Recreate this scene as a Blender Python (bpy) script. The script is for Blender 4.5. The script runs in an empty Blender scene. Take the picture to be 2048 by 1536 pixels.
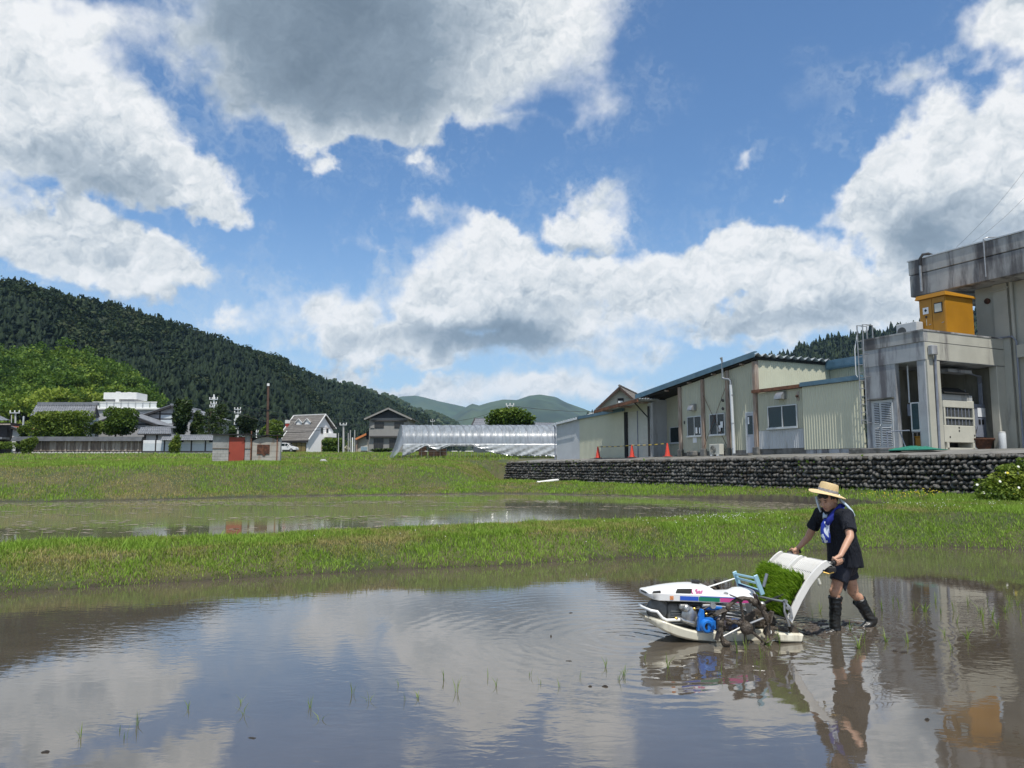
import bpy, bmesh, math, random
import numpy as np
from mathutils import Vector, Matrix, noise as mnoise
random.seed(7)
RNG = np.random.default_rng(11)
SC = bpy.context.scene
COL = SC.collection
R = math.radians

# ------------------------------------------------------------------ camera
CAM_H = 1.64
FPX = 1538.0                      # focal length in pixels of the 2048 px wide photograph
PITCH = R(6.27)
cam_d = bpy.data.cameras.new('camera')
cam = bpy.data.objects.new('camera', cam_d)
COL.objects.link(cam)
cam.location = (0, 0, CAM_H)
cam.rotation_euler = (R(90) + PITCH, 0, 0)
cam_d.sensor_width = 36.0
cam_d.lens = FPX / 2048 * 36.0
cam_d.clip_start = 0.05
cam_d.clip_end = 20000
SC.camera = cam
SC.view_settings.view_transform = 'Standard'
SC.view_settings.look = 'None'
SC.view_settings.gamma = 1.0
SC.view_settings.use_curve_mapping = False
SC.view_settings.exposure = 0.0

# ------------------------------------------------------------------ node helpers
class NT:
    def __init__(self, tree):
        self.t = tree; self.n = tree.nodes; self.l = tree.links
    def node(self, typ, **kw):
        nd = self.n.new(typ)
        for k, val in kw.items(): setattr(nd, k, val)
        return nd
    def put(self, sock, val):
        if isinstance(val, bpy.types.NodeSocket): self.l.new(val, sock)
        elif val is not None:
            try: sock.default_value = val
            except Exception: sock.default_value = tuple(val) + (1.0,) if len(val) == 3 else val
    def math(self, op, a, b=None, c=None, clamp=False):
        nd = self.node('ShaderNodeMath', operation=op, use_clamp=clamp)
        self.put(nd.inputs[0], a)
        if b is not None: self.put(nd.inputs[1], b)
        if c is not None: self.put(nd.inputs[2], c)
        return nd.outputs[0]
    def vec(self, op, a, b=None, c=None, out=0):
        nd = self.node('ShaderNodeVectorMath', operation=op)
        self.put(nd.inputs[0], a)
        if b is not None: self.put(nd.inputs[1], b)
        if c is not None: self.put(nd.inputs[2], c)
        return nd.outputs['Value'] if op in ('LENGTH', 'DOT_PRODUCT', 'DISTANCE') else nd.outputs[0]
    def mix(self, f, a, b, blend='MIX'):
        nd = self.node('ShaderNodeMix', data_type='RGBA', blend_type=blend)
        self.put(nd.inputs[0], f); self.put(nd.inputs[6], a); self.put(nd.inputs[7], b)
        return nd.outputs[2]
    def noise(self, vec, scale, detail=3, rough=0.55, dist=0.0, col=False, typ='FBM', lac=2.0):
        nd = self.node('ShaderNodeTexNoise', noise_type=typ)
        if vec is not None: self.put(nd.inputs['Vector'], vec)
        nd.inputs['Scale'].default_value = scale; nd.inputs['Detail'].default_value = detail
        nd.inputs['Roughness'].default_value = rough; nd.inputs['Distortion'].default_value = dist
        nd.inputs['Lacunarity'].default_value = lac
        return nd.outputs[1] if col else nd.outputs[0]
    def step(self, x, a, b, o0=0.0, o1=1.0, smooth=True):
        nd = self.node('ShaderNodeMapRange', interpolation_type='SMOOTHSTEP' if smooth else 'LINEAR')
        nd.clamp = True
        self.put(nd.inputs[0], x)
        for i, val in zip((1, 2, 3, 4), (a, b, o0, o1)): self.put(nd.inputs[i], val)
        return nd.outputs[0]
    def xyz(self, x=0.0, y=0.0, z=0.0):
        nd = self.node('ShaderNodeCombineXYZ')
        self.put(nd.inputs[0], x); self.put(nd.inputs[1], y); self.put(nd.inputs[2], z)
        return nd.outputs[0]
    def sep(self, v):
        nd = self.node('ShaderNodeSeparateXYZ'); self.put(nd.inputs[0], v); return nd.outputs

def sky_dir(px, py):
    a = (px - 1024) / FPX; b = (768 - py) / FPX
    d = Vector((a, math.cos(PITCH) - math.sin(PITCH) * b, math.sin(PITCH) + math.cos(PITCH) * b)).normalized()
    return math.atan2(d.x, d.y), math.asin(d.z)

# ------------------------------------------------------------------ world: sky with broken cumulus
SUN_AZ = R(166)       # direction the light comes from, clockwise from +Y (behind the camera, a little to the right)
SUN_EL = R(65)
SKY_STRENGTH = 0.10
world = bpy.data.worlds.new("World")
SC.world = world
world.use_nodes = True
W = NT(world.node_tree)
W.n.clear()
wout = W.node('ShaderNodeOutputWorld'); bg = W.node('ShaderNodeBackground')
W.l.new(bg.outputs[0], wout.inputs[0])
bg.inputs[1].default_value = SKY_STRENGTH
sky = W.node('ShaderNodeTexSky', sky_type='NISHITA')
sky.sun_disc = False; sky.sun_elevation = SUN_EL; sky.sun_rotation = SUN_AZ
sky.altitude = 200; sky.air_density = 1.0; sky.dust_density = 0.6; sky.ozone_density = 2.5
tc = W.node('ShaderNodeTexCoord')
D3 = W.vec('NORMALIZE', tc.outputs['Generated'])
dx, dy, dz = W.sep(D3)
az = W.math('ARCTAN2', dx, dy); el = W.math('ARCSINE', dz)
q0 = W.xyz(az, el, 0.0)
w1 = W.vec('SUBTRACT', W.noise(D3, 9.0, 2, col=True), (0.5, 0.5, 0.5))
w2 = W.vec('SUBTRACT', W.noise(D3, 26.0, 3, 0.6, col=True), (0.5, 0.5, 0.5))
q = W.vec('MULTIPLY_ADD', w1, (0.13, 0.10, 0), q0)
q = W.vec('MULTIPLY_ADD', w2, (0.050, 0.045, 0), q)
# cumulus masses: centre and half axes in pixels of the photograph, turned into directions
CLOUDS = [
    (580, 90, 215, 140), (800, 90, 300, 160), (1020, 50, 190, 120), (1150, 20, 90, 70), (640, 210, 150, 80), (900, 215, 70, 45),
    (760, -160, 420, 260), (1195, 185, 62, 34),
    (655, 325, 62, 24), (840, 320, 26, 16), (1035, 245, 34, 14),
    (60, 150, 170, 110), (150, 240, 190, 115), (280, 320, 150, 95), (390, 400, 85, 50), (40, 250, 160, 100), (200, 70, 110, 50),
    (60, 455, 170, 60), (210, 505, 170, 66), (365, 548, 105, 48), (0, 400, 110, 45),
    (1170, 455, 100, 60), (1010, 500, 120, 75), (1080, 560, 170, 95), (870, 570, 115, 55), (940, 620, 180, 80), (760, 515, 55, 22),
    (1110, 660, 170, 58), (930, 690, 190, 45), (690, 650, 95, 72), (640, 600, 45, 32), (1190, 700, 90, 30), (700, 710, 120, 45), (490, 665, 55, 36),
    (1290, 585, 110, 62), (1390, 560, 110, 65), (1520, 530, 140, 75), (1640, 570, 150, 95), (1500, 630, 170, 58), (1630, 450, 30, 17), (1760, 600, 140, 80),
    (1820, 380, 110, 90), (1930, 350, 140, 120), (2010, 240, 90, 90), (1880, 480, 170, 85), (1740, 420, 70, 60), (2080, 430, 120, 160),
    (2030, 80, 75, 95), (1840, 140, 42, 14), (1492, 315, 10, 5), (1590, 368, 22, 8), (1690, 325, 30, 9),
    (817, 438, 32, 22), (1300, 790, 70, 16),
    (860, 790, 220, 36), (1080, 785, 190, 30), (700, 770, 140, 40), (1190, 775, 60, 26),
]
SHADE = [  # bases and thick middles, which the light from above does not reach
    (560, 90, 330, 220, .58), (790, 130, 350, 180, .60), (720, 195, 330, 90, .30), (620, -180, 480, 230, .8), (1010, 120, 150, 120, .15),
    (220, 375, 210, 60, .50), (60, 320, 150, 50, .36), (110, 525, 170, 45, .34), (300, 590, 160, 30, .5),
    (1010, 690, 270, 55, 1.0), (1120, 620, 170, 60, .55), (700, 715, 130, 40, .6), (960, 650, 120, 40, .6), (1180, 490, 60, 25, .5),
    (1560, 640, 230, 45, .6), (1500, 590, 120, 40, .25), (1860, 430, 160, 55, .8), (1930, 480, 170, 50, .75), (1720, 600, 110, 40, .35), (1040, 815, 200, 18, .25),
]
def field(items, k, weighted=False):
    acc = None
    for it in items:
        cx, cy, rx, ry = it[:4]
        a0, e0 = sky_dir(cx, cy)
        rx /= FPX; ry /= FPX
        s = 1.0 / math.cos(e0) ** 0.6
        rx *= s
        dlt = W.vec('MULTIPLY_ADD', q, (1 / rx, 1 / ry, 0), (-a0 / rx, -e0 / ry, 0))
        ln = W.vec('LENGTH', dlt)
        if weighted:
            f = W.math('MULTIPLY', W.step(ln, 1.25, 0.1), it[4])
            acc = f if acc is None else W.math('ADD', acc, f)
        else:
            m = math.sqrt(rx * ry)
            f = W.math('MULTIPLY_ADD', ln, -m, m)
            acc = f if acc is None else W.math('SMOOTH_MAX', acc, f, k)
    return acc
core = field(CLOUDS, 0.02)
# broken cloud all round, beyond the part of the sky in the photograph
gen = W.math('MULTIPLY_ADD', W.noise(W.vec('MULTIPLY', D3, (1, 1, 1.9)), 3.1, 3, 0.55), 0.55, -0.275)
off_az = W.step(W.math('ABSOLUTE', az), 0.66, 0.85)
off_el = W.step(el, 0.62, 0.80)
off = W.math('MAXIMUM', off_az, off_el)
core = W.math('MAXIMUM', core, W.math('SUBTRACT', gen, W.math('MULTIPLY_ADD', off, -0.6, 0.6)))
bil = W.noise(D3, 13.0, 6, 0.52, 0.15)
fine = W.noise(D3, 60.0, 5, 0.6)
SOFT = W.vec('MULTIPLY_ADD', w2, (0.05, 0.05, 0.05), D3)
puff = W.noise(SOFT, 11.0, 3.5, 0.5)
puff2 = W.noise(W.vec('ADD', SOFT, (-0.006, 0.0, 0.017)), 11.0, 3.5, 0.5)
curl = W.noise(SOFT, 34.0, 4, 0.5)
curl2 = W.noise(W.vec('ADD', SOFT, (-0.0015, 0.0, 0.005)), 34.0, 4, 0.5)
dens = W.math('MULTIPLY_ADD', W.math('SUBTRACT', bil, 0.5), 0.14, core)
dens = W.math('MULTIPLY_ADD', W.math('SUBTRACT', fine, 0.5), 0.030, dens)
wisp = W.noise(D3, 5.0, 2, 0.5)
dens = W.math('ADD', dens, 0.002)
alpha = W.step(dens, W.step(wisp, 0.40, 0.75, -0.004, -0.022), W.step(wisp, 0.40, 0.75, 0.018, 0.055))
relief = W.math('SUBTRACT', puff, puff2)
relief2 = W.math('SUBTRACT', curl, curl2)
shade = field(SHADE, 0, True)
gshade = W.math('MULTIPLY', off, W.step(gen, 0.0, 0.12))
edge = W.step(dens, 0.10, 0.0)
amp = W.step(shade, 1.0, 0.0, 0.40, 1.0)
broad = W.noise(W.vec('ADD', SOFT, (0.3, 0.1, 0.2)), 4.2, 3.5, 0.5, 0.3)
br = W.math('MULTIPLY_ADD', W.math('MULTIPLY', relief, amp), 1.25, 0.84)
br = W.math('MULTIPLY_ADD', W.math('MULTIPLY', relief2, amp), 1.05, br)
br = W.math('MULTIPLY_ADD', shade, -0.52, br)
br = W.math('MULTIPLY_ADD', gshade, -0.30, br)
br = W.math('MULTIPLY_ADD', W.math('SUBTRACT', wisp, 0.5), 0.22, br)
br = W.math('MULTIPLY_ADD', edge, 0.10, br)
br = W.math('MULTIPLY_ADD', W.math('MULTIPLY', W.math('SUBTRACT', broad, 0.5), W.step(shade, 0.1, 0.9, 0.3, 1.0)), 0.85, br)
br = W.math('MULTIPLY', W.step(br, -1.0, 1.6, -1.0, 1.6, False), 1.0)
ramp = W.node('ShaderNodeValToRGB')
cr = ramp.color_ramp
cr.elements[0].position = 0.08; cr.elements[0].color = (.170, .225, .290, 1)
cr.elements[1].position = 1.0; cr.elements[1].color = (.93, .94, .95, 1)
for p, c in ((.38, (.27, .34, .42)), (.62, (.50, .565, .63)), (.80, (.74, .78, .81))):
    e = cr.elements.new(p); e.color = c + (1,)
W.l.new(br, ramp.inputs[0])
cloud_c = W.vec('MULTIPLY', ramp.outputs[0], (1 / SKY_STRENGTH,) * 3)
sky_c = W.vec('MULTIPLY', sky.outputs[0], (1.04, 1.30, 1.50))
clear = W.mix(W.step(el, 0.36, 0.0, 0.0, 0.55), sky_c, (5.4, 6.9, 8.4))
veil = W.math('MULTIPLY', W.step(dens, -0.075, 0.01), W.step(W.noise(W.vec('MULTIPLY_ADD', w2, (.25, .25, .25), D3), 9.0, 6, 0.62, 0.8), 0.42, 0.72))
clear = W.mix(W.math('MULTIPLY', veil, 0.30), clear, (6.6, 7.3, 8.0))
W.l.new(W.mix(alpha, clear, cloud_c), bg.inputs[0])
world.cycles.sampling_method = 'MANUAL'
world.cycles.sample_map_resolution = 512

sun_d = bpy.data.lights.new('sun', 'SUN')
sun = bpy.data.objects.new('sun', sun_d)
COL.objects.link(sun)
sun_d.energy = 4.9
sun_d.angle = R(0.6)
sun_d.color = (1.0, 0.955, 0.88)
_sd = Vector((math.sin(SUN_AZ) * math.cos(SUN_EL), math.cos(SUN_AZ) * math.cos(SUN_EL), math.sin(SUN_EL)))
sun.rotation_euler = _sd.to_track_quat('Z', 'Y').to_euler()

# ------------------------------------------------------------------ mesh and object helpers
def tag(o, label=None, cat=None, group=None, kind=None):
    if label: o['label'] = label
    if cat: o['category'] = cat
    if group: o['group'] = group
    if kind: o['kind'] = kind
    return o

def empty(name, loc, rz=0.0, label=None, cat=None, group=None):
    o = bpy.data.objects.new(name, None)
    o.empty_display_size = 0.2
    o.location = loc; o.rotation_euler = (0, 0, rz)
    COL.objects.link(o)
    return tag(o, label, cat, group)

def link(name, me, parent=None, loc=None):
    o = bpy.data.objects.new(name, me)
    COL.objects.link(o)
    if parent is not None: o.parent = parent
    if loc is not None: o.location = loc
    return o

def copy_tree(o, parent=None):
    c = o.copy(); COL.objects.link(c)
    if parent is not None: c.parent = parent
    for ch in list(o.children): copy_tree(ch, c)
    return c

def frame_of(axis):
    w = Vector(axis).normalized()
    t = Vector((0, 0, 1)) if abs(w.z) < 0.9 else Vector((1, 0, 0))
    a = w.cross(t).normalized(); b = w.cross(a).normalized()
    return a, b, w

class MB:
    """collects shapes and links them as one mesh object"""
    def __init__(self): self.v = []; self.f = []; self.m = []; self.mi = 0
    def add(self, vs, fs):
        k = len(self.v)
        self.v.extend(tuple(p) for p in vs)
        for f in fs: self.f.append(tuple(i + k for i in f)); self.m.append(self.mi)
        return self
    def mat(self, i): self.mi = i; return self
    def hexa(self, p):      # 8 corners: bottom ring 0-3 (counterclockwise seen from above), top ring 4-7
        return self.add(p, [(3, 2, 1, 0), (4, 5, 6, 7), (0, 1, 5, 4), (1, 2, 6, 5), (2, 3, 7, 6), (3, 0, 4, 7)])
    def box(self, x0, x1, y0, y1, z0, z1):
        return self.hexa([(x0, y0, z0), (x1, y0, z0), (x1, y1, z0), (x0, y1, z0), (x0, y0, z1), (x1, y0, z1), (x1, y1, z1), (x0, y1, z1)])
    def cbox(self, c, s, M=None):
        hx, hy, hz = s[0] / 2, s[1] / 2, s[2] / 2
        ps = [Vector(p) for p in ((-hx, -hy, -hz), (hx, -hy, -hz), (hx, hy, -hz), (-hx, hy, -hz), (-hx, -hy, hz), (hx, -hy, hz), (hx, hy, hz), (-hx, hy, hz))]
        if M is not None: ps = [M @ p for p in ps]
        return self.hexa([p + Vector(c) for p in ps])
    def bar(self, p, q, w, h=None, up=(0, 0, 1)):
        p = Vector(p); q = Vector(q); d = (q - p).normalized(); h = w if h is None else h
        s = d.cross(Vector(up))
        if s.length < 1e-4: s = d.cross(Vector((0, 1, 0)))
        s.normalize(); t = s.cross(d)
        o = []
        for e in (p, q):
            o += [e - s * w / 2 - t * h / 2, e + s * w / 2 - t * h / 2, e + s * w / 2 + t * h / 2, e - s * w / 2 + t * h / 2]
        return self.add(o, [(0, 1, 2, 3), (7, 6, 5, 4), (0, 4, 5, 1), (1, 5, 6, 2), (2, 6, 7, 3), (3, 7, 4, 0)])
    def prism(self, poly, d):   # polygon of 3-d points swept along vector d
        n = len(poly); d = Vector(d)
        a = [Vector(p) for p in poly]; b = [p + d for p in a]
        fs = [tuple(range(n))[::-1], tuple(range(n, 2 * n))] + [(i, (i + 1) % n, (i + 1) % n + n, i + n) for i in range(n)]
        return self.add(a + b, fs)
    def tube(self, pts, r, n=8, cap=True):
        pts = [Vector(p) for p in pts]; m = len(pts)
        rs = [r] * m if isinstance(r, (int, float)) else list(r)
        prev = None; vs = []
        for i, p in enumerate(pts):
            d = (pts[min(i + 1, m - 1)] - pts[max(i - 1, 0)])
            if d.length < 1e-9: d = Vector((0, 0, 1))
            d.normalize()
            if prev is None: a, b, _ = frame_of(d)
            else:
                a = prev - d * prev.dot(d)
                a = a.normalized() if a.length > 1e-5 else frame_of(d)[0]
                b = d.cross(a)
            prev = a
            b = d.cross(a)
            vs += [p + (a * math.cos(2 * math.pi * k / n) + b * math.sin(2 * math.pi * k / n)) * rs[i] for k in range(n)]
        fs = [(i * n + k, i * n + (k + 1) % n, (i + 1) * n + (k + 1) % n, (i + 1) * n + k) for i in range(m - 1) for k in range(n)]
        if cap: fs += [tuple(range(n))[::-1], tuple((m - 1) * n + k for k in range(n))]
        return self.add(vs, fs)
    def lathe(self, prof, c=(0, 0, 0), axis=(0, 0, 1), n=16, cap=True):   # profile: (radius, height)
        a, b, w = frame_of(axis); c = Vector(c); vs = []
        for r, h in prof:
            vs += [c + w * h + (a * math.cos(2 * math.pi * k / n) + b * math.sin(2 * math.pi * k / n)) * r for k in range(n)]
        m = len(prof)
        fs = [(i * n + k, i * n + (k + 1) % n, (i + 1) * n + (k + 1) % n, (i + 1) * n + k) for i in range(m - 1) for k in range(n)]
        if cap: fs += [tuple(range(n))[::-1], tuple((m - 1) * n + k for k in range(n))]
        return self.add(vs, fs)
    def ell(self, c, s, M=None, nu=12, nv=8):
        vs = []; c = Vector(c)
        for j in range(nv + 1):
            th = math.pi * j / nv
            for i in range(nu):
                ph = 2 * math.pi * i / nu
                p = Vector((s[0] * math.sin(th) * math.cos(ph), s[1] * math.sin(th) * math.sin(ph), s[2] * math.cos(th)))
                vs.append(c + (M @ p if M is not None else p))
        fs = [(j * nu + i, (j + 1) * nu + i, (j + 1) * nu + (i + 1) % nu, j * nu + (i + 1) % nu) for j in range(nv) for i in range(nu)]
        return self.add(vs, fs)
    def sheet(self, rows, thick=0.0, d=None):   # grid of points, thickened along d
        nr = len(rows); nc = len(rows[0]); vs = [Vector(p) for r in rows for p in r]
        fs = [(i * nc + j, i * nc + j + 1, (i + 1) * nc + j + 1, (i + 1) * nc + j) for i in range(nr - 1) for j in range(nc - 1)]
        if thick:
            k = len(vs); dv = Vector(d) * thick
            fs2 = [tuple(q + k for q in f[::-1]) for f in fs]
            rim = [(0, j) for j in range(nc)] + [(i, nc - 1) for i in range(1, nr)] + [(nr - 1, j) for j in range(nc - 2, -1, -1)] + [(i, 0) for i in range(nr - 2, 0, -1)]
            ids = [i * nc + j for i, j in rim]
            side = [(ids[(t + 1) % len(ids)], ids[t], ids[t] + k, ids[(t + 1) % len(ids)] + k) for t in range(len(ids))]
            vs = vs + [p + dv for p in vs]; fs = fs + fs2 + side
        return self.add(vs, fs)
    def build(self, name, mats, parent=None, smooth=False, bevel=0.0, seg=1, loc=None, fix=True, **props):
        me = bpy.data.meshes.new(name)
        me.from_pydata([tuple(p) for p in self.v], [], self.f)
        for mm in (mats if isinstance(mats, (list, tuple)) else [mats]): me.materials.append(mm)
        me.polygons.foreach_set('material_index', self.m)
        if fix or bevel:
            bm = bmesh.new(); bm.from_mesh(me)
            if bevel:
                bmesh.ops.remove_doubles(bm, verts=bm.verts, dist=1e-5)
                es = [e for e in bm.edges if len(e.link_faces) == 2 and e.calc_face_angle(0) > 0.5]
                bmesh.ops.bevel(bm, geom=es, offset=bevel, segments=seg, affect='EDGES', clamp_overlap=True)
            bmesh.ops.recalc_face_normals(bm, faces=bm.faces)
            bm.to_mesh(me); bm.free()
        if smooth:
            me.polygons.foreach_set('use_smooth', [True] * len(me.polygons))
            if smooth != 'all': me.set_sharp_from_angle(angle=R(40))
        me.update()
        o = link(name, me, parent, loc)
        return tag(o, props.get('label'), props.get('cat'), props.get('group'), props.get('kind'))

def mesh_np(name, V, Fq, mats, attr=None, parent=None, smooth=False, matidx=None, **props):
    """numpy vertices (n,3) and faces (m,3 or 4) to one object; attr: per-vertex float named 'tint'"""
    me = bpy.data.meshes.new(name)
    V = np.ascontiguousarray(V, dtype=np.float32); Fq = np.ascontiguousarray(Fq, dtype=np.int32)
    k = Fq.shape[1]; nf = len(Fq)
    me.vertices.add(len(V)); me.vertices.foreach_set('co', V.ravel())
    me.loops.add(nf * k); me.loops.foreach_set('vertex_index', Fq.ravel())
    me.polygons.add(nf); me.polygons.foreach_set('loop_start', np.arange(0, nf * k, k, dtype=np.int32))
    for mm in (mats if isinstance(mats, (list, tuple)) else [mats]): me.materials.append(mm)
    if matidx is not None: me.polygons.foreach_set('material_index', np.asarray(matidx, dtype=np.int32))
    if attr is not None:
        for nm, arr in attr.items():
            at = me.attributes.new(nm, 'FLOAT', 'POINT'); at.data.foreach_set('value', np.asarray(arr, dtype=np.float32))
    if smooth: me.polygons.foreach_set('use_smooth', np.ones(nf, dtype=bool))
    me.update(calc_edges=True); me.validate()
    o = link(name, me, parent)
    return tag(o, props.get('label'), props.get('cat'), props.get('group'), props.get('kind'))

# ------------------------------------------------------------------ materials
def newmat(name):
    m = bpy.data.materials.new(name); m.use_nodes = True
    T = NT(m.node_tree); p = T.n['Principled BSDF']
    return m, T, p

def mat(name, c, rough=0.7, var=0.12, scale=3.0, bump=0.0, bscale=30.0, metal=0.0, c2=None, c2amt=0.5, stretch=(1, 1, 1), spec=0.5, dirt=None, dscale=1.5, dthr=(0.5, 0.7), coat=0.0):
    """base colour broken up by noise; c2: second colour in patches; dirt: stain colour in streaks"""
    m, T, p = newmat(name)
    tc = T.node('ShaderNodeTexCoord'); co = T.vec('MULTIPLY', tc.outputs['Object'], stretch)
    n = T.noise(co, scale, 5, 0.6)
    lo = tuple(max(0, x * (1 - var)) for x in c); hi = tuple(min(1, x * (1 + var)) for x in c)
    col = T.mix(T.step(n, 0.3, 0.7), lo + (1,), hi + (1,))
    if c2 is not None:
        n2 = T.noise(co, scale * 0.45, 6, 0.65, 0.4)
        col = T.mix(T.math('MULTIPLY', T.step(n2, 0.45, 0.62), c2amt), col, tuple(c2) + (1,))
    if dirt is not None:
        n3 = T.noise(T.vec('MULTIPLY', co, (1, 1, 0.16)), dscale, 6, 0.65)
        col = T.mix(T.step(n3, dthr[0], dthr[1], 0, 0.85), col, tuple(dirt) + (1,))
    T.put(p.inputs['Base Color'], col)
    p.inputs['Roughness'].default_value = rough; p.inputs['Metallic'].default_value = metal
    p.inputs['Specular IOR Level'].default_value = spec
    if coat: p.inputs['Coat Weight'].default_value = coat
    if bump:
        b = T.node('ShaderNodeBump'); b.inputs['Strength'].default_value = bump; b.inputs['Distance'].default_value = 0.02
        T.put(b.inputs['Height'], T.noise(co, bscale, 5, 0.6)); T.l.new(b.outputs[0], p.inputs['Normal'])
    return m

def leafmat(name, cols, rough=0.65, trans=0.35, attr='tint'):
    """foliage coloured along a ramp by the per-piece attribute 'tint', with light passing through"""
    m, T, p = newmat(name)
    at = T.node('ShaderNodeAttribute', attribute_name=attr)
    rp = T.node('ShaderNodeValToRGB')
    els = rp.color_ramp.elements
    els[0].position = 0; els[0].color = cols[0] + (1,)
    els[1].position = 1; els[1].color = cols[-1] + (1,)
    for i, c in enumerate(cols[1:-1]): els.new((i + 1) / (len(cols) - 1)).color = c + (1,)
    T.l.new(at.outputs['Fac'], rp.inputs[0])
    T.l.new(rp.outputs[0], p.inputs['Base Color'])
    p.inputs['Roughness'].default_value = rough; p.inputs['Specular IOR Level'].default_value = 0.25
    tr = T.node('ShaderNodeBsdfTranslucent'); T.l.new(rp.outputs[0], tr.inputs[0])
    mx = T.node('ShaderNodeMixShader'); mx.inputs[0].default_value = trans
    T.l.new(p.outputs[0], mx.inputs[1]); T.l.new(tr.outputs[0], mx.inputs[2])
    T.l.new(mx.outputs[0], T.n['Material Output'].inputs[0])
    return m

# ------------------------------------------------------------------ land form
Z_FAR = 0.38          # water level of the far paddy; the near one is at z = 0
NEAR_EDGE = np.array([(-60, -14), (-25, 2.0), (-10, 9.0), (-6.81, 10.47), (-5.48, 11.14), (-3.97, 11.89), (-2.23, 12.75), (-0.21, 13.41), (2.07, 14.36), (4.59, 15.11), (7.58, 16.34), (9.26, 16.54), (10.4, 15.9), (12.5, 15.3), (17, 14.2), (30, 13), (60, 12)])
FAR_POLY = np.array([(-60, -8), (-25, 6.0), (-8.48, 12.96), (-5.61, 14.05), (-2.27, 15.83), (2.03, 17.97), (6.09, 19.95), (9.48, 22.17), (11.2, 23.6), (11.9, 24.6),
                     (11.3, 26.4), (10.5, 28.4), (9.2, 30.6), (5.21, 35.79), (1.6, 38.6), (-0.61, 39.35), (-6.55, 37.13), (-11.65, 34.54), (-14.34, 31.3), (-17.74, 29.85), (-25, 28.6), (-60, 25)])
TOE = np.array([(-90, 27), (-25, 30.0), (-18.5, 31.2), (-14.5, 33.0), (-11.6, 36.2), (-6.6, 38.8), (-3.0, 40.6), (-1.4, 44), (-0.9, 54.0)])
WALL_S = 0.4806       # the stone wall runs along X + WALL_S * Y = WALL_K
WALL_K = 25.6
def wall_pt(y): return (WALL_K - WALL_S * y, y)
WALL_LINE = np.array([wall_pt(54.2), wall_pt(-20)])

def seg_dist(P, line):
    d = np.full(len(P), 1e9)
    for a, b in zip(line[:-1], line[1:]):
        ab = b - a; t = np.clip(((P - a) @ ab) / (ab @ ab), 0, 1)
        d = np.minimum(d, np.linalg.norm(P - (a + t[:, None] * ab), axis=1))
    return d
def in_poly(P, poly):
    c = np.zeros(len(P), bool); x, y = P[:, 0], P[:, 1]
    for (x0, y0), (x1, y1) in zip(poly, np.roll(poly, -1, 0)):
        if y0 == y1: continue
        c ^= ((y0 > y) != (y1 > y)) & (x < (x1 - x0) * (y - y0) / (y1 - y0) + x0)
    return c
def vnoise(P, s, seed=0):
    """cheap smooth value noise"""
    Q = P * s; i = np.floor(Q).astype(np.int64); f = Q - i; f = f * f * (3 - 2 * f)
    def h(a, b):
        k = (a * 374761393 + b * 668265263 + seed * 974634777) & 0x7fffffff
        k = ((k ^ (k >> 13)) * 1274126177) & 0x7fffffff
        return ((k ^ (k >> 16)) & 0xffff) / 65535.0
    a = h(i[:, 0], i[:, 1]); b = h(i[:, 0] + 1, i[:, 1]); c = h(i[:, 0], i[:, 1] + 1); d = h(i[:, 0] + 1, i[:, 1] + 1)
    return (a * (1 - f[:, 0]) + b * f[:, 0]) * (1 - f[:, 1]) + (c * (1 - f[:, 0]) + d * f[:, 0]) * f[:, 1]
def sst(x): x = np.clip(x, 0, 1); return x * x * (3 - 2 * x)
def smin(a, b, k):
    h = np.clip(0.5 + 0.5 * (b - a) / k, 0, 1); return b + (a - b) * h - k * h * (1 - h)

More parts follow.
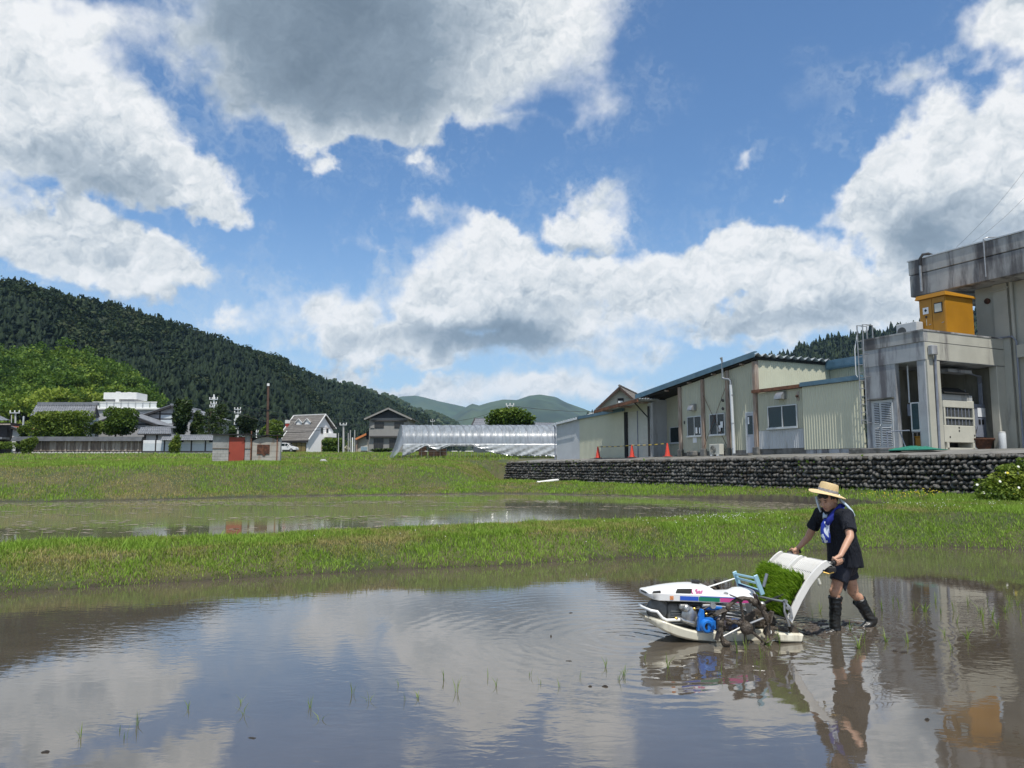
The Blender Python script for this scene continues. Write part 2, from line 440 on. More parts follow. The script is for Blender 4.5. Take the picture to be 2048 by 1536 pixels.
def land(P):
    """height, distance past the near shore, distance outside the far paddy"""
    ys = np.interp(P[:, 0], NEAR_EDGE[:, 0], NEAR_EDGE[:, 1])
    wob = (vnoise(P, 1.3, 3) - 0.5) * 0.22 + (vnoise(P, 4.5, 5) - 0.5) * 0.09
    dN = seg_dist(P, NEAR_EDGE) * np.where(P[:, 1] > ys, 1, -1) + wob
    dF = seg_dist(P, np.vstack([FAR_POLY, FAR_POLY[:1]])) * np.where(in_poly(P, FAR_POLY), -1, 1) + wob
    ks = np.interp(P[:, 0], [-9, 2, 5, 9], [0.36, 0.60, 0.68, 0.95])
    g1 = np.where(dN < 0, np.maximum(-0.12, dN * 0.5), np.where(dN < 0.07, dN * 1.3, 0.09 + np.clip(dN - 0.07, 0, 0.62) * ks + np.maximum(dN - 0.69, 0) * 0.03))
    gF = Z_FAR + np.where(dF < 0, np.maximum(-0.10, dF * 0.4), np.where(dF < 0.12, dF * 0.45, 0.054 + np.clip(dF - 0.12, 0, 3.2) * np.where(P[:, 1] < np.interp(P[:, 0], FAR_POLY[:10, 0], FAR_POLY[:10, 1]), np.interp(P[:, 0], [3, 9], [0.035, 0.13]), 0.12)))
    bank = P[:, 1] < 0.9
    low = smin(g1, gF, 0.06)
    dW = seg_dist(P, WALL_LINE)
    low = np.where((dF > 0) & (P[:, 1] > 17) & (P[:, 1] < 56), np.maximum(low, 0.88 - 0.20 * dW), low)
    low = np.minimum(low, 0.88) + (vnoise(P, 0.9, 8) - 0.5) * 0.05 * np.clip(dN * 2, 0, 1) * np.clip(dF * 2, 0, 1)
    low = np.where((P[:, 1] < 1.6), np.maximum(low, np.clip((1.6 - P[:, 1]) * 0.5, 0, 0.32) - 0.05), low)
    zp = np.interp(P[:, 1], [0, 38, 50, 65, 90, 140, 250, 1000, 7000], [1.5, 1.8, 2.02, 2.58, 3.32, 4.55, 6.5, 14, 40])
    zp = zp + (vnoise(P, 0.25, 21) - 0.5) * 0.16
    ytoe = np.interp(P[:, 0], TOE[:, 0], TOE[:, 1])
    behind_wall = (P[:, 0] + WALL_S * P[:, 1] > WALL_K)
    E = np.where(P[:, 0] < -0.9, P[:, 1] > ytoe, behind_wall)
    w = np.clip((-0.9 - P[:, 0]) * 0.8 + 1.0, 1.0, 5.0)
    tl = np.where(P[:, 0] < 0.2, sst(seg_dist(P, TOE) / w), 1.0)
    tw = np.where(behind_wall & (P[:, 1] < 54.2), sst((seg_dist(P, WALL_LINE) - 0.45) / 0.3), 1.0)
    zq = np.where(behind_wall & (P[:, 1] < 56), np.minimum(zp, 1.95), zp)
    h = np.where(E, low + (zq - low) * np.minimum(tl, tw), low)
    return h, dN, dF

def axis_pts(lo, hi, fine, far0, far1, grow=1.10):
    a = list(np.arange(lo, hi + 1e-6, fine)); s = fine
    while a[-1] < far1: s *= grow; a.append(a[-1] + s)
    s = fine; b = []
    x = lo
    while x > far0: s *= grow; x -= s; b.append(x)
    return np.array(b[::-1] + a)
gx = axis_pts(-14, 15, 0.15, -5000, 5000); gy = axis_pts(8, 26, 0.13, -60, 8000, 1.045)
GX, GY = np.meshgrid(gx, gy); GP = np.stack([GX.ravel(), GY.ravel()], 1)
gh, gN, gF_ = land(GP)
nx, ny = len(gx), len(gy)
ii = (np.arange(ny - 1)[:, None] * nx + np.arange(nx - 1)[None, :]).ravel()
gq = np.stack([ii, ii + 1, ii + nx + 1, ii + nx], 1)
mudmask = np.clip(1.15 - np.minimum(np.where(gN > 0, gN / 0.06, 0), np.where(gF_ > 0, gF_ / 0.16, 0)), 0, 1)

m_ground, T, p = newmat('turf_and_soil')
tc = T.node('ShaderNodeTexCoord')
n1 = T.noise(tc.outputs['Object'], 0.55, 5, 0.6); n2 = T.noise(tc.outputs['Object'], 6.0, 5, 0.7)
c = T.mix(T.step(n1, 0.38, 0.62), (0.036, 0.058, 0.014, 1), (0.075, 0.075, 0.028, 1))
c = T.mix(T.step(n2, 0.35, 0.75, 0, 0.65), c, (0.085, 0.070, 0.036, 1))
at = T.node('ShaderNodeAttribute', attribute_name='mud')
c = T.mix(at.outputs['Fac'], c, (0.028, 0.022, 0.015, 1))
T.put(p.inputs['Base Color'], c); p.inputs['Roughness'].default_value = 0.9
b = T.node('ShaderNodeBump'); b.inputs['Strength'].default_value = 0.6; b.inputs['Distance'].default_value = 0.05
T.put(b.inputs['Height'], T.noise(tc.outputs['Object'], 14.0, 6, 0.65)); T.l.new(b.outputs[0], p.inputs['Normal'])
mesh_np('ground', np.column_stack([GP, gh]), gq, m_ground, {'mud': mudmask}, smooth=True, kind='structure')

# ------------------------------------------------------------------ water
MX0, MY0, MANG = 2.262, 7.85, R(9)      # where the rice transplanter stands
def watermat(name, mud1, mud2, amp, ringed):
    m, T, p = newmat(name)
    tc = T.node('ShaderNodeTexCoord'); P = tc.outputs['Object']
    n = T.noise(P, 0.55, 5, 0.6); nn = T.noise(P, 5.0, 6, 0.65, 0.5)
    c = T.mix(T.step(n, 0.35, 0.65), mud1 + (1,), mud2 + (1,))
    c = T.mix(T.step(nn, 0.58, 0.75, 0, 0.5), c, tuple(x * 0.55 for x in mud1) + (1,))
    T.put(p.inputs['Base Color'], c)
    p.inputs['Roughness'].default_value = 0.025; p.inputs['IOR'].default_value = 2.5
    wind = T.step(T.noise(P, 0.33, 3, 0.55, 0.6), 0.36, 0.66, 0.18, 1.0)
    Ps = T.vec('MULTIPLY', P, (1.0, 1.9, 1.0))
    r1 = T.noise(Ps, 4.5, 2, 0.5, 0.6); r2 = T.noise(Ps, 11.0, 2, 0.5, 0.5)
    h = T.math('MULTIPLY_ADD', r2, 0.45, r1)
    h = T.math('MULTIPLY', T.math('MULTIPLY', h, wind), amp)
    if ringed:      # bow waves of the machine and rings round the boots
        wn = T.vec('MULTIPLY_ADD', T.noise(P, 1.7, 2, col=True), (0.30, 0.30, 0), P)
        for cx, cy, k, a, fall, off in ((1.15, 7.72, 34.0, 0.0010, 1.25, 0.5), (3.3, 8.05, 48.0, 0.0009, 0.55, 0.05), (3.7, 8.26, 48.0, 0.0008, 0.5, 0.05), (2.2, 7.45, 40.0, 0.0009, 0.6, 0.2)):
            d = T.vec('LENGTH', T.vec('SUBTRACT', wn, (cx + 0.15, cy + 0.15, 0)))
            e = T.math('EXPONENT', T.math('MULTIPLY', d, -1 / fall))
            s = T.math('SINE', T.math('MULTIPLY', d, k))
            h = T.math('MULTIPLY_ADD', T.math('MULTIPLY', s, e), a, h)
    b = T.node('ShaderNodeBump'); b.inputs['Strength'].default_value = 1.0; b.inputs['Distance'].default_value = 1.0
    T.put(b.inputs['Height'], h); T.l.new(b.outputs[0], p.inputs['Normal'])
    return m
m_near = watermat('muddy_water', (0.066, 0.054, 0.040), (0.086, 0.071, 0.054), 0.0015, True)
m_far = watermat('green_muddy_water', (0.125, 0.130, 0.078), (0.150, 0.150, 0.095), 0.0010, False)
pts = [(x, y + 0.35, 0.0) for x, y in NEAR_EDGE] + [(60, -12, 0), (-60, -30, 0)]
MB().add(pts, [tuple(range(len(pts)))]).build('paddy_water', m_near, kind='structure')
fp = FAR_POLY; fc = fp.mean(0)
pts = []
for i in range(len(fp)):
    a = fp[i - 1]; b_ = fp[(i + 1) % len(fp)]; t = b_ - a; nrm = np.array([t[1], -t[0]]) / np.linalg.norm(t)
    pts.append((fp[i][0] + nrm[0] * 0.3, fp[i][1] + nrm[1] * 0.3, Z_FAR))
MB().add(pts, [tuple(range(len(pts)))]).build('far_paddy_water', m_far, kind='structure')

# ------------------------------------------------------------------ hills and mountains
def px_az(px, py=900):
    a = (px - 1024) / FPX; b = (768 - py) / FPX
    return a / (math.cos(PITCH) - math.sin(PITCH) * b)
def px_slope(px, py):
    b = (768 - py) / FPX
    return (math.sin(PITCH) + math.cos(PITCH) * b) / (math.cos(PITCH) - math.sin(PITCH) * b)
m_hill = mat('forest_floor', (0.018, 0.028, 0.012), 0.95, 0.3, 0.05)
class Hill:
    """a ridge given by its outline as seen from the paddy, its distance and the distance of its foot"""
    def __init__(self, name, sil, dist, foot, zfoot, material, tree_h=0, cols=200, rows=26, bump=0.05, gully=0.012, back=0.35, seed=1):
        xs = np.array([s[0] for s in sil], float); ys = np.array([s[1] for s in sil], float)
        self.px = np.linspace(xs[0], xs[-1], cols); py = np.interp(self.px, xs, ys)
        dR = np.interp(self.px, [d[0] for d in dist], [d[1] for d in dist]); dF = np.interp(self.px, [d[0] for d in foot], [d[1] for d in foot])
        r = np.array([px_az(a, b) for a, b in zip(self.px, py)]); s = np.array([px_slope(a, b) for a, b in zip(self.px, py)])
        zr = CAM_H + s * dR - tree_h
        zf = np.full(cols, zfoot)
        t = np.concatenate([np.linspace(0, 1, rows), 1 + back * np.linspace(0.15, 1, 6)])
        Tt, _ = np.meshgrid(t, self.px, indexing='ij')
        Y = dF + (dR - dF) * Tt
        prof = np.where(Tt <= 1, Tt ** 0.92, 1 - ((Tt - 1) / back) ** 1.5 * 0.9)
        Z = zf + (zr - zf) * prof
        X = r * Y
        nz = (vnoise(np.stack([X.ravel(), Y.ravel()], 1), gully, seed) - 0.5).reshape(X.shape) * 2
        env = np.clip(Tt, 0, 1) * (1 - np.clip(Tt, 0, 1)) * 4
        Z = Z + nz * env * (zr - zf) * bump * 2
        self.X, self.Y, self.Z, self.rows, self.cols = X, Y, Z, len(t), cols
        self.front = rows
        if name:
            i = (np.arange(len(t) - 1)[:, None] * cols + np.arange(cols - 1)[None, :]).ravel()
            q = np.stack([i, i + 1, i + cols + 1, i + cols], 1)
            mesh_np(name, np.stack([X.ravel(), Y.ravel(), Z.ravel()], 1), q, material, smooth=True, kind='structure')
    def scatter(self, spacing, rng, tmax=1.15):
        """random points on the slope, about one per spacing squared"""
        X, Y, Z = self.X, self.Y, self.Z
        rows = min(self.rows - 1, int(self.front * tmax))
        A = np.stack([X, Y, Z], 2)
        e1 = A[:-1, 1:] - A[:-1, :-1]; e2 = A[1:, :-1] - A[:-1, :-1]
        ar = np.linalg.norm(np.cross(e1, e2), axis=2)[:rows]
        n = (ar / spacing ** 2); cnt = rng.poisson(n)
        I, J = np.nonzero(cnt); I = np.repeat(I, cnt[I, J] if False else cnt[np.nonzero(cnt)]); J = np.repeat(J, cnt[np.nonzero(cnt)])
        uu = rng.random((len(I), 1)); vv = rng.random((len(I), 1))
        return A[I, J] * (1 - uu) * (1 - vv) + A[I, J + 1] * uu * (1 - vv) + A[I + 1, J] * (1 - uu) * vv + A[I + 1, J + 1] * uu * vv

def conifers(P, hgt, wid, rng, sides=7, tiers=4):
    """one ragged tiered cone per point: vertices, triangles, tint"""
    n = len(P); V = []; tint = []
    H = hgt * rng.uniform(0.65, 1.25, n); Wd = wid * rng.uniform(0.7, 1.3, n); tn = rng.random(n)
    rings = []
    for k in range(tiers):
        z0 = 0.10 + 0.86 * k / tiers; rad = (1 - z0) * 1.0
        rings.append((z0, rad)); rings.append((z0 + 0.86 / tiers * 0.92, (1 - z0 - 0.86 / tiers) * 0.75 + 0.06))
    ph = rng.random(n) * 6.28
    per = len(rings) * sides + 1
    out = np.zeros((n, per, 3)); tt = np.zeros((n, per))
    for ri, (z, rad) in enumerate(rings):
        for s in range(sides):
            a = ph + 2 * np.pi * s / sides + (ri % 2) * np.pi / sides
            rr = Wd * rad * rng.uniform(0.60, 1.35, n) * 0.5
            out[:, ri * sides + s, 0] = rr * np.cos(a); out[:, ri * sides + s, 1] = rr * np.sin(a)
            out[:, ri * sides + s, 2] = H * (z + rng.uniform(-0.045, 0.045, n))
            tt[:, ri * sides + s] = np.clip(tn + rng.uniform(-0.2, 0.2, n), 0, 1)
    out[:, -1, 2] = H; tt[:, -1] = tn
    fs = []
    for r in range(len(rings) - 1):
        for s in range(sides):
            a, b = r * sides + s, r * sides + (s + 1) % sides; c, d = a + sides, b + sides
            fs += [(a, b, d), (a, d, c)]
    for s in range(sides): fs.append(((len(rings) - 1) * sides + s, (len(rings) - 1) * sides + (s + 1) % sides, per - 1))
    fs = np.array(fs)
    V = (out + P[:, None, :]).reshape(-1, 3)
    Fc = (fs[None] + (np.arange(n) * per)[:, None, None]).reshape(-1, 3)
    return V, Fc, tt.ravel()

def puffs(P, rad, rng, squash=0.8, nu=7, nv=5, jit=0.35, tint=(0, 1)):
    """uneven rounded crowns, one per point"""
    n = len(P); per = nu * (nv - 1) + 2
    Rr = rad * rng.uniform(0.6, 1.35, n); tn = rng.uniform(tint[0], tint[1], n)
    out = np.zeros((n, per, 3)); tt = np.zeros((n, per))
    for j in range(1, nv):
        th = np.pi * j / nv
        for i in range(nu):
            k = (j - 1) * nu + i
            f = Rr * rng.uniform(1 - jit, 1 + jit, n); ph = 2 * np.pi * (i + 0.5 * (j % 2)) / nu
            out[:, k] = np.stack([f * np.sin(th) * np.cos(ph), f * np.sin(th) * np.sin(ph), f * np.cos(th) * squash], 1)
            tt[:, k] = np.clip(tn + rng.uniform(-0.22, 0.22, n), 0, 1)
    out[:, -2, 2] = Rr * squash; out[:, -1, 2] = -Rr * squash; tt[:, -2] = tn; tt[:, -1] = tn
    fs = []
    for j in range(nv - 2):
        for i in range(nu):
            a, b = j * nu + i, j * nu + (i + 1) % nu; c, d = a + nu, b + nu
            fs += [(a, c, d), (a, d, b)]
    for i in range(nu):
        fs.append((per - 2, i, (i + 1) % nu)); fs.append((per - 1, (nv - 2) * nu + (i + 1) % nu, (nv - 2) * nu + i))
    fs = np.array(fs)
    return (out + P[:, None, :]).reshape(-1, 3), (fs[None] + (np.arange(n) * per)[:, None, None]).reshape(-1, 3), tt.ravel()

def leafcrowns(P, rad, k, leaf, rng, tint=(0, 1)):
    """loose crowns of k leaf sprays each round the points"""
    n = len(P); d = rng.normal(size=(n, k, 3)); d /= np.linalg.norm(d, axis=2)[:, :, None]; d[:, :, 2] = np.where(d[:, :, 2] < -.2, -d[:, :, 2], d[:, :, 2])
    lob = rng.normal(size=(n, 4, 3)) * np.array([.45, .45, .30]); pick = rng.integers(0, 4, (n, k))
    R_ = (rad * rng.uniform(.7, 1.3, n))[:, None, None]
    C_ = np.take_along_axis(lob, pick[:, :, None].repeat(3, 2), 1) * R_ + d * R_ * .55 + P[:, None, :]
    t = np.clip(rng.uniform(tint[0], tint[1], n)[:, None] + rng.uniform(-.2, .2, (n, k)), 0, 1)
    return leafclumps(C_.reshape(-1, 3), leaf, rng, t.ravel(), .8)

def leafclumps(P, size, rng, tint, up=0.35):
    """small bent leaf sprays (two triangles each) at the points, facing all ways"""
    n = len(P)
    nrm = rng.normal(size=(n, 3)); nrm[:, 2] += up; nrm /= np.linalg.norm(nrm, axis=1)[:, None]
    t = np.cross(nrm, rng.normal(size=(n, 3))); t /= np.linalg.norm(t, axis=1)[:, None]
    b = np.cross(nrm, t); s = (size * rng.uniform(0.6, 1.4, n))[:, None]
    V = np.stack([P - t * s * 0.5, P + b * s * 0.36 + nrm * s * 0.12, P + t * s * 0.62, P - b * s * 0.36 + nrm * s * 0.12], 1).reshape(-1, 3)
    k = np.arange(n)[:, None] * 4
    return V, k + np.array([[0, 1, 2, 3]]), np.repeat(tint, 4)

m_cedar = leafmat('cedar_needles', [(0.006, 0.014, 0.008), (0.011, 0.023, 0.011), (0.018, 0.033, 0.013), (0.028, 0.044, 0.016)], 0.8, 0.12)  # greens lowered: cloud shadow over the hills is put into the colour
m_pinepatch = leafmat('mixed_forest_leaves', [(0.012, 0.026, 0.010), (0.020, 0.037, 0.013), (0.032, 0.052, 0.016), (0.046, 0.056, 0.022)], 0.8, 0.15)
m_broad = leafmat('broadleaf_leaves', [(0.032, 0.075, 0.014), (0.080, 0.150, 0.018), (0.145, 0.225, 0.026), (0.250, 0.310, 0.036)], 0.6, 0.35)
rng = np.random.default_rng(5)
SIL1 = [(-900, 470), (-500, 500), (-200, 520), (0, 566), (35, 563), (90, 580), (160, 600), (230, 612), (330, 642), (430, 678), (500, 702), (534, 710), (568, 720), (602, 739), (630, 756), (664, 765), (705, 773), (739, 785), (760, 792), (797, 812), (842, 828), (876, 844), (893, 853), (930, 880)]
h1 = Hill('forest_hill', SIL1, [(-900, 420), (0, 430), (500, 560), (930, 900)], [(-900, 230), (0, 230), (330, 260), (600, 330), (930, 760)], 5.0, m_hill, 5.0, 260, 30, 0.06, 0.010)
Pt = h1.scatter(4.0, rng)
patch = vnoise(Pt[:, :2], 0.014, 4) * 0.6 + vnoise(Pt[:, :2], 0.045, 14) * 0.4
Pc = Pt[patch < 0.60]; Pb = Pt[patch >= 0.60]
V, Fc, tt = conifers(Pc, 7.4, 6.6, rng, 6, 3)
tt = np.clip(tt * 0.75 + 0.25 * np.repeat(vnoise(Pc[:, :2], 0.02, 9), 37), 0, 1)
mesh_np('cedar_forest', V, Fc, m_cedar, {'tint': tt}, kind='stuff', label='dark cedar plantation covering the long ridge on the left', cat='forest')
Pb = Pb[rng.random(len(Pb)) < 0.85] + np.array([0, 0, 4.0])
V, Fc, tt = leafcrowns(Pb, 3.6, 46, 1.7, rng)
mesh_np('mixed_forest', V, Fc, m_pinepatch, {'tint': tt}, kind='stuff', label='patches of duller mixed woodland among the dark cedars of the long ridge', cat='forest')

SIL3 = [(600, 748), (661, 757), (691, 762), (719, 772), (760, 784), (773, 785), (794, 796), (828, 814), (869, 823), (903, 838), (924, 850), (960, 875)]
h3 = Hill('distant_spur', SIL3, [(600, 1500), (960, 1700)], [(600, 1000), (960, 1250)], 14.0, mat('spur_turf', (0.055, 0.075, 0.028), 0.9, 0.35, 0.03), 5, 140, 20, 0.04, 0.006)
Pt = h3.scatter(11.0, rng)
V, Fc, tt = puffs(Pt + np.array([0, 0, 2.0]), 5.2, rng, 1.0, 6, 4, 0.35)
mesh_np('spur_forest', V, Fc, m_pinepatch, {'tint': np.clip(tt * 0.6 + 0.35, 0, 1)}, kind='stuff', label='lighter woodland on the distant spur behind the dark ridge', cat='forest')

SIL2 = [(1130, 855), (1165, 838), (1200, 823), (1290, 800), (1400, 765), (1500, 725), (1535, 715), (1600, 692), (1650, 676), (1700, 667), (1760, 657), (1840, 646), (1950, 625), (2100, 600), (2400, 560), (2900, 520)]
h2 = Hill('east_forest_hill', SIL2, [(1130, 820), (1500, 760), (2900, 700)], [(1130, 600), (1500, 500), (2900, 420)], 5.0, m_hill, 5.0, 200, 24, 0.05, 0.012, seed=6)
Pt = h2.scatter(5.6, rng)
V, Fc, tt = conifers(Pt, 9.5, 7.4, rng, 6, 3)
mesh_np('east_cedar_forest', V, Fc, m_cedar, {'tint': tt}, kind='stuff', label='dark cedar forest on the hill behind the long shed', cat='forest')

m_mtn = mat('mountain_forest', (0.030, 0.050, 0.020), 0.95, 0.45, 0.006, bump=1.0, bscale=0.02, c2=(0.060, 0.080, 0.030), c2amt=0.6)
Hill('blue_mountain', [(700, 850), (760, 815), (801, 793), (831, 791), (850, 795), (876, 802), (927, 813), (980, 830), (1060, 860)], [(700, 5200), (1060, 5200)], [(700, 3900), (1060, 3900)], 20.0, m_mtn, 0, 120, 24, 0.10, 0.0022, seed=3)
Hill('green_mountain', [(850, 880), (900, 838), (927, 817), (944, 807), (958, 811), (978, 805), (1006, 799), (1033, 800), (1060, 791), (1081, 789), (1112, 794), (1132, 805), (1166, 817), (1200, 830), (1300, 850), (1500, 850), (1800, 830), (2200, 800)], [(850, 4200), (2200, 4200)], [(850, 2900), (2200, 2700)], 18.0, m_mtn, 0, 200, 26, 0.12, 0.0026, seed=8)

# ------------------------------------------------------------------ low hill of broad-leaved trees on the left
SILB = [(-600, 725), (-200, 735), (0, 752), (60, 750), (110, 740), (156, 746), (190, 758), (220, 778), (244, 792), (270, 812), (290, 832), (310, 858)]
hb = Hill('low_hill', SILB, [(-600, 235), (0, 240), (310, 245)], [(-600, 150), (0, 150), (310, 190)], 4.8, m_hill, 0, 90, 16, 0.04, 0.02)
def broad_mesh(name, rng, rad, nleaf, leaf, material, lobes=7, flat=0.75, tlo=0.0, thi=1.0):
    """crown of leaf sprays in several uneven lobes round a centre, as one mesh"""
    c = rng.normal(size=(lobes, 3)) * np.array([0.48, 0.48, 0.34]) * rad; r = rad * rng.uniform(0.42, 0.68, lobes)
    k = rng.integers(0, lobes, nleaf)
    d = rng.normal(size=(nleaf, 3)); d /= np.linalg.norm(d, axis=1)[:, None]
    d[:, 2] = np.where(d[:, 2] < -0.3, -d[:, 2] * 0.7, d[:, 2])
    P = c[k] + d * (r[k] * (rng.random(nleaf) ** 0.30))[:, None] * np.array([1, 1, flat])
    lt = rng.uniform(tlo, thi, lobes)
    V, F4, tt = leafclumps(P, leaf, rng, np.clip(lt[k] + rng.uniform(-0.18, 0.18, nleaf), 0, 1), 0.6)
    me = mesh_np(name, V, F4, material, {'tint': tt})
    d_ = me.data; bpy.data.objects.remove(me)
    return d_
m_bark = mat('bark', (0.060, 0.048, 0.036), 0.95, 0.3, 6, bump=0.5, bscale=20, stretch=(1, 1, 0.3))
bl = [broad_mesh('crown', rng, 4.2, 900, 0.62, m_broad, 8, 0.8, a, a + 0.45) for a in (0.0, 0.08, 0.2, 0.3, 0.42, 0.5)]
tb = MB(); tb.tube([(0, 0, -5), (0.1, 0, -2.6), (0, 0.1, 0.5)], [0.30, 0.24, 0.10], 7)
t0 = tb.build('trunk', m_bark); trunk_me = t0.data; bpy.data.objects.remove(t0)
Ph = hb.scatter(5.0, rng, 1.1)
Ph = Ph[(Ph[:, 0] / Ph[:, 1] > px_az(-110))]
vis = Ph
order = np.argsort(vis[:, 1])[:290]
for i in order:
    x, y, z = Ph[i]
    s = rng.uniform(0.72, 1.2)
    o = empty('broadleaf_tree', (x, y, z), rng.uniform(0, 6.28), 'bright green broad-leaved tree in the sunlit wood on the low hill', 'tree', 'broad-leaved trees on the low hill')
    o.scale = (s, s, s * rng.uniform(0.9, 1.15))
    tn = vnoise(np.array([[x, y]]), 0.03, 31)[0]
    link('crown', bl[int(np.clip(tn * 7.5 - 1 + rng.normal() * 0.9, 0, 5))], o, (0, 0, 4.2))
    link('trunk', trunk_me, o, (0, 0, 4.2))

# ------------------------------------------------------------------ grass
m_grass = leafmat('grass_blades', [(0.370, 0.310, 0.130), (0.300, 0.300, 0.090), (0.210, 0.290, 0.045), (0.190, 0.320, 0.036), (0.260, 0.400, 0.055)], 0.55, 0.30)
def blades(P, hgt, wid, tint, rng, lean=0.45, seg=2):
    """curved tapering blades rooted at P"""
    n = len(P); a = rng.uniform(0, 6.283, n); l = rng.uniform(0.1, 1.0, n) * lean
    dx, dy = np.cos(a), np.sin(a); px_, py_ = -dy, dx
    ph = a + rng.normal(0, 0.8, n); px_, py_ = -np.sin(ph), np.cos(ph)
    V = []
    for t, w in ((0, 0.8), (0.5, 1.0)):
        cx = P[:, 0] + dx * l * hgt * t * t; cy = P[:, 1] + dy * l * hgt * t * t; cz = P[:, 2] + hgt * t * (1 - 0.25 * l * t)
        for s in (-0.5, 0.5): V.append(np.stack([cx + px_ * wid * w * s, cy + py_ * wid * w * s, cz], 1))
    V.append(np.stack([P[:, 0] + dx * l * hgt, P[:, 1] + dy * l * hgt, P[:, 2] + hgt * (1 - 0.30 * l)], 1))
    V = np.stack(V, 1).reshape(-1, 3); k = np.arange(n)[:, None] * 5
    Fc = np.concatenate([k + np.array([[0, 1, 3]]), k + np.array([[0, 3, 2]]), k + np.array([[2, 3, 4]])])
    return V, Fc, np.repeat(tint, 5)

def sow(name, x0, x1, y0, y1, per_m2, hgt, wid, keep, label, rng, dry=0.0, lean=0.5):
    n = int((x1 - x0) * (y1 - y0) * per_m2)
    P = np.stack([rng.uniform(x0, x1, n), rng.uniform(y0, y1, n)], 1)
    r = P[:, 0] / np.maximum(P[:, 1], 0.1)
    P = P[(r > -0.80) & (r < 0.80)]
    h, dN, dF = land(P)
    k, dens = keep(P, h, dN, dF)
    k &= rng.random(len(P)) < dens
    P, h, dN, dF = P[k], h[k], dN[k], dF[k]
    clump = vnoise(P, 2.2, 41) * 0.6 + vnoise(P, 6.0, 43) * 0.4
    patch = vnoise(P, 0.45, 47) * 0.65 + vnoise(P, 1.4, 48) * 0.35
    east = np.clip((P[:, 0] + 1.5) / 8, 0, 1)
    tint = np.clip(0.56 + (patch - 0.5) * 1.3 + (clump - 0.5) * 0.9 + east * 0.20 - dry + rng.normal(0, 0.16, len(P)), 0, 1)
    lush = np.where((dN < 0.6) & (dN > -0.1), 0.42 - 0.5 * np.clip(dN, 0, .6), 0.0)
    tint = np.clip(tint + lush, 0, 1)
    H = hgt * (0.45 + 0.9 * clump) * rng.uniform(0.5, 1.35, len(P)) * (0.75 + 0.5 * patch)
    H = H * np.where(dN < 0.25, 0.85, 1.0) if hgt < 0.2 else H
    V, Fc, tt = blades(np.column_stack([P, h - 0.01]), H, wid * rng.uniform(0.6, 1.3, len(P)), tint, rng, lean)
    mesh_np(name, V, Fc, m_grass, {'tint': tt}, kind='stuff', label=label, cat='grass')
    return len(P)
rng = np.random.default_rng(17)
print('levee', sow('levee_grass', -13, 15.5, 6.5, 24.5, 2500, 0.095, 0.0105,
    lambda P, h, dN, dF: ((dN > -0.03) & (dF > 0.02) & (P[:, 1] < 24.5), np.where(dN > 0.9, np.where(dF < 0.8, 0.9, 0.6), np.clip(0.9 + dN * 2, 0, 1)) * np.clip(0.50 + 1.2 * vnoise(P, 1.7, 77), 0, 1)),
    'low green and straw coloured grass on the levee between the two paddies', rng, 0.03, 0.7))
print('tufts', sow('tall_grass', -13, 15.5, 6.5, 24.5, 240, 0.18, 0.009,
    lambda P, h, dN, dF: ((dN > 0.25) & (dF > 0.03), np.clip((vnoise(P, 2.4, 55) * .6 + vnoise(P, 6.5, 56) * .4 - .50) * 5, 0, 1) * np.where(dF < .5, 1, .7)),
    'taller loose tufts standing out of the levee grass', rng, 0.02, 0.6))
print('bank', sow('bank_grass', -34, 19, 22, 56, 230, 0.125, 0.024,
    lambda P, h, dN, dF: ((dF > 0.06) & (dN > 1.5) & (P[:, 1] > 24.0) & ~((P[:, 0] + WALL_S * P[:, 1] > WALL_K - 0.02) & (P[:, 1] < 54.2)) , np.where(dF < 0.3, 0.7, 1.0)),
    'mown rough grass on the bank and the strip below the stone wall', rng, 0.06))
print('field', sow('field_grass', -95, 30, 50, 150, 13, 0.20, 0.05,
    lambda P, h, dN, dF: (~((P[:, 0] > 0.5) & (P[:, 1] < 62)), 60.0 / np.maximum(P[:, 1], 60)),
    'rough grass of the flat field in front of the houses', rng, 0.06))

# ------------------------------------------------------------------ materials of the buildings
m_cream = mat('cream_sheet_metal', (0.43, 0.43, 0.335), 0.5, 0.05, 1.2, dirt=(0.30, 0.29, 0.22), dscale=2.5, dthr=(0.60, 0.85))
m_cream2 = mat('bright_cream_sheet_metal', (0.52, 0.52, 0.40), 0.45, 0.04, 1.2, dirt=(0.42, 0.40, 0.30), dscale=2.0, dthr=(0.62, 0.9))
m_greysheet = mat('pale_grey_sheet_metal', (0.46, 0.48, 0.49), 0.5, 0.06, 1.5, dirt=(0.17, 0.17, 0.15), dscale=2.2, dthr=(0.55, 0.72))
m_bluetrim = mat('steel_blue_trim', (0.085, 0.165, 0.225), 0.4, 0.15, 3.0, c2=(0.18, 0.25, 0.30), c2amt=0.3)
m_roofplate = mat('grey_folded_plate', (0.36, 0.39, 0.40), 0.4, 0.15, 2.0, metal=0.3)
m_wood = mat('weathered_wood', (0.25, 0.185, 0.145), 0.85, 0.3, 5, bump=0.4, bscale=40, stretch=(3, 3, 0.4), c2=(0.40, 0.35, 0.30), c2amt=0.75)
m_rustflash = mat('rusty_flashing', (0.14, 0.062, 0.035), 0.8, 0.4, 5, c2=(0.28, 0.12, 0.06), c2amt=0.6)
m_darkglass = newmat('window_glass')[0]
_p = m_darkglass.node_tree.nodes['Principled BSDF']; _p.inputs['Base Color'].default_value = (0.012, 0.022, 0.024, 1); _p.inputs['Roughness'].default_value = 0.06; _p.inputs['Specular IOR Level'].default_value = 0.5
m_alu = mat('aluminium_frame', (0.55, 0.57, 0.58), 0.4, 0.06, 5, metal=0.3)
m_door = mat('grey_door_panel', (0.40, 0.42, 0.46), 0.5, 0.06, 4)
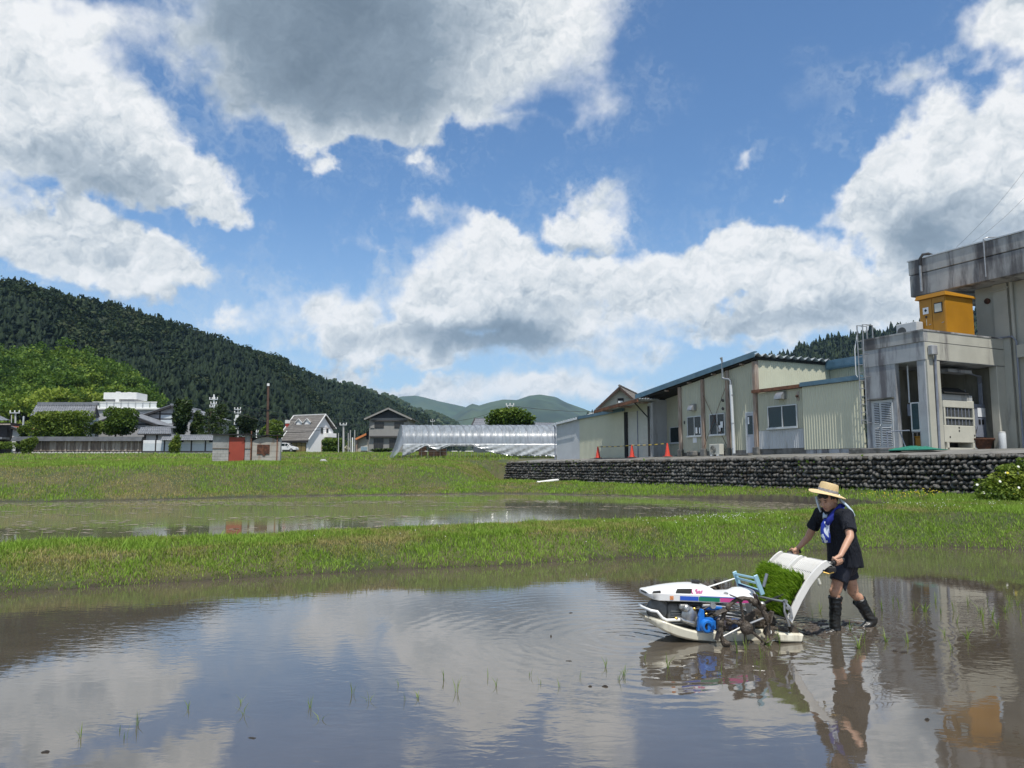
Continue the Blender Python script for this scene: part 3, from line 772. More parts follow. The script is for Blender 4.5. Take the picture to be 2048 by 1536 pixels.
m_conc = mat('stained_concrete', (0.36, 0.375, 0.39), 0.85, 0.12, 1.0, bump=0.25, bscale=18, dirt=(0.085, 0.078, 0.088), dscale=1.5, dthr=(0.47, 0.66), c2=(0.34, 0.36, 0.38), c2amt=0.5)
m_concdirty = mat('blackened_concrete', (0.36, 0.365, 0.36), 0.85, 0.15, 1.0, bump=0.25, bscale=18, dirt=(0.055, 0.05, 0.055), dscale=1.2, dthr=(0.42, 0.60))
m_conccream = mat('cream_and_sunlit_concrete', (0.41, 0.405, 0.35), 0.85, 0.08, 1.0, bump=0.15, bscale=20, dirt=(0.13, 0.12, 0.12), dscale=1.3, dthr=(0.57, 0.74))  # also on the sun-facing porch sides, where warm sunlight is put into the colour
m_porch = mat('shade_toned_porch_plaster', (0.25, 0.245, 0.20), 0.9, 0.15, 1.5, dirt=(0.10, 0.095, 0.085), dscale=1.6, dthr=(0.5, 0.7))  # base colour darkened to paint in the shade of the recess; streaks are dirt
m_concdark = mat('grey_concrete_base', (0.16, 0.155, 0.145), 0.9, 0.3, 3, bump=0.4, bscale=20, c2=(0.05, 0.055, 0.04), c2amt=0.7)
m_yard = mat('worn_yard_concrete', (0.17, 0.165, 0.155), 0.92, 0.2, 1.5, bump=0.3, bscale=25, c2=(0.11, 0.11, 0.09), c2amt=0.6)
m_pvc = mat('pale_pvc', (0.55, 0.58, 0.60), 0.4, 0.06, 4)
m_white = mat('white_paint', (0.74, 0.74, 0.72), 0.5, 0.05, 3)
m_paper = mat('paper', (0.72, 0.74, 0.76), 0.8, 0.03, 6)
m_galv = mat('galvanised_steel', (0.36, 0.37, 0.38), 0.45, 0.15, 8, metal=0.7)
m_black = mat('black_rubber', (0.012, 0.012, 0.013), 0.55, 0.2, 8)
m_darkvoid = mat('dark_interior', (0.02, 0.02, 0.02), 0.95, 0.2, 3)
m_yellow = mat('yellow_paint', (0.36, 0.165, 0.008), 0.45, 0.07, 1.5, c2=(0.42, 0.20, 0.012), c2amt=0.5)
m_acbody = mat('ivory_enamel', (0.52, 0.515, 0.45), 0.5, 0.05, 3, dirt=(0.30, 0.28, 0.22), dscale=3, dthr=(0.6, 0.85))
m_fin = mat('dark_fins', (0.06, 0.065, 0.065), 0.6, 0.3, 20)
m_bluegrey = mat('blue_grey_pipe', (0.20, 0.22, 0.27), 0.5, 0.15, 4)
m_rust = mat('rust', (0.10, 0.040, 0.022), 0.9, 0.45, 6, bump=0.3, bscale=30, c2=(0.035, 0.02, 0.015), c2amt=0.7)
m_stone = mat('river_stone', (0.070, 0.067, 0.062), 0.8, 0.5, 2.5, bump=0.4, bscale=40, c2=(0.17, 0.17, 0.16), c2amt=0.5)
m_mortar = mat('mossy_wall_core', (0.010, 0.011, 0.008), 0.98, 0.4, 5, bump=0.5, bscale=15)

# ------------------------------------------------------------------ local frame of the yard buildings: a runs away along the front, b into the buildings
BO = Vector((15.006, 27.70)); BU = Vector((-0.43315, 0.90132)); BV = Vector((0.90132, 0.43315)); BROT = math.atan2(-BU.y, -BU.x)
def bw(a, b, z): 
    p = BO + BU * a + BV * b; return Vector((p.x, p.y, z))
class Site:
    def __init__(self, name, label, cat, a, b, z, group=None):
        self.o = empty(name, bw(a, b, z), BROT, label, cat, group); self.a, self.b, self.z = a, b, z
    def put(self, mb, name, mats, parent=None, off=(0, 0, 0), **k):
        mb.v = [(-(p[0] - self.a) - off[0], p[1] - self.b - off[1], p[2] - self.z - off[2]) for p in mb.v]
        return mb.build(name, mats, parent or self.o, **k)
def corr(mb, a0, a1, b, zlo, zhi, pitch=0.13, depth=0.018, along='a'):
    """vertical ribbed sheet with a backing slab; zlo and zhi may be functions"""
    fl = zlo if callable(zlo) else (lambda q: zlo); fh = zhi if callable(zhi) else (lambda q: zhi)
    n = max(1, int(round(abs(a1 - a0) / pitch))); xs = []
    st = (a1 - a0) / n
    for i in range(n):
        s = a0 + i * st
        xs += [(s, 0), (s + st * 0.62, 0), (s + st * 0.72, depth), (s + st * 0.90, depth)]
    xs.append((a1, 0))
    P = (lambda q, d, z: (q, b - d, z)) if along == 'a' else (lambda q, d, z: (b - d, q, z))
    rows = [[P(q, d, fl(q)) for q, d in xs], [P(q, d, fh(q)) for q, d in xs]]
    mb.sheet(rows)
    bk = [P(a0, -0.004, fl(a0)), P(a1, -0.004, fl(a1)), P(a1, -0.10, fl(a1)), P(a0, -0.10, fl(a0)), P(a0, -0.004, fh(a0)), P(a1, -0.004, fh(a1)), P(a1, -0.10, fh(a1)), P(a0, -0.10, fh(a0))]
    mb.hexa(bk)
    return mb
def window(S, a0, a1, z0, z1, b=-0.02, parent=None, panes=2, name='window'):
    """aluminium window: frame with sill; the panes are children of the frame"""
    f = MB(); t = 0.045
    f.box(a0, a1, b - 0.05, b + 0.03, z0, z0 + t); f.box(a0, a1, b - 0.05, b + 0.03, z1 - t, z1)
    f.box(a0, a0 + t, b - 0.05, b + 0.03, z0 + t, z1 - t); f.box(a1 - t, a1, b - 0.05, b + 0.03, z0 + t, z1 - t)
    for k in range(1, panes):
        m_ = a0 + (a1 - a0) * k / panes
        f.box(m_ - t / 2, m_ + t / 2, b - 0.045, b + 0.03, z0 + t, z1 - t)
    f.box(a0 - 0.04, a1 + 0.04, b - 0.09, b - 0.052, z0 - 0.05, z0 + 0.03)
    w = S.put(f, name, m_alu, parent)
    for k in range(panes):
        q0 = a0 + (a1 - a0) * k / panes + t * 0.7; q1 = a0 + (a1 - a0) * (k + 1) / panes - t * 0.7
        S.put(MB().box(q0, q1, b - 0.015 - 0.012 * (k % 2), b - 0.005 - 0.012 * (k % 2), z0 + t * 0.8, z1 - t * 0.8), 'pane', m_darkglass, w)
    return w
def hood(S, a, z, w=0.34, h=0.33, d=0.32, striped=False):
    """quarter-round sheet-metal vent hood"""
    n = 6; rows = []
    for i in range(n + 1):
        th = math.pi / 2 * i / n
        rows.append([(a - w / 2, -0.02 - d * math.sin(th), z - h + h * math.cos(th)), (a + w / 2, -0.02 - d * math.sin(th), z - h + h * math.cos(th))])
    mb = MB().sheet(rows, 0.012, (0, -0.4, 1))
    for s in (-1, 1):
        mb.prism([(a + s * w / 2, -0.02, z - h)] + [(a + s * w / 2, -0.02 - d * math.sin(math.pi / 2 * i / n), z - h + h * math.cos(math.pi / 2 * i / n)) for i in range(n + 1)], (s * 0.008, 0, 0))
    o = S.put(mb, 'vent_hood', m_galv)
    if striped:
        for k in range(3):
            q = a + w / 2 + 0.002
            r0 = 0.30 + 0.2 * k
            pts = [(q, -0.02 - d * (r0) * math.sin(math.pi / 2 * i / n), z - h + h * r0 * math.cos(math.pi / 2 * i / n)) for i in range(n + 1)]
            S.put(MB().tube(pts, 0.016, 5), 'slat', m_rust, o)
    return o

# ------------------------------------------------------------------ yard behind the stone wall
zt = 2.12
yp = [wall_pt(54.0), wall_pt(46), wall_pt(38), wall_pt(30), wall_pt(22), wall_pt(10), wall_pt(-10), (60, -10), (60, 95), (6, 95), (-0.4, 60)]
yv = [(x + 0.02, y, zt) for x, y in yp[:7]] + [(x, y, 2.34) for x, y in yp[7:9]] + [(6, 95, 2.9), (-0.4, 60, 2.30)]
# a slight fall from the buildings to the wall: strips along the wall line
rowsY = []
for y in (54, 48, 42, 36, 30, 26, 22, 16, 8, -6):
    x0, _ = wall_pt(y)
    rowsY.append([(x0 + 0.20 + d * 0.90132, y + 0.1 + d * 0.43315, zt - 0.04 + min(d, 2.6) / 2.6 * 0.22) for d in (0, 0.8, 1.7, 2.6, 6, 14, 30, 60)])
MB().sheet(rowsY).build('yard_ground', m_yard, kind='structure')

# ------------------------------------------------------------------ stone wall: eight courses of river cobbles
Wv = Vector((-WALL_S, 1.0)).normalized(); Wn = Vector((-Wv.y, Wv.x))       # Wn points at the paddy
if Wn.x > 0: Wn = -Wn
wall = empty('stone_wall', (wall_pt(38)[0], 38, 0.8), 0, 'long low retaining wall of dark mossy river stones laid in level courses', 'stone wall')
W0 = Vector((wall.location.x, wall.location.y, 0.8))
pA = Vector(wall_pt(54.2)); pB = Vector(wall_pt(14.0)); LEN = (pB - pA).length; wd = (pB - pA).normalized()
core = []
for s, q in ((0, pA), (1, pB)):
    core.append([Vector((q.x, q.y, 0.35)) + Vector((Wn.x, Wn.y, 0)) * 0.06, Vector((q.x, q.y, 0.35)) - Vector((Wn.x, Wn.y, 0)) * 0.55,
                 Vector((q.x, q.y, 2.085)) - Vector((Wn.x, Wn.y, 0)) * 0.55, Vector((q.x, q.y, 2.085)) - Vector((Wn.x, Wn.y, 0)) * 0.16])
mb = MB(); mb.add([p - W0 for r in core for p in r], [(0, 1, 2, 3), (7, 6, 5, 4), (0, 4, 5, 1), (1, 5, 6, 2), (2, 6, 7, 3), (3, 7, 4, 0)])
mb.build('wall_core', m_mortar, wall)
rs = np.random.default_rng(23)
def stone_mesh(k):
    bm = bmesh.new(); bmesh.ops.create_icosphere(bm, subdivisions=2, radius=1.0)
    off = Vector(rs.uniform(-50, 50, 3))
    for v_ in bm.verts:
        p_ = v_.co.copy()
        f = 1 + 0.22 * mnoise.noise(p_ * 0.9 + off) + 0.08 * mnoise.noise(p_ * 2.4 + off)
        sq = max(abs(p_.x), abs(p_.y), abs(p_.z)) ** -0.35
        v_.co = p_ * f * min(sq, 1.25)
    for f_ in bm.faces: f_.smooth = True
    me = bpy.data.meshes.new('stone'); bm.to_mesh(me); bm.free(); return me
stone_mats = [m_stone,
    mat('pale_river_stone', (0.125, 0.120, 0.108), 0.85, 0.4, 3, bump=0.4, bscale=40, c2=(0.05, 0.05, 0.045), c2amt=0.6),
    mat('brown_river_stone', (0.060, 0.052, 0.042), 0.85, 0.4, 3, bump=0.4, bscale=40, c2=(0.02, 0.022, 0.016), c2amt=0.6)]
stones = []
for mi in range(3):
    for k in range(4):
        me = stone_mesh(k); me.materials.append(stone_mats[mi]); stones.append(me)
allst = []
course_h = 0.160
for c in range(8):
    s = rs.uniform(0, 0.2)
    z = 0.86 + (c + 0.5) * course_h - 0.06 + 0.012 * math.sin(c * 2.1)
    sgn = 1 if c % 2 else -1
    while s < LEN - 0.1:
        w = rs.uniform(0.12, 0.30)
        q = pA + wd * (s + w / 2)
        inset = 0.14 * (c / 8) - 0.03
        pos = Vector((q.x, q.y, z + rs.normal() * 0.016)) - Vector((Wn.x, Wn.y, 0)) * (inset + rs.normal() * 0.02)
        allst.append((q.y, pos, w, rs.uniform(0.85, 1.12), sgn * rs.uniform(0.15, 0.75), rs.random()))
        s += w * 0.93
allst.sort(key=lambda t: t[0])
yawW = math.atan2(wd.y, wd.x)
far_v = []; far_f = []
def stone_M(pos, w, hs, tilt):
    return Matrix.Translation(pos - W0) @ Matrix.Rotation(yawW, 4, 'Z') @ Matrix.Rotation(tilt, 4, 'Y') @ Matrix.Diagonal((w * 0.50, 0.16, course_h * 0.49 * hs, 1))
fm = MB()
near_st = [t for t in allst if t[1].x / t[1].y < 0.70]
keep_near = set(id(t) for t in near_st[:300])
ico = []
for me in stones[:4]: ico.append(([v.co.copy() for v in me.vertices], [tuple(p.vertices) for p in me.polygons]))
for t in allst:
    y, pos, w, hs, tilt, rn = t
    mi = 1 if rn > 0.91 else (2 if rn > 0.7 else 0)
    M = stone_M(pos, w, hs, tilt)
    if id(t) in keep_near:
        o = link('stone', stones[mi * 4 + int(rn * 997) % 4], wall); o.matrix_local = M
    else:
        vs, fs = ico[int(rn * 997) % 4]
        fm.mi = mi; fm.add([M @ v for v in vs], fs)
fm.build('stones', stone_mats, wall, smooth='all', fix=False, kind='stuff')
wn = 900; sW = rs.uniform(0, LEN, wn); hW = np.where(rs.random(wn) < .55, rs.exponential(.10, wn), rs.uniform(0, 1.25, wn)); keepw = vnoise(np.stack([sW, hW * 3], 1), .8, 12) > .5
Pw = np.array([[pA.x + wd.x * a + Wn.x * .10, pA.y + wd.y * a + Wn.y * .10, .86 + b] for a, b in zip(sW[keepw], hW[keepw])]) - np.array(W0)
Vw, Fw, tw_ = leafclumps(Pw, .12, rs, rs.uniform(.1, .7, len(Pw)), .6)
mesh_np('wall_weeds', Vw, Fw, m_broad, {'tint': tw_}, wall, kind='stuff')

# ------------------------------------------------------------------ long metal shed with timber posts
S = Site('metal_shed', 'long cream metal shed with timber posts and a blue edged folded roof sloping down', 'shed', 8.5, 0, 2.3)
rz = lambda a: 6.74 - (a - 8.5) * 0.1235
for a0, a1, low in ((8.68, 10.32, 2.50), (10.54, 12.16, 2.50), (12.38, 14.0, 2.46)):
    S.put(corr(MB(), a0, a1, 0, low, lambda q: rz(q) - 0.13), 'wall_panel', m_cream)
    S.put(MB().box(a0, a1, -0.01, 0.12, 2.25, low), 'plinth', m_concdark)
for a in (8.58, 10.43, 12.27, 14.1):
    po = S.put(MB().box(a - 0.10, a + 0.10, -0.12, 0.12, 2.62, rz(a) - 0.14), 'post', m_wood, bevel=0.012)
    S.put(MB().box(a - 0.16, a + 0.16, -0.19, 0.16, 2.25, 2.62), 'footing', m_concdark, bevel=0.02)
# folded-plate roof: waves across b, running down along a
mb = MB(); rows = []
bs = np.arange(-0.30, 6.9, 0.225)
for a in (8.26, 17.75):
    rows.append([(a, b_, rz(a) + (0.03 if i % 2 == 0 else 0.19)) for i, b_ in enumerate(bs)])
mb.sheet(rows, 0.012, (0, 0, -1)); S.put(mb, 'roof_sheet', m_roofplate)
pr = []
for a in (8.24, 17.78): pr.append([(a, -0.34, rz(a) - 0.03), (a, -0.31, rz(a) - 0.03), (a, -0.31, rz(a) + 0.23), (a, -0.34, rz(a) + 0.23)])
mb = MB(); mb.add(pr[0] + pr[1], [(0, 1, 2, 3), (7, 6, 5, 4), (0, 4, 5, 1), (1, 5, 6, 2), (2, 6, 7, 3), (3, 7, 4, 0)])
mb.add([(a, b_, rz(a) + z_) for a in (8.24, 17.78) for b_, z_ in ((-0.31, 0.20), (-0.15, 0.20), (-0.15, 0.235), (-0.31, 0.235))], [(0, 1, 2, 3), (7, 6, 5, 4), (0, 4, 5, 1), (1, 5, 6, 2), (2, 6, 7, 3), (3, 7, 4, 0)])
S.put(mb, 'roof_edge', m_bluetrim)
mb = MB()
mb.add([(a, b_, rz(a) + z_) for a in (8.4, 17.7) for b_, z_ in ((-0.22, -0.08), (6.6, -0.08), (6.6, 0.0), (-0.22, 0.0))], [(0, 1, 2, 3), (7, 6, 5, 4), (0, 4, 5, 1), (1, 5, 6, 2), (2, 6, 7, 3), (3, 7, 4, 0)])
S.put(mb, 'roof_beam', m_darkvoid)
for k, a in enumerate((9.3, 11.3, 13.2, 15.1, 16.9)):
    S.put(MB().box(a - 0.03, a + 0.03, -0.26, 0.0, rz(a) - 0.16, rz(a) - 0.082), 'rafter_end', m_wood)
S.put(corr(MB(), 0.12, 6.5, 8.5, 4.6, 6.66, along='b'), 'gable_wall', m_cream2)
# open bay
S.put(corr(MB(), 14.2, 17.15, 1.3, 2.3, lambda q: rz(q) - 0.1), 'bay_wall', m_cream)
S.put(MB().box(17.05, 17.15, 0.1, 1.4, 2.3, 5.5), 'bay_side_wall', m_greysheet)
S.put(MB().box(13.98, 14.06, 0.12, 1.4, 2.3, 5.9), 'bay_side_wall', m_cream)
window(S, 14.60, 16.7, 3.05, 3.95, 1.26)
window(S, 12.42, 13.55, 3.28, 4.31); window(S, 10.68, 11.80, 3.28, 4.33)
for a, z, w in ((13.35 - 0.55, 3.42, .14), (12.55, 3.40, .10), (11.05, 3.44, .15), (10.9, 3.62, .18)):
    S.put(MB().box(a - w / 2, a + w / 2, -0.075, -0.070, z, z + 0.30), 'paper_notice', m_paper)
S.put(MB().box(12.85, 13.15, -0.030, -0.024, 2.95, 3.22), 'paper_notice', m_paper)
hood(S, 13.0, 4.92)
# door
d = S.put(MB().box(8.72, 9.20, -0.055, -0.02, 2.36, 4.20), 'door', m_door, bevel=0.008)
f = MB(); f.box(8.66, 8.72, -0.07, 0.0, 2.34, 4.26); f.box(9.20, 9.26, -0.07, 0.0, 2.34, 4.26); f.box(8.72, 9.20, -0.07, 0.0, 4.20, 4.26)
S.put(f, 'door_frame', m_alu, d)
S.put(MB().box(8.80, 9.12, -0.066, -0.056, 3.22, 4.08), 'pane', m_darkglass, d)
S.put(MB().box(9.00, 9.09, -0.074, -0.069, 3.70, 4.02), 'paper_notice', m_paper, d)
S.put(MB().tube([(9.14, -0.06, 3.12), (9.14, -0.12, 3.12), (9.04, -0.12, 3.12)], 0.012, 6), 'door_handle', m_galv, d)
S.put(MB().box(8.7, 9.7, -0.5, -0.02, 2.26, 2.34), 'doorstep', m_concdark)
# brace wires
mb = MB()
mb.tube([(12.2, -0.10, 5.35), (10.55, -0.10, 2.75)], 0.012, 5); mb.tube([(10.5, -0.11, 5.55), (12.2, -0.11, 2.7)], 0.012, 5)
S.put(mb, 'brace_wire', m_rust)
# pipes
S.put(MB().tube([(10.46, -0.30, 5.95), (10.46, -0.30, 6.80), (10.46, -0.33, 6.92), (10.46, -0.36, 7.0)], [0.05, 0.05, 0.055, 0.075], 8), 'chimney_pipe', m_galv, smooth=True)
S.put(MB().tube([(10.46, -0.30, 6.0), (10.30, -0.30, 5.93), (10.08, -0.26, 5.90), (9.98, -0.24, 5.80), (9.98, -0.24, 5.60)], 0.055, 8), 'pipe_elbow', m_galv, smooth=True)
mb = MB().tube([(9.98, -0.24, 5.62), (9.96, -0.2, 3.4), (9.94, -0.2, 2.26)], [0.075, 0.075, 0.075], 10)
pp = S.put(mb, 'downpipe', m_pvc, smooth=True)
for z in (5.1, 3.75, 2.55): S.put(MB().lathe([(0.085, 0), (0.085, 0.05)], (9.97, -0.215, z), n=10), 'pipe_clip', m_galv, pp)
for z in (4.95, 4.55):
    S.put(MB().lathe([(0.02, 0), (0.09, 0.05), (0.05, 0.12)], (10.56, -0.18, z), (0.4, -1, -0.5), 10), 'flood_lamp', m_black)
S.put(MB().box(12.6, 13.1, -0.5, -0.18, 2.27, 2.52), 'stone_block', m_concdark, bevel=0.03)
S.put(MB().box(13.78, 13.83, -0.05, -0.02, 3.95, 4.1), 'switch_box', m_black)
# rear part of the shed beyond the annex
S.put(corr(MB(), 2.65, 8.46, 4.7, 4.6, 6.46), 'rear_wall', m_cream)
mb = MB().box(2.65, 8.44, 4.38, 8.0, 6.43, 6.50); mb.box(2.65, 8.44, 4.36, 4.62, 6.50, 6.86)
S.put(mb, 'rear_roof', m_bluetrim)
S.put(MB().box(5.9, 6.6, 4.0, 4.6, 5.25, 5.65), 'roof_unit', m_darkvoid)

# outdoor air conditioner units
def ac_unit(name, label, a, b, z, w, h, d, site_label='air conditioner'):
    U = Site(name, label, site_label, a, b, z)
    U.put(MB().box(a - w / 2, a + w / 2, b - d / 2, b + d / 2, z + 0.05, z + h), 'casing', m_acbody, bevel=0.015)
    U.put(MB().lathe([(0.22 * h / 0.6, 0), (0.22 * h / 0.6, 0.012)], (a + w * 0.12, b - d / 2 - 0.002, z + h * 0.53), (0, -1, 0), 20), 'fan_opening', m_fin)
    g = MB()
    for k in range(1, 5): 
        r = 0.22 * h / 0.6 * k / 4.3
        g.tube([(a + w * 0.12 + r * math.cos(t), b - d / 2 - 0.022, z + h * 0.53 + r * math.sin(t)) for t in np.linspace(0, 6.283, 19)], 0.006, 4, cap=False)
    U.put(g, 'fan_grille', m_acbody)
    for s in (-1, 1): U.put(MB().box(a + s * w * 0.3 - 0.06, a + s * w * 0.3 + 0.06, b - d / 2 - 0.03, b + d / 2 + 0.03, z - 0.02, z + 0.05), 'foot', m_white)
    return U
ac_unit('air_conditioner', 'small ivory outdoor air conditioner unit on the ground between two shed posts', 11.0, -0.34, 2.26, 0.74, 0.56, 0.28)

# ------------------------------------------------------------------ low annex between the shed and the concrete building
S = Site('shed_annex', 'low annex with a large window and bright blank cream wall below a blue roof edge', 'annex', 5.7, 0, 2.3)
S.put(corr(MB(), 5.76, 8.44, -0.02, 3.36, 5.08, 0.10), 'upper_wall_panel', m_cream)
S.put(corr(MB(), 5.76, 8.44, -0.02, 2.52, 3.35, 0.10), 'lower_wall_panel', m_greysheet)
S.put(corr(MB(), 2.70, 5.72, -0.09, 2.44, 5.10, 0.14), 'wall_panel', m_cream2)
S.put(MB().box(5.7, 8.45, -0.0, 0.15, 2.2, 2.52), 'plinth', m_concdark)
for k in range(5): S.put(MB().box(2.75 + k * 0.59, 3.31 + k * 0.59, -0.07, 0.1, 2.2, 2.438), 'block', m_conc, bevel=0.01)
S.put(MB().box(5.74, 8.66, -0.20, 0.0, 5.10, 5.24), 'eaves_flashing', m_rustflash)
S.put(MB().box(2.66, 5.74, -0.22, 0.0, 5.12, 5.30), 'roof_edge', m_bluetrim)
S.put(MB().box(2.66, 8.4, 0.0, 4.6, 5.14, 5.22), 'roof', m_bluetrim)
window(S, 6.07, 7.80, 3.42, 4.42, -0.05)
hood(S, 6.9, 5.02, 0.40, 0.34, 0.34, True)
S.put(MB().box(5.95, 6.05, -0.07, -0.04, 4.55, 4.95), 'lamp_board', m_wood)
S.put(MB().lathe([(0.05, 0), (0.06, 0.10), (0.02, 0.16)], (6.0, -0.1, 4.75), (-0.6, -1, -0.1), 8), 'lamp', m_rust)

# ------------------------------------------------------------------ concrete building
S = Site('concrete_building', 'stained grey concrete building with a jutting roof slab and an open porch', 'building', 0, 0, 2.3)
S.put(MB().box(1.24, 2.62, 0.0, 0.22, 2.3, 5.58), 'wall', m_conc)
S.put(MB().box(2.50, 2.62, 0.22, 4.5, 2.3, 5.58), 'wall', m_conc)
S.put(MB().box(-0.02, 2.64, -0.02, 4.5, 5.58, 6.24), 'beam', m_conc)
S.put(MB().box(-0.03, 2.65, -0.03, 0.20, 6.26, 6.64), 'parapet', m_concdirty)
S.put(MB().box(-0.03, 0.17, 0.20, 4.74, 6.26, 6.66), 'parapet', m_conccream)
S.put(MB().box(-0.05, 2.67, -0.05, 4.74, 6.64, 6.70), 'coping', m_concdirty)
S.put(MB().box(0.17, 2.6, 0.2, 4.5, 6.24, 6.60), 'porch_roof', m_concdark)
S.put(MB().box(0.00, 0.34, 0.00, 0.38, 2.3, 5.58), 'pillar', m_conc, bevel=0.02)
S.put(MB().box(-0.06, 0.0, 0.03, 0.36, 2.3, 5.58), 'sunlit_pillar_face', m_conccream)  # sun-facing side of the corner pillar, its warm light painted as a paler tone
S.put(MB().box(-0.012, 0.30, 0.50, 0.82, 2.3, 5.58), 'pillar', m_conccream, bevel=0.02)
S.put(MB().box(-0.012, 0.30, 4.12, 4.74, 2.3, 5.58), 'pillar', m_conccream, bevel=0.02)
S.put(MB().box(-0.03, 0.0, 0.02, 4.74, 5.60, 6.23), 'sunlit_beam_face', m_conccream)  # sunlit side of the beam, the light put into the same warm colour
S.put(MB().box(-0.04, 2.66, -0.035, -0.022, 6.235, 6.262), 'joint_line', m_concdark)
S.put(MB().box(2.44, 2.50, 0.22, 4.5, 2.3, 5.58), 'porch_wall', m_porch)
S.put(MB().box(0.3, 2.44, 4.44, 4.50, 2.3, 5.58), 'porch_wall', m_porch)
# main block behind, with its roof slab
S.put(MB().box(-26, 1.05, 4.76, 14, 2.3, 8.86), 'wall', m_conccream)
S.put(MB().box(-26, 3.12, 3.65, 15, 8.87, 9.78), 'roof_slab', m_concdirty, bevel=0.02)
S.put(MB().box(-26, 3.14, 3.63, 15, 9.80, 10.40), 'roof_slab', m_concdirty, bevel=0.02)
S.put(MB().box(-26, 3.17, 3.60, 15, 10.40, 10.45), 'roof_trim', m_alu)
S.put(MB().box(-0.30, 0.25, 4.62, 4.76, 2.3, 8.86), 'pilaster', m_conccream)
S.put(MB().box(-8, -0.62, 4.45, 4.76, 5.85, 6.33), 'ledge', m_conccream)
S.put(MB().tube([(-0.45, 4.65, 8.85), (-0.45, 4.65, 2.3)], 0.06, 8), 'downpipe', m_conccream, smooth=True)
S.put(MB().tube([(-0.40, 4.7, 8.75), (-0.32, 4.55, 8.62), (0.3, 4.55, 8.6)], 0.03, 6), 'conduit', m_conccream)
S.put(MB().tube([(0.1, 4.6, 6.72), (-0.45, 4.5, 6.70), (-0.60, 4.5, 6.5), (-0.58, 4.5, 2.3)], 0.035, 6), 'conduit', m_bluegrey)
wn = S.put(MB().box(-2.2, -0.80, 4.70, 4.755, 3.35, 4.65), 'window', m_alu)
S.put(MB().box(-2.14, -0.86, 4.69, 4.70, 3.41, 4.59), 'pane', m_darkglass, wn)
S.put(MB().lathe([(0.12, 0), (0.12, 0.05)], (0.55, 4.75, 8.3), (0, -1, 0), 12), 'vent', m_rust)
S.put(MB().tube([(2.53, 3.56, 9.0), (2.53, 3.56, 10.1)], 0.05, 8), 'conduit', m_galv, smooth=True)
S.put(MB().tube([(2.53, 3.56, 10.1), (2.52, 3.58, 10.40), (2.45, 3.65, 10.56), (2.30, 3.80, 10.58), (2.2, 3.9, 10.5)], 0.06, 8), 'conduit', m_black, smooth=True)
S.put(MB().tube([(-0.2, 3.56, 9.0), (-0.2, 3.56, 10.5), (-0.3, 3.7, 10.55), (-0.6, 3.75, 10.48)], 0.025, 6), 'conduit', m_galv)
# louvred door
dd = S.put(MB().box(1.42, 2.34, -0.03, 0.0, 2.42, 4.24), 'louvred_door', m_greysheet)
for q0, q1, z0, z1 in ((2.0, 2.22, 2.50, 3.22), (2.0, 2.22, 3.34, 4.14), (1.48, 1.90, 2.50, 3.22), (1.48, 1.90, 3.34, 4.14)):
    S.put(MB().box(q0, q1, -0.034, -0.030, z0, z1), 'louvre_gap', m_darkvoid, dd)
    n = int((z1 - z0) / 0.062)
    mb = MB()
    for k in range(n):
        z_ = z0 + (z1 - z0) * (k + 0.5) / n
        mb.hexa([(q0, -0.062, z_ - 0.022), (q1, -0.062, z_ - 0.022), (q1, -0.036, z_ + 0.006), (q0, -0.036, z_ + 0.006), (q0, -0.062, z_ - 0.008), (q1, -0.062, z_ - 0.008), (q1, -0.036, z_ + 0.020), (q0, -0.036, z_ + 0.020)])
    S.put(mb, 'louvre', m_greysheet, dd)
S.put(MB().ell((1.95, -0.06, 3.28), (0.025, 0.03, 0.025)), 'door_handle', m_galv, dd)
S.put(MB().box(1.35, 2.42, -0.14, 0.0, 4.27, 4.32), 'door_canopy', m_concdark)
S.put(MB().box(1.1, 2.9, -0.75, -0.01, 2.2, 2.40), 'doorstep', m_concdark, bevel=0.02)
# rain head and pipe at the corner
S.put(MB().box(-0.24, -0.05, 0.12, 0.42, 5.75, 6.10), 'rain_head', m_conc, bevel=0.02)
S.put(MB().tube([(-0.13, 0.42, 5.75), (-0.10, 0.43, 5.5), (-0.07, 0.43, 2.3)], 0.045, 8), 'downpipe', m_bluegrey, smooth=True)
# ladder
ld = MB()
for a in (2.34, 2.60): ld.tube([(a, -0.30, 3.35), (a, -0.30, 7.25), (a, -0.05, 7.25), (a, 0.25, 7.25), (a, 0.25, 6.7)], 0.024, 6)
lo = S.put(ld, 'ladder', m_galv)
for k in range(11): S.put(MB().tube([(2.34, -0.30, 3.5 + k * 0.31), (2.60, -0.30, 3.5 + k * 0.31)], 0.018, 5), 'rung', m_galv, lo)
mb = MB()
for z in (3.4, 4.3, 5.2, 6.1):
    for a in (2.34, 2.60): mb.tube([(a, -0.30, z), (a, 0.0, z)], 0.016, 5)
S.put(mb, 'bracket', m_galv, lo)
S.put(MB().tube([(2.68, -0.3, 5.2), (2.72, -0.34, 5.3), (2.72, -0.34, 6.3), (2.70, -0.2, 6.9)], 0.02, 6), 'conduit', m_pvc)
# pipes inside the porch
for k in range(5): S.put(MB().tube([(0.9 - 0.03 * k, 4.36, 3.5), (0.9 - 0.03 * k, 4.36, 5.0), (0.8 - 0.03 * k, 4.2, 5.25), (0.7, 3.6 - k * 0.1, 5.35)], 0.028, 6), 'conduit', m_bluegrey)
S.put(MB().tube([(1.05, 0.45, 4.1), (1.05, 0.45, 5.5)], 0.03, 6), 'conduit', m_pvc)
S.put(MB().box(0.5, 1.0, 2.0, 3.4, 5.30, 5.42), 'light_fitting', m_conc)

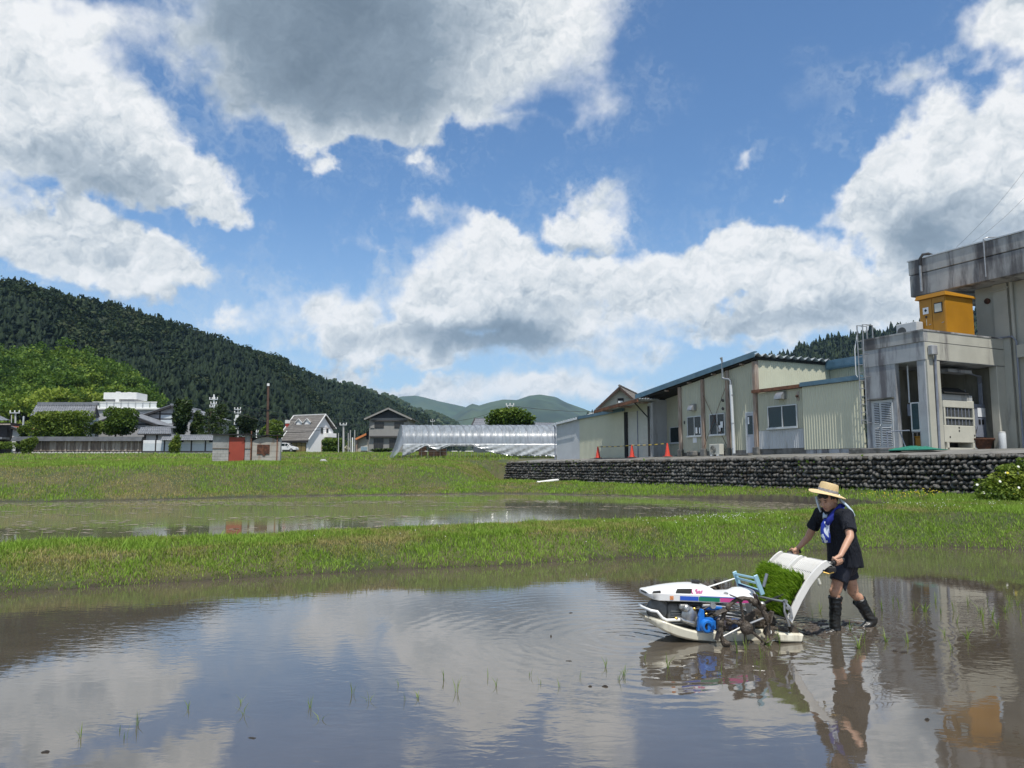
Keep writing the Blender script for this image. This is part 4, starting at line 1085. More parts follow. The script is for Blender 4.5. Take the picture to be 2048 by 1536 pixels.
Y = Site('transformer_cabinet', 'yellow ochre electric cabinet with two doors and a small window on the porch roof', 'electric cabinet', 1.0, 2.8, 6.6)
Y.put(MB().box(0.45, 1.55, 2.0, 3.65, 6.62, 8.26), 'cabinet_body', m_yellow, bevel=0.012)
Y.put(MB().hexa([(0.36, 1.90, 8.26), (1.66, 1.90, 8.26), (1.66, 3.75, 8.26), (0.36, 3.75, 8.26), (0.40, 1.94, 8.42), (1.62, 1.94, 8.42), (1.62, 3.70, 8.36), (0.40, 3.70, 8.36)]), 'cabinet_roof', m_yellow)
for q0, q1 in ((0.47, 0.985), (1.005, 1.53)):
    dr = Y.put(MB().box(q0, q1, 1.975, 1.998, 6.70, 8.22), 'cabinet_door', m_yellow, bevel=0.006)
    Y.put(MB().tube([((q0 + 0.06), 1.965, 7.22), ((q0 + 0.06), 1.93, 7.22), ((q0 + 0.12), 1.93, 7.20)], 0.015, 6), 'door_handle', m_galv, dr)
Y.put(MB().box(0.55, 0.90, 1.950, 1.972, 7.62, 8.02), 'window_frame', m_black, bevel=0.03)
Y.put(MB().box(0.585, 0.865, 1.944, 1.951, 7.66, 7.98), 'pane', m_acbody)
nt = Y.put(MB().box(1.14, 1.38, 1.966, 1.972, 7.66, 7.92), 'warning_notice', m_paper)
Y.put(MB().cbox((1.26, 1.963, 7.80), (0.09, 0.004, 0.09), Matrix.Rotation(R(45), 3, 'Y')), 'diamond_mark', m_black, nt)
Y.put(MB().box(1.21, 1.29, 1.964, 1.972, 7.50, 7.58), 'keyhole_plate', m_black)
Y.put(MB().box(1.24, 1.26, 1.97, 1.973, 7.2, 7.45), 'scratch', m_acbody)

Q = Site('air_conditioner', 'grey outdoor air conditioner unit lying low on the porch roof beside the yellow cabinet', 'air conditioner', 2.0, 1.5, 6.6)
Q.put(MB().box(1.35, 2.25, 1.5, 1.9, 6.68, 7.36), 'casing', m_greysheet, bevel=0.02)
Q.put(MB().lathe([(0.2, 0), (0.2, 0.01)], (2.0, 1.497, 7.02), (0, -1, 0), 16), 'fan_opening', m_fin)
for a in (1.5, 2.1): Q.put(MB().box(a - 0.05, a + 0.05, 1.48, 1.92, 6.6, 6.68), 'foot', m_galv)

Q = Site('air_conditioner', 'narrow upright outdoor unit with blue green fins on a stand inside the porch', 'air conditioner', 0.80, 0.42, 2.4)
Q.put(MB().box(0.60, 1.00, 0.40, 0.70, 3.02, 4.10), 'casing', m_white, bevel=0.012)
Q.put(MB().box(0.66, 0.93, 0.388, 0.402, 3.08, 4.05), 'fins', mat('teal_fins', (0.015, 0.05, 0.06), 0.5, 0.3, 20))
Q.put(MB().box(1.01, 1.14, 0.42, 0.66, 3.60, 4.05), 'control_box', m_bluegrey, bevel=0.01)
for a in (0.64, 0.96):
    for b in (0.44, 0.66): Q.put(MB().box(a - 0.02, a + 0.02, b - 0.02, b + 0.02, 2.32, 3.02), 'leg', m_galv)
Q.put(MB().box(0.60, 1.00, 0.40, 0.70, 2.98, 3.02), 'shelf', m_galv)

G = Site('heat_pump', 'big ivory heat pump with open louvre lid standing in the concrete porch', 'heat pump', 0.5, 2.4, 2.4)
G.put(MB().box(0.52, 1.10, 1.60, 3.42, 2.62, 3.26), 'lower_casing', m_acbody, bevel=0.015)
G.put(MB().box(0.56, 1.10, 1.70, 3.38, 3.26, 3.94), 'coil', m_fin)
for b in (1.63, 3.33): G.put(MB().box(0.52, 1.10, b, b + 0.09, 3.26, 3.94), 'corner_post', m_acbody)
G.put(MB().box(0.515, 0.56, 1.72, 3.33, 3.52, 3.58), 'cross_bar', m_acbody)
for k in range(7): G.put(MB().box(0.535, 0.556, 1.85 + k * 0.21, 1.88 + k * 0.21, 3.28, 3.93), 'guard_bar', m_bluegrey)
G.put(MB().box(0.515, 1.10, 1.60, 3.42, 3.94, 4.22), 'upper_casing', m_acbody, bevel=0.015)
G.put(MB().box(0.54, 1.10, 1.62, 3.38, 4.22, 4.44), 'fan_box', m_greysheet, bevel=0.01)
G.put(MB().hexa([(0.40, 1.55, 4.46), (0.40, 3.0, 4.46), (1.10, 3.4, 4.74), (1.10, 2.0, 4.74), (0.40, 1.55, 4.49), (0.40, 3.0, 4.49), (1.10, 3.4, 4.78), (1.10, 2.0, 4.78)]), 'lid', m_darkvoid)
for b, z in ((2.45, 3.18), (2.45, 3.06), (1.9, 2.82), (3.34, 2.9)): G.put(MB().lathe([(0.035, 0), (0.035, 0.01)], (0.519, b, z), (-1, 0, 0), 10), 'knob', m_black)
for b in (1.75, 3.25): G.put(MB().box(0.5, 1.1, b - 0.06, b + 0.06, 2.32, 2.62), 'leg', m_acbody)
G.put(MB().box(0.5, 0.56, 1.6, 3.9, 2.34, 2.42), 'skid', m_acbody)

X = Site('switch_box', 'grey electric switch box with taped notices in the back corner of the porch', 'switch box', 0.8, 4.1, 2.4)
X.put(MB().box(0.72, 1.12, 3.75, 4.40, 2.85, 4.15), 'box_body', m_bluegrey, bevel=0.012)
for z, b in ((3.45, 4.0), (3.45, 4.2)): X.put(MB().box(0.708, 0.719, b - 0.06, b + 0.06, z - 0.1, z + 0.1), 'meter_window', m_black)
X.put(MB().box(0.70, 0.712, 3.9, 4.38, 3.65, 4.0), 'paper_notice', m_paper)
X.put(MB().tube([(0.6, 3.4, 2.95), (0.65, 3.6, 2.98), (0.72, 3.8, 3.15), (0.74, 3.86, 3.3)], 0.02, 6), 'cable', m_black)
Tb = Site('rusty_tub', 'rust brown old iron tub standing in the corner of the porch', 'tub', 0.62, 3.75, 2.34)
Tb.put(MB().lathe([(0.34, 0.0), (0.44, 0.34), (0.50, 0.42), (0.46, 0.42), (0.32, 0.06)], (0.62, 3.78, 2.33), n=18), 'tub_body', m_rust, smooth=True)
Tb.put(MB().lathe([(0.49, 0.0), (0.52, 0.02), (0.52, 0.06), (0.49, 0.07)], (0.62, 3.78, 2.73), n=18, cap=False), 'tub_rim', m_rust, smooth=True)
Pl = Site('plastic_drum', 'slim white plastic drum beside the right porch pillar', 'drum', -0.12, 4.0, 2.33)
Pl.put(MB().lathe([(0.12, 0), (0.13, 0.04), (0.13, 0.62), (0.11, 0.66)], (-0.12, 4.0, 2.33), n=14), 'drum_body', m_pvc, smooth=True)
Pl.put(MB().lathe([(0.12, 0), (0.12, 0.04), (0.04, 0.05)], (-0.12, 4.0, 2.99), n=14), 'drum_lid', m_white, smooth=True)
Nt = Site('green_net', 'crumpled green plastic net lying in front of the porch pillar', 'net', 0.4, -0.5, 2.28)
rr = np.random.default_rng(3); rows = []
for i in range(12): rows.append([(-0.75 + i * 0.2, -0.75 + j * 0.11, 2.29 + 0.16 * max(0, math.sin(i / 11 * 3.14)) * math.sin(j / 6 * 3.14) * rr.uniform(0.4, 1.1)) for j in range(7)])
Nt.put(MB().sheet(rows, 0.02, (0, 0, 1)), 'net_heap', mat('green_netting', (0.012, 0.16, 0.11), 0.7, 0.3, 20, bump=0.6, bscale=60))
Fr = Site('pipe_frame', 'bent grey steel pipe frame standing by the porch pillar', 'pipe frame', 1.3, -0.35, 2.3)
Fr.put(MB().tube([(1.45, -0.35, 2.3), (1.45, -0.35, 3.0), (1.0, -0.3, 3.02), (0.55, -0.3, 3.02)], 0.025, 6), 'frame_pipe', m_bluegrey)
Fr.put(MB().tube([(0.95, -0.3, 3.0), (0.75, -0.25, 2.32)], 0.02, 6), 'frame_leg', m_bluegrey)
Bw = Site('yellow_crate', 'yellow crate on the floor below the blue green finned unit', 'crate', 0.80, 0.60, 2.33)
Bw.put(MB().box(0.66, 0.94, 0.48, 0.78, 2.33, 2.80), 'crate_body', m_yellow, bevel=0.02)
Bw.put(MB().box(0.65, 0.95, 0.47, 0.79, 2.80, 2.84), 'crate_rim', m_yellow, bevel=0.01)
Pk = Site('steel_pole', 'thin steel pole leaning against the back wall of the porch', 'pole', 0.9, 3.6, 2.33)
Pk.put(MB().tube([(0.5, 3.35, 2.33), (1.1, 3.8, 4.75)], 0.022, 6), 'pole_shaft', m_bluegrey)

# ------------------------------------------------------------------ low shed, roller-shutter bay and canopy at the far end
S = Site('roller_shutter_shed', 'narrow shed with a closed grey double roller shutter under a rusty canopy', 'shed', 18.1, 0, 2.3)
S.put(MB().box(16.72, 17.06, -0.02, 0.12, 2.25, 5.3), 'wall', m_greysheet)
S.put(MB().box(17.06, 19.5, -0.02, 2.2, 4.92, 5.42), 'wall', m_cream)
S.put(MB().box(19.10, 19.34, -0.06, 0.14, 2.25, 4.92), 'post', m_darkvoid)
for q0, q1 in ((17.08, 18.06), (18.10, 19.08)):
    sh = S.put(MB().box(q0, q1, 0.05, 0.08, 2.25, 4.92), 'roller_shutter', m_acbody)
    n = 30
    for k in range(n):
        z_ = 2.27 + 2.64 * k / n
        S.put(MB().hexa([(q0, 0.02, z_), (q1, 0.02, z_), (q1, 0.05, z_), (q0, 0.05, z_), (q0, 0.035, z_ + 0.078), (q1, 0.035, z_ + 0.078), (q1, 0.05, z_ + 0.078), (q0, 0.05, z_ + 0.078)]), 'slat', m_acbody, sh)
S.put(MB().box(18.06, 18.10, -0.01, 0.08, 2.25, 4.92), 'shutter_rail', m_bluegrey)
# canopy: corrugated lean-to on brackets
cz = lambda a: 5.36 - (a - 16.5) * 0.075
mb = MB(); rows = []
for a in (16.3, 20.9): rows.append([(a, b_, cz(a) + 0.05 + (0.0 if i % 2 else 0.07)) for i, b_ in enumerate(np.arange(-1.15, 0.3, 0.09))])
mb.sheet(rows, 0.01, (0, 0, -1)); S.put(mb, 'canopy_roof', m_roofplate)
mb = MB(); mb.add([(a, b_, cz(a) + z_) for a in (16.35, 20.9) for b_, z_ in ((-1.18, -0.10), (-1.12, -0.10), (-1.12, 0.06), (-1.18, 0.06))], [(0, 1, 2, 3), (7, 6, 5, 4), (0, 4, 5, 1), (1, 5, 6, 2), (2, 6, 7, 3), (3, 7, 4, 0)])
S.put(mb, 'canopy_beam', m_rustflash)
for a in (17.0, 18.6, 20.3): S.put(MB().bar((a, 0.2, cz(a) - 0.02), (a, -1.15, cz(a) - 0.02), 0.06, 0.10), 'canopy_rafter', m_wood)
S.put(MB().tube([(16.9, -0.02, 4.4), (16.9, -1.0, cz(17) - 0.05)], 0.035, 6), 'canopy_brace', m_black)
S.put(MB().tube([(16.78, -0.15, 2.3), (16.78, -0.15, 5.1)], 0.06, 8), 'downpipe', m_black)

S = Site('low_shed', 'low cream metal shed with a blue roof edge at the far end of the yard', 'shed', 22, 0, 2.25)
S.put(corr(MB(), 19.36, 24.45, -0.05, 2.2, lambda q: 5.02 - (q - 19.36) * 0.035, 0.15), 'wall_panel', m_cream2)
mb = MB(); mb.hexa([(19.3, -0.20, 4.98), (24.55, -0.20, 4.80), (24.55, -0.06, 4.80), (19.3, -0.06, 4.98), (19.3, -0.20, 5.16), (24.55, -0.20, 4.98), (24.55, -0.06, 4.98), (19.3, -0.06, 5.16)])
S.put(mb, 'roof_edge', m_bluetrim)
# far end wall, set at a slight angle
e0 = bw(24.45, -0.05, 0); e1 = Vector((2.98, 51.7, 0))
def inv(p):
    q_ = Vector((p.x, p.y)) - BO; return (q_.dot(BU), q_.dot(BV))
ea = inv(e1)
mb = MB(); P_ = lambda t, d, z: (24.45 + (ea[0] - 24.45) * t - d * 0.15, -0.05 + (ea[1] + 0.05) * t + d, z)
mb.hexa([P_(0, 0, 2.2), P_(1, 0, 2.2), P_(1, 0.12, 2.2), P_(0, 0.12, 2.2), P_(0, 0, 4.84), P_(1, 0, 4.58), P_(1, 0.12, 4.58), P_(0, 0.12, 4.84)])
S.put(mb, 'end_wall', m_greysheet)
mb = MB(); rows = []
for d in (-0.18, 3.0): rows.append([P_(t, d, 4.90 - 0.27 * t + (0.0 if i % 2 else 0.06)) for i, t in enumerate(np.linspace(-0.02, 1.12, 23))])
mb.sheet(rows, 0.03, (0, 0, -1)); S.put(mb, 'corrugated_roof', m_roofplate)
mb = MB(); rows = [[P_(t, -0.21, 4.78 - 0.27 * t) for t in (-0.02, 1.12)], [P_(t, -0.21, 4.90 - 0.27 * t) for t in (-0.02, 1.12)]]
mb.sheet(rows, 0.03, (0, -1, 0)); S.put(mb, 'roof_trim', m_pvc)
S.put(MB().hexa([(19.3, 0, 5.0), (24.5, 0, 4.82), (23.5, 4, 4.82), (19.3, 4, 5.0), (19.3, 0, 5.08), (24.5, 0, 4.9), (23.5, 4, 4.9), (19.3, 4, 5.08)]), 'roof', m_bluetrim)
q0 = P_(1.03, -0.05, 0)
S.put(MB().tube([(q0[0], q0[1] - 0.15, 4.55), (q0[0], q0[1], 4.4), (q0[0], q0[1], 2.2)], 0.045, 7), 'downpipe', m_bluegrey)
S.put(MB().box(20.5, 23.0, -0.2, -0.08, 2.2, 2.27), 'drain_cover', m_concdark)

# house with tiled gable roof behind the shed
m_tilegrey = mat('grey_roof_tiles', (0.115, 0.105, 0.095), 0.75, 0.3, 6, c2=(0.19, 0.17, 0.145), c2amt=0.5, bump=0.3, bscale=30)
H = empty('tiled_gable_house', (10.2, 72, 2.5), R(-20), 'cream house with a brown tiled gable roof peering over the long shed', 'house')
hw, hd, ez, rz_ = 1.85, 8.0, 5.15, 6.85     # half width of the gable end, length, eaves, ridge above base
MB().prism([(-hw, 0, 0), (hw, 0, 0), (hw, 0, ez), (0, 0, rz_ - 0.25), (-hw, 0, ez)], (0, hd, 0)).build('wall', m_conccream, H)
def tiled_slope(parent, p00, p10, p01, p11, nw, nd, material, rise=0.05, name='roof_slope'):
    """roll-tiled roof slope between two eaves points and two ridge points"""
    p00, p10, p01, p11 = map(Vector, (p00, p10, p01, p11)); nrm = (p10 - p00).cross(p01 - p00).normalized()
    if nrm.z < 0: nrm = -nrm
    rows = []
    for j in range(nd * 2 + 1):
        t = (j // 2 + (1 if j % 2 else 0)) / nd if j < nd * 2 else 1.0
        t = min(1.0, ((j + 1) // 2) / nd); lift = 0.03 if j % 2 == 0 else 0.0
        row = []
        for i in range(nw * 2 + 1):
            s_ = i / (nw * 2)
            p_ = p00.lerp(p10, s_).lerp(p01.lerp(p11, s_), t)
            row.append(p_ + nrm * ((rise if i % 2 else 0.0) + lift))
        rows.append(row)
    return MB().sheet(rows, 0.06, -nrm).build(name, material, parent)
for s in (-1, 1):
    tiled_slope(H, (s * (hw + 0.45), -0.4, ez - 0.42), (s * (hw + 0.45), hd, ez - 0.42), (0, -0.4, rz_ - 0.1), (0, hd, rz_ - 0.1), 26, 9, m_tilegrey)
    MB().bar((s * (hw + 0.42), -0.42, ez - 0.55), (0, -0.42, rz_ - 0.2), 0.08, 0.22).build('barge_board', mat('dark_brown_wood', (0.05, 0.03, 0.022), 0.8, 0.3, 6), H)
MB().tube([(0, -0.45, rz_), (0, hd, rz_)], 0.12, 8).build('ridge_tile', m_tilegrey, H)
MB().box(hw + 0.02, hw + 0.3, -0.2, hd, ez - 0.62, ez - 0.45).build('eaves_board', m_wood, H)
w_ = MB().box(-0.25, 0.3, -0.08, -0.01, ez - 0.35, ez + 0.55).build('window', m_darkvoid, H)
MB().box(-0.2, 0.22, -0.10, -0.081, ez - 0.28, ez + 0.30).build('pane', m_paper, w_)

# traffic cones and their bars
m_cone = mat('orange_red_plastic', (0.58, 0.055, 0.03), 0.45, 0.08, 5)
m_conebase = mat('dark_red_rubber', (0.30, 0.035, 0.025), 0.6, 0.1, 5)
cone_lab = ['orange traffic cone farthest left in front of the cream wall of the low shed', 'orange traffic cone in the middle in front of the roller shutter', 'orange traffic cone nearest the open shed bay beside the first timber post']
cone_pos = [(20.91, -0.9), (17.36, -0.9), (14.15, -0.9)]
for i, (a, b) in enumerate(cone_pos):
    c = Site('traffic_cone', cone_lab[i], 'traffic cone', a, b, 2.25, 'orange traffic cones in the yard')
    c.put(MB().lathe([(0.15, 0.04), (0.135, 0.10), (0.05, 0.62), (0.035, 0.70), (0.0, 0.705)], (a, b, 2.25), n=16), 'cone_body', m_cone, smooth=True)
    c.put(MB().box(a - 0.19, a + 0.19, b - 0.19, b + 0.19, 2.25, 2.29), 'cone_base', m_conebase, bevel=0.02)
m_barY = mat('yellow_plastic', (0.62, 0.44, 0.06), 0.5, 0.1, 4); m_barK = mat('black_plastic', (0.03, 0.03, 0.03), 0.5, 0.1, 4)
for (a0, b0), (a1, b1), lb in ((cone_pos[0], cone_pos[1], 'yellow and black bar between the left and the middle traffic cone'), (cone_pos[1], cone_pos[2], 'yellow and black bar between the middle and the right traffic cone')):
    c = Site('cone_bar', lb, 'barrier bar', (a0 + a1) / 2, b0, 2.92, 'striped bars between the cones')
    n = 12
    for k in range(n):
        q0 = a0 + (a1 - a0) * k / n; q1 = a0 + (a1 - a0) * (k + 1) / n
        sg = lambda q: 2.93 - 0.03 * math.sin((q - a0) / (a1 - a0) * math.pi)
        c.put(MB().tube([(q0, b0, sg(q0)), (q1, b0, sg(q1))], 0.022, 7), 'bar_band', m_barK if k % 2 else m_barY)
# white drain pipe sticking out of the wall
dp = empty('drain_pipe', (1.9, 44.0, 0.9), 0, 'white plastic drain pipe sticking out at the foot of the stone wall', 'pipe')
MB().tube([(0.75, 0.9, 0.06), (0.35, 0, 0.04), (-0.45, -0.35, -0.06)], 0.085, 12).build('pipe_tube', m_white, dp, smooth=True)
MB().lathe([(0.10, 0), (0.10, 0.08)], (-0.42, -0.33, -0.055), (-0.85, -0.4, -0.1), 12).build('pipe_collar', m_white, dp, smooth=True)

# ------------------------------------------------------------------ village beyond the field
def at(px, py, Y):
    """point of the place at depth Y that the photograph shows at a pixel"""
    a = (px - 1024) / FPX; b = (768 - py) / FPX
    ry = math.cos(PITCH) - math.sin(PITCH) * b
    return Vector((a * Y / ry, Y, CAM_H + (math.sin(PITCH) + math.cos(PITCH) * b) * Y / ry))
def gz(x, y): return float(land(np.array([[x, y]]))[0][0])
class Place:
    """a thing whose parts are given in world coordinates"""
    def __init__(self, name, label, cat, loc, group=None):
        self.o = empty(name, loc, 0, label, cat, group); self.l = Vector(loc)
    def put(self, mb, name, mats, parent=None, **k):
        mb.v = [tuple(Vector(p) - self.l) for p in mb.v]
        return mb.build(name, mats, parent or self.o, **k)
m_kawara = mat('blue_grey_kawara_tiles', (0.155, 0.165, 0.185), 0.55, 0.2, 4, c2=(0.24, 0.25, 0.27), c2amt=0.4)
m_plaster = mat('white_plaster', (0.66, 0.68, 0.69), 0.8, 0.04, 2, dirt=(0.45, 0.46, 0.46), dscale=2, dthr=(0.6, 0.85))
m_plasterblue = mat('pale_blue_grey_plaster', (0.50, 0.55, 0.58), 0.8, 0.04, 2)
m_greyplaster = mat('grey_plaster', (0.33, 0.33, 0.34), 0.8, 0.08, 2)
m_darkwood = mat('black_brown_timber', (0.028, 0.025, 0.026), 0.75, 0.3, 6)
m_plank = mat('weathered_plank', (0.23, 0.185, 0.15), 0.9, 0.35, 4, stretch=(4, 4, 0.4), c2=(0.10, 0.075, 0.06), c2amt=0.6)
m_plankp = mat('pale_weathered_plank', (0.40, 0.35, 0.30), 0.9, 0.3, 4, stretch=(4, 4, 0.4), c2=(0.16, 0.12, 0.10), c2amt=0.5)
m_redroof = mat('red_brown_roof_tiles', (0.26, 0.085, 0.05), 0.6, 0.2, 5)
m_paleStone = mat('pale_field_stone', (0.33, 0.33, 0.315), 0.85, 0.3, 4, bump=0.4, bscale=25, c2=(0.17, 0.17, 0.16), c2amt=0.5)
m_conhedge = leafmat('hedge_leaves', [(0.030, 0.068, 0.012), (0.070, 0.125, 0.015), (0.130, 0.190, 0.022), (0.200, 0.250, 0.034)], 0.6, 0.30)
m_darkleaf = leafmat('dark_evergreen_leaves', [(0.012, 0.028, 0.009), (0.024, 0.048, 0.012), (0.046, 0.076, 0.016), (0.075, 0.110, 0.022)], 0.5, 0.20)
m_lightleaf = leafmat('fresh_green_leaves', [(0.045, 0.085, 0.012), (0.085, 0.140, 0.018), (0.130, 0.185, 0.026), (0.19, 0.23, 0.04)], 0.6, 0.40)
rl = np.random.default_rng(99)
def foliage(root, lobes, n, leaf, material, tlo=0.0, thi=1.0, name='foliage', shell=0.35, box=False, up=0.5):
    """leaf sprays filling lobes (centre, half axes) given in world coordinates"""
    Ps = []; ts = []
    vol = np.array([s[0] * s[1] * s[2] for _, s in lobes]) ** 0.67; cnt = (n * vol / vol.sum()).astype(int)
    for (c, s), k in zip(lobes, cnt):
        d = rl.normal(size=(k, 3)); d /= np.linalg.norm(d, axis=1)[:, None]
        if box: d = d / (np.max(np.abs(d), axis=1)[:, None] ** 0.75)
        r = rl.random(k) ** shell
        Ps.append(np.array(c) + d * r[:, None] * np.array(s))
        base = rl.uniform(tlo, thi); ts.append(np.clip(base + rl.uniform(-0.22, 0.22, k) + 0.12 * d[:, 2], 0, 1))
    P = np.vstack(Ps) - np.array(root.l); t = np.concatenate(ts)
    V, F4, tt = leafclumps(P, leaf, rl, t, up)
    return mesh_np(name, V, F4, material, {'tint': tt}, root.o)
def trunk(root, p, q, r0, r1, name='trunk', bends=3):
    p = Vector(p); q = Vector(q); pts = [p.lerp(q, i / bends) + Vector((rl.normal() * 0.04, rl.normal() * 0.04, 0)) * (q - p).length * (0 < i < bends) for i in range(bends + 1)]
    root.put(MB().tube(pts, [r0 + (r1 - r0) * i / bends for i in range(bends + 1)], 7), name, m_bark, smooth=True)

# --- garden wall with plank screen
YW = 88.0
gzW = 3.28
xl = at(27, 900, YW).x; xa = at(72, 900, YW).x; xb = at(285, 900, YW).x; xc = at(437, 900, YW).x
zc0 = at(0, 882, YW).z; zc1 = at(0, 874, YW).z; zpl = at(0, 902, YW).z
FW = Place('plank_garden_wall', 'garden wall of weathered upright planks on a pale stone base under a dark coping', 'garden wall', (xb - 6, YW, gzW))
n = 56
for i in range(n):
    q0 = xl + 1.8 + (xb - xl - 1.8) * i / n; q1 = xl + 1.8 + (xb - xl - 1.8) * (i + 1) / n
    FW.put(MB().box(q0 + 0.012, q1 - 0.012, YW - 0.03 - 0.02 * (i % 2), YW, zpl + rl.uniform(-0.02, 0.03), zc0), 'plank', m_plank if rl.random() < 0.62 else m_plankp)
for i in range(0, n, 6): FW.put(MB().box(xl + 1.8 + (xb - xl - 1.8) * i / n - 0.06, xl + 1.8 + (xb - xl - 1.8) * i / n + 0.06, YW - 0.09, YW - 0.05, zpl - 0.05, zc0), 'batten', m_plankp)
FW.put(MB().box(xl, xb, YW - 0.12, YW + 0.12, zpl - 0.12, zpl - 0.02), 'sill_beam', m_darkwood)
FW.put(MB().box(xl + 0.2, xb, YW + 0.02, YW + 0.2, gzW - 0.5, zc0), 'wall_back', m_darkwood)
FW.put(MB().prism([(xl - 0.1, YW - 0.5, zc0 - 0.02), (xl - 0.1, YW + 0.5, zc0 - 0.02), (xl - 0.1, YW + 0.1, zc1 + 0.04), (xl - 0.1, YW - 0.1, zc1 + 0.04)], (xb - xl + 0.1, 0, 0)), 'coping', mat('black_coping_sheet', (0.05, 0.055, 0.06), 0.5, 0.3, 2))
sm = [stone_mesh(k) for k in range(3)]
for me in sm: me.materials.append(m_paleStone)
for row in range(2):
    s = xl + 0.1
    while s < xb - 0.2:
        w = rl.uniform(0.30, 0.60)
        o = link('stone', sm[int(rl.integers(0, 3))], FW.o)
        o.matrix_local = Matrix.Translation(Vector((s + w / 2, YW - 0.14 + rl.normal() * 0.03, zpl - 0.30 - row * 0.32)) - FW.l) @ Matrix.Rotation(rl.uniform(-0.3, 0.3), 4, 'Y') @ Matrix.Diagonal((w * 0.52, 0.2, 0.19, 1))
        s += w * 0.95
# --- plaster garden wall with tiled coping
PW = Place('plaster_garden_wall', 'white plastered garden wall in panels between dark posts under a tiled coping', 'garden wall', ((xb + xc) / 2, YW, gzW))
posts = [at(x, 890, YW).x for x in (285, 311.5, 329, 356, 383, 411, 437)]
for q0, q1 in zip(posts[:-1], posts[1:]):
    zm = at(0, 887, YW).z
    PW.put(MB().box(q0 + 0.07, q1 - 0.07, YW, YW + 0.15, zm, zc0 + 0.1), 'upper_panel', m_plaster)
    PW.put(MB().box(q0 + 0.07, q1 - 0.07, YW - 0.02, YW + 0.15, zpl, zm - 0.015), 'lower_panel', m_plasterblue)
for q in posts: PW.put(MB().box(q - 0.07, q + 0.07, YW - 0.05, YW + 0.2, zpl - 0.02, zc0 + 0.1), 'post', m_darkwood)
PW.put(MB().box(xb, xc, YW - 0.07, YW + 0.1, zpl - 0.10, zpl), 'sill_beam', m_darkwood)
PW.put(MB().box(xb, xc, YW - 0.03, YW + 0.2, gzW - 0.6, zpl - 0.10), 'stone_base', m_paleStone)
for q in (355, 417): PW.put(MB().box(at(q, 870, YW).x + .1, at(q + 13, 870, YW).x, YW - 0.045, YW - 0.003, at(0, 884.5, YW).z, at(0, 880.5, YW).z), 'slot_window', m_darkvoid)
tiled_slope(PW.o, tuple(Vector((xb + 2.2, YW - 0.55, zc0 + 0.05)) - PW.l), tuple(Vector((xc, YW - 0.55, zc0 + 0.05)) - PW.l), tuple(Vector((xb + 2.2, YW + 0.05, zc1 + 0.12)) - PW.l), tuple(Vector((xc, YW + 0.05, zc1 + 0.12)) - PW.l), 30, 3, m_kawara, name='coping')
PW.put(MB().tube([(xb + 2.2, YW + 0.05, zc1 + 0.16), (xc, YW + 0.05, zc1 + 0.16)], 0.10, 8), 'ridge_tile', m_kawara)
# --- tiled gate in the wall
GT = Place('gate_roof', 'small tiled gateway roof rising over the junction of plank and plaster walls', 'gateway', (at(308, 870, YW + 1).x, YW + 1, gzW))
A = lambda px, py, Y=YW: Vector(at(px, py, Y)) - GT.l
tiled_slope(GT.o, A(274, 868), A(343, 868), A(281, 855, YW + 1.2), A(341, 855, YW + 1.2), 16, 4, m_kawara, 0.07)
GT.put(MB().box(at(281, 870, YW).x, at(341, 870, YW).x, YW + 1.1, YW + 1.4, at(0, 855, YW).z, at(0, 851.5, YW).z), 'ridge', m_kawara)
GT.put(MB().box(at(288, 870, YW).x, at(336, 870, YW).x, YW + 0.3, YW + 1.6, gzW, at(0, 867, YW).z), 'wall', m_greyplaster)
for px in (288, 312, 336): GT.put(MB().box(at(px, 870, YW).x - 0.09, at(px, 870, YW).x + 0.09, YW + 0.2, YW + 0.32, gzW, at(0, 866, YW).z), 'post', m_darkwood)
GT.put(MB().bar(at(276, 869, YW - .1), at(342, 869, YW - .1), 0.1, 0.1), 'eaves_beam', m_darkwood)

# --- large house behind: two plastered gables with dark beams
YH = 100.0
HS = Place('half_timbered_house', 'Japanese house with grey plastered gables, dark beams and tiled roofs', 'house', (at(340, 870, YH).x, YH, 3.5))
def gable(P, apx, apy, lx, ly, rx, ry, Y, depth, material, wall, base_z, over=0.45):
    a = Vector(at(apx, apy, Y)); l = Vector(at(lx, ly, Y)); r = Vector(at(rx, ry, Y))
    il = l.lerp(a, 0.10) - Vector((0, 0, 0.25)); ir = r.lerp(a, 0.10) - Vector((0, 0, 0.25)); ia = a - Vector((0, 0, 0.25))
    P.put(MB().prism([(il.x, Y, base_z), (ir.x, Y, base_z), tuple(ir), tuple(ia), tuple(il)], (0, depth, 0)), 'wall', wall)
    for e in (l, r):
        tiled_slope(P.o, Vector((e.x, Y - over, e.z)) - P.l, Vector((e.x, Y + depth, e.z)) - P.l, Vector((a.x, Y - over, a.z)) - P.l, Vector((a.x, Y + depth, a.z)) - P.l, 18, 6, material)
        P.put(MB().bar(Vector((e.x, Y - over - 0.02, e.z - 0.14)), Vector((a.x, Y - over - 0.02, a.z - 0.14)), 0.08, 0.26), 'barge_board', m_darkwood)
        P.put(MB().bar(Vector((e.x, Y - over - 0.03, e.z + 0.03)), Vector((a.x, Y - over - 0.03, a.z + 0.03)), 0.10, 0.10), 'verge_tile', m_kawara)
    P.put(MB().tube([(a.x, Y - over, a.z + 0.08), (a.x, Y + depth, a.z + 0.08)], 0.14, 8), 'ridge_tile', m_kawara)
gable(HS, 345, 811, 276, 834, 414, 834, YH, 9, m_kawara, m_greyplaster, 3.0)
for y_ in (828, 838): HS.put(MB().box(at(290, 870, YH).x, at(400, 870, YH).x, YH - 0.06, YH - 0.002, at(0, y_, YH).z - 0.06, at(0, y_, YH).z + 0.07), 'beam', m_darkwood)
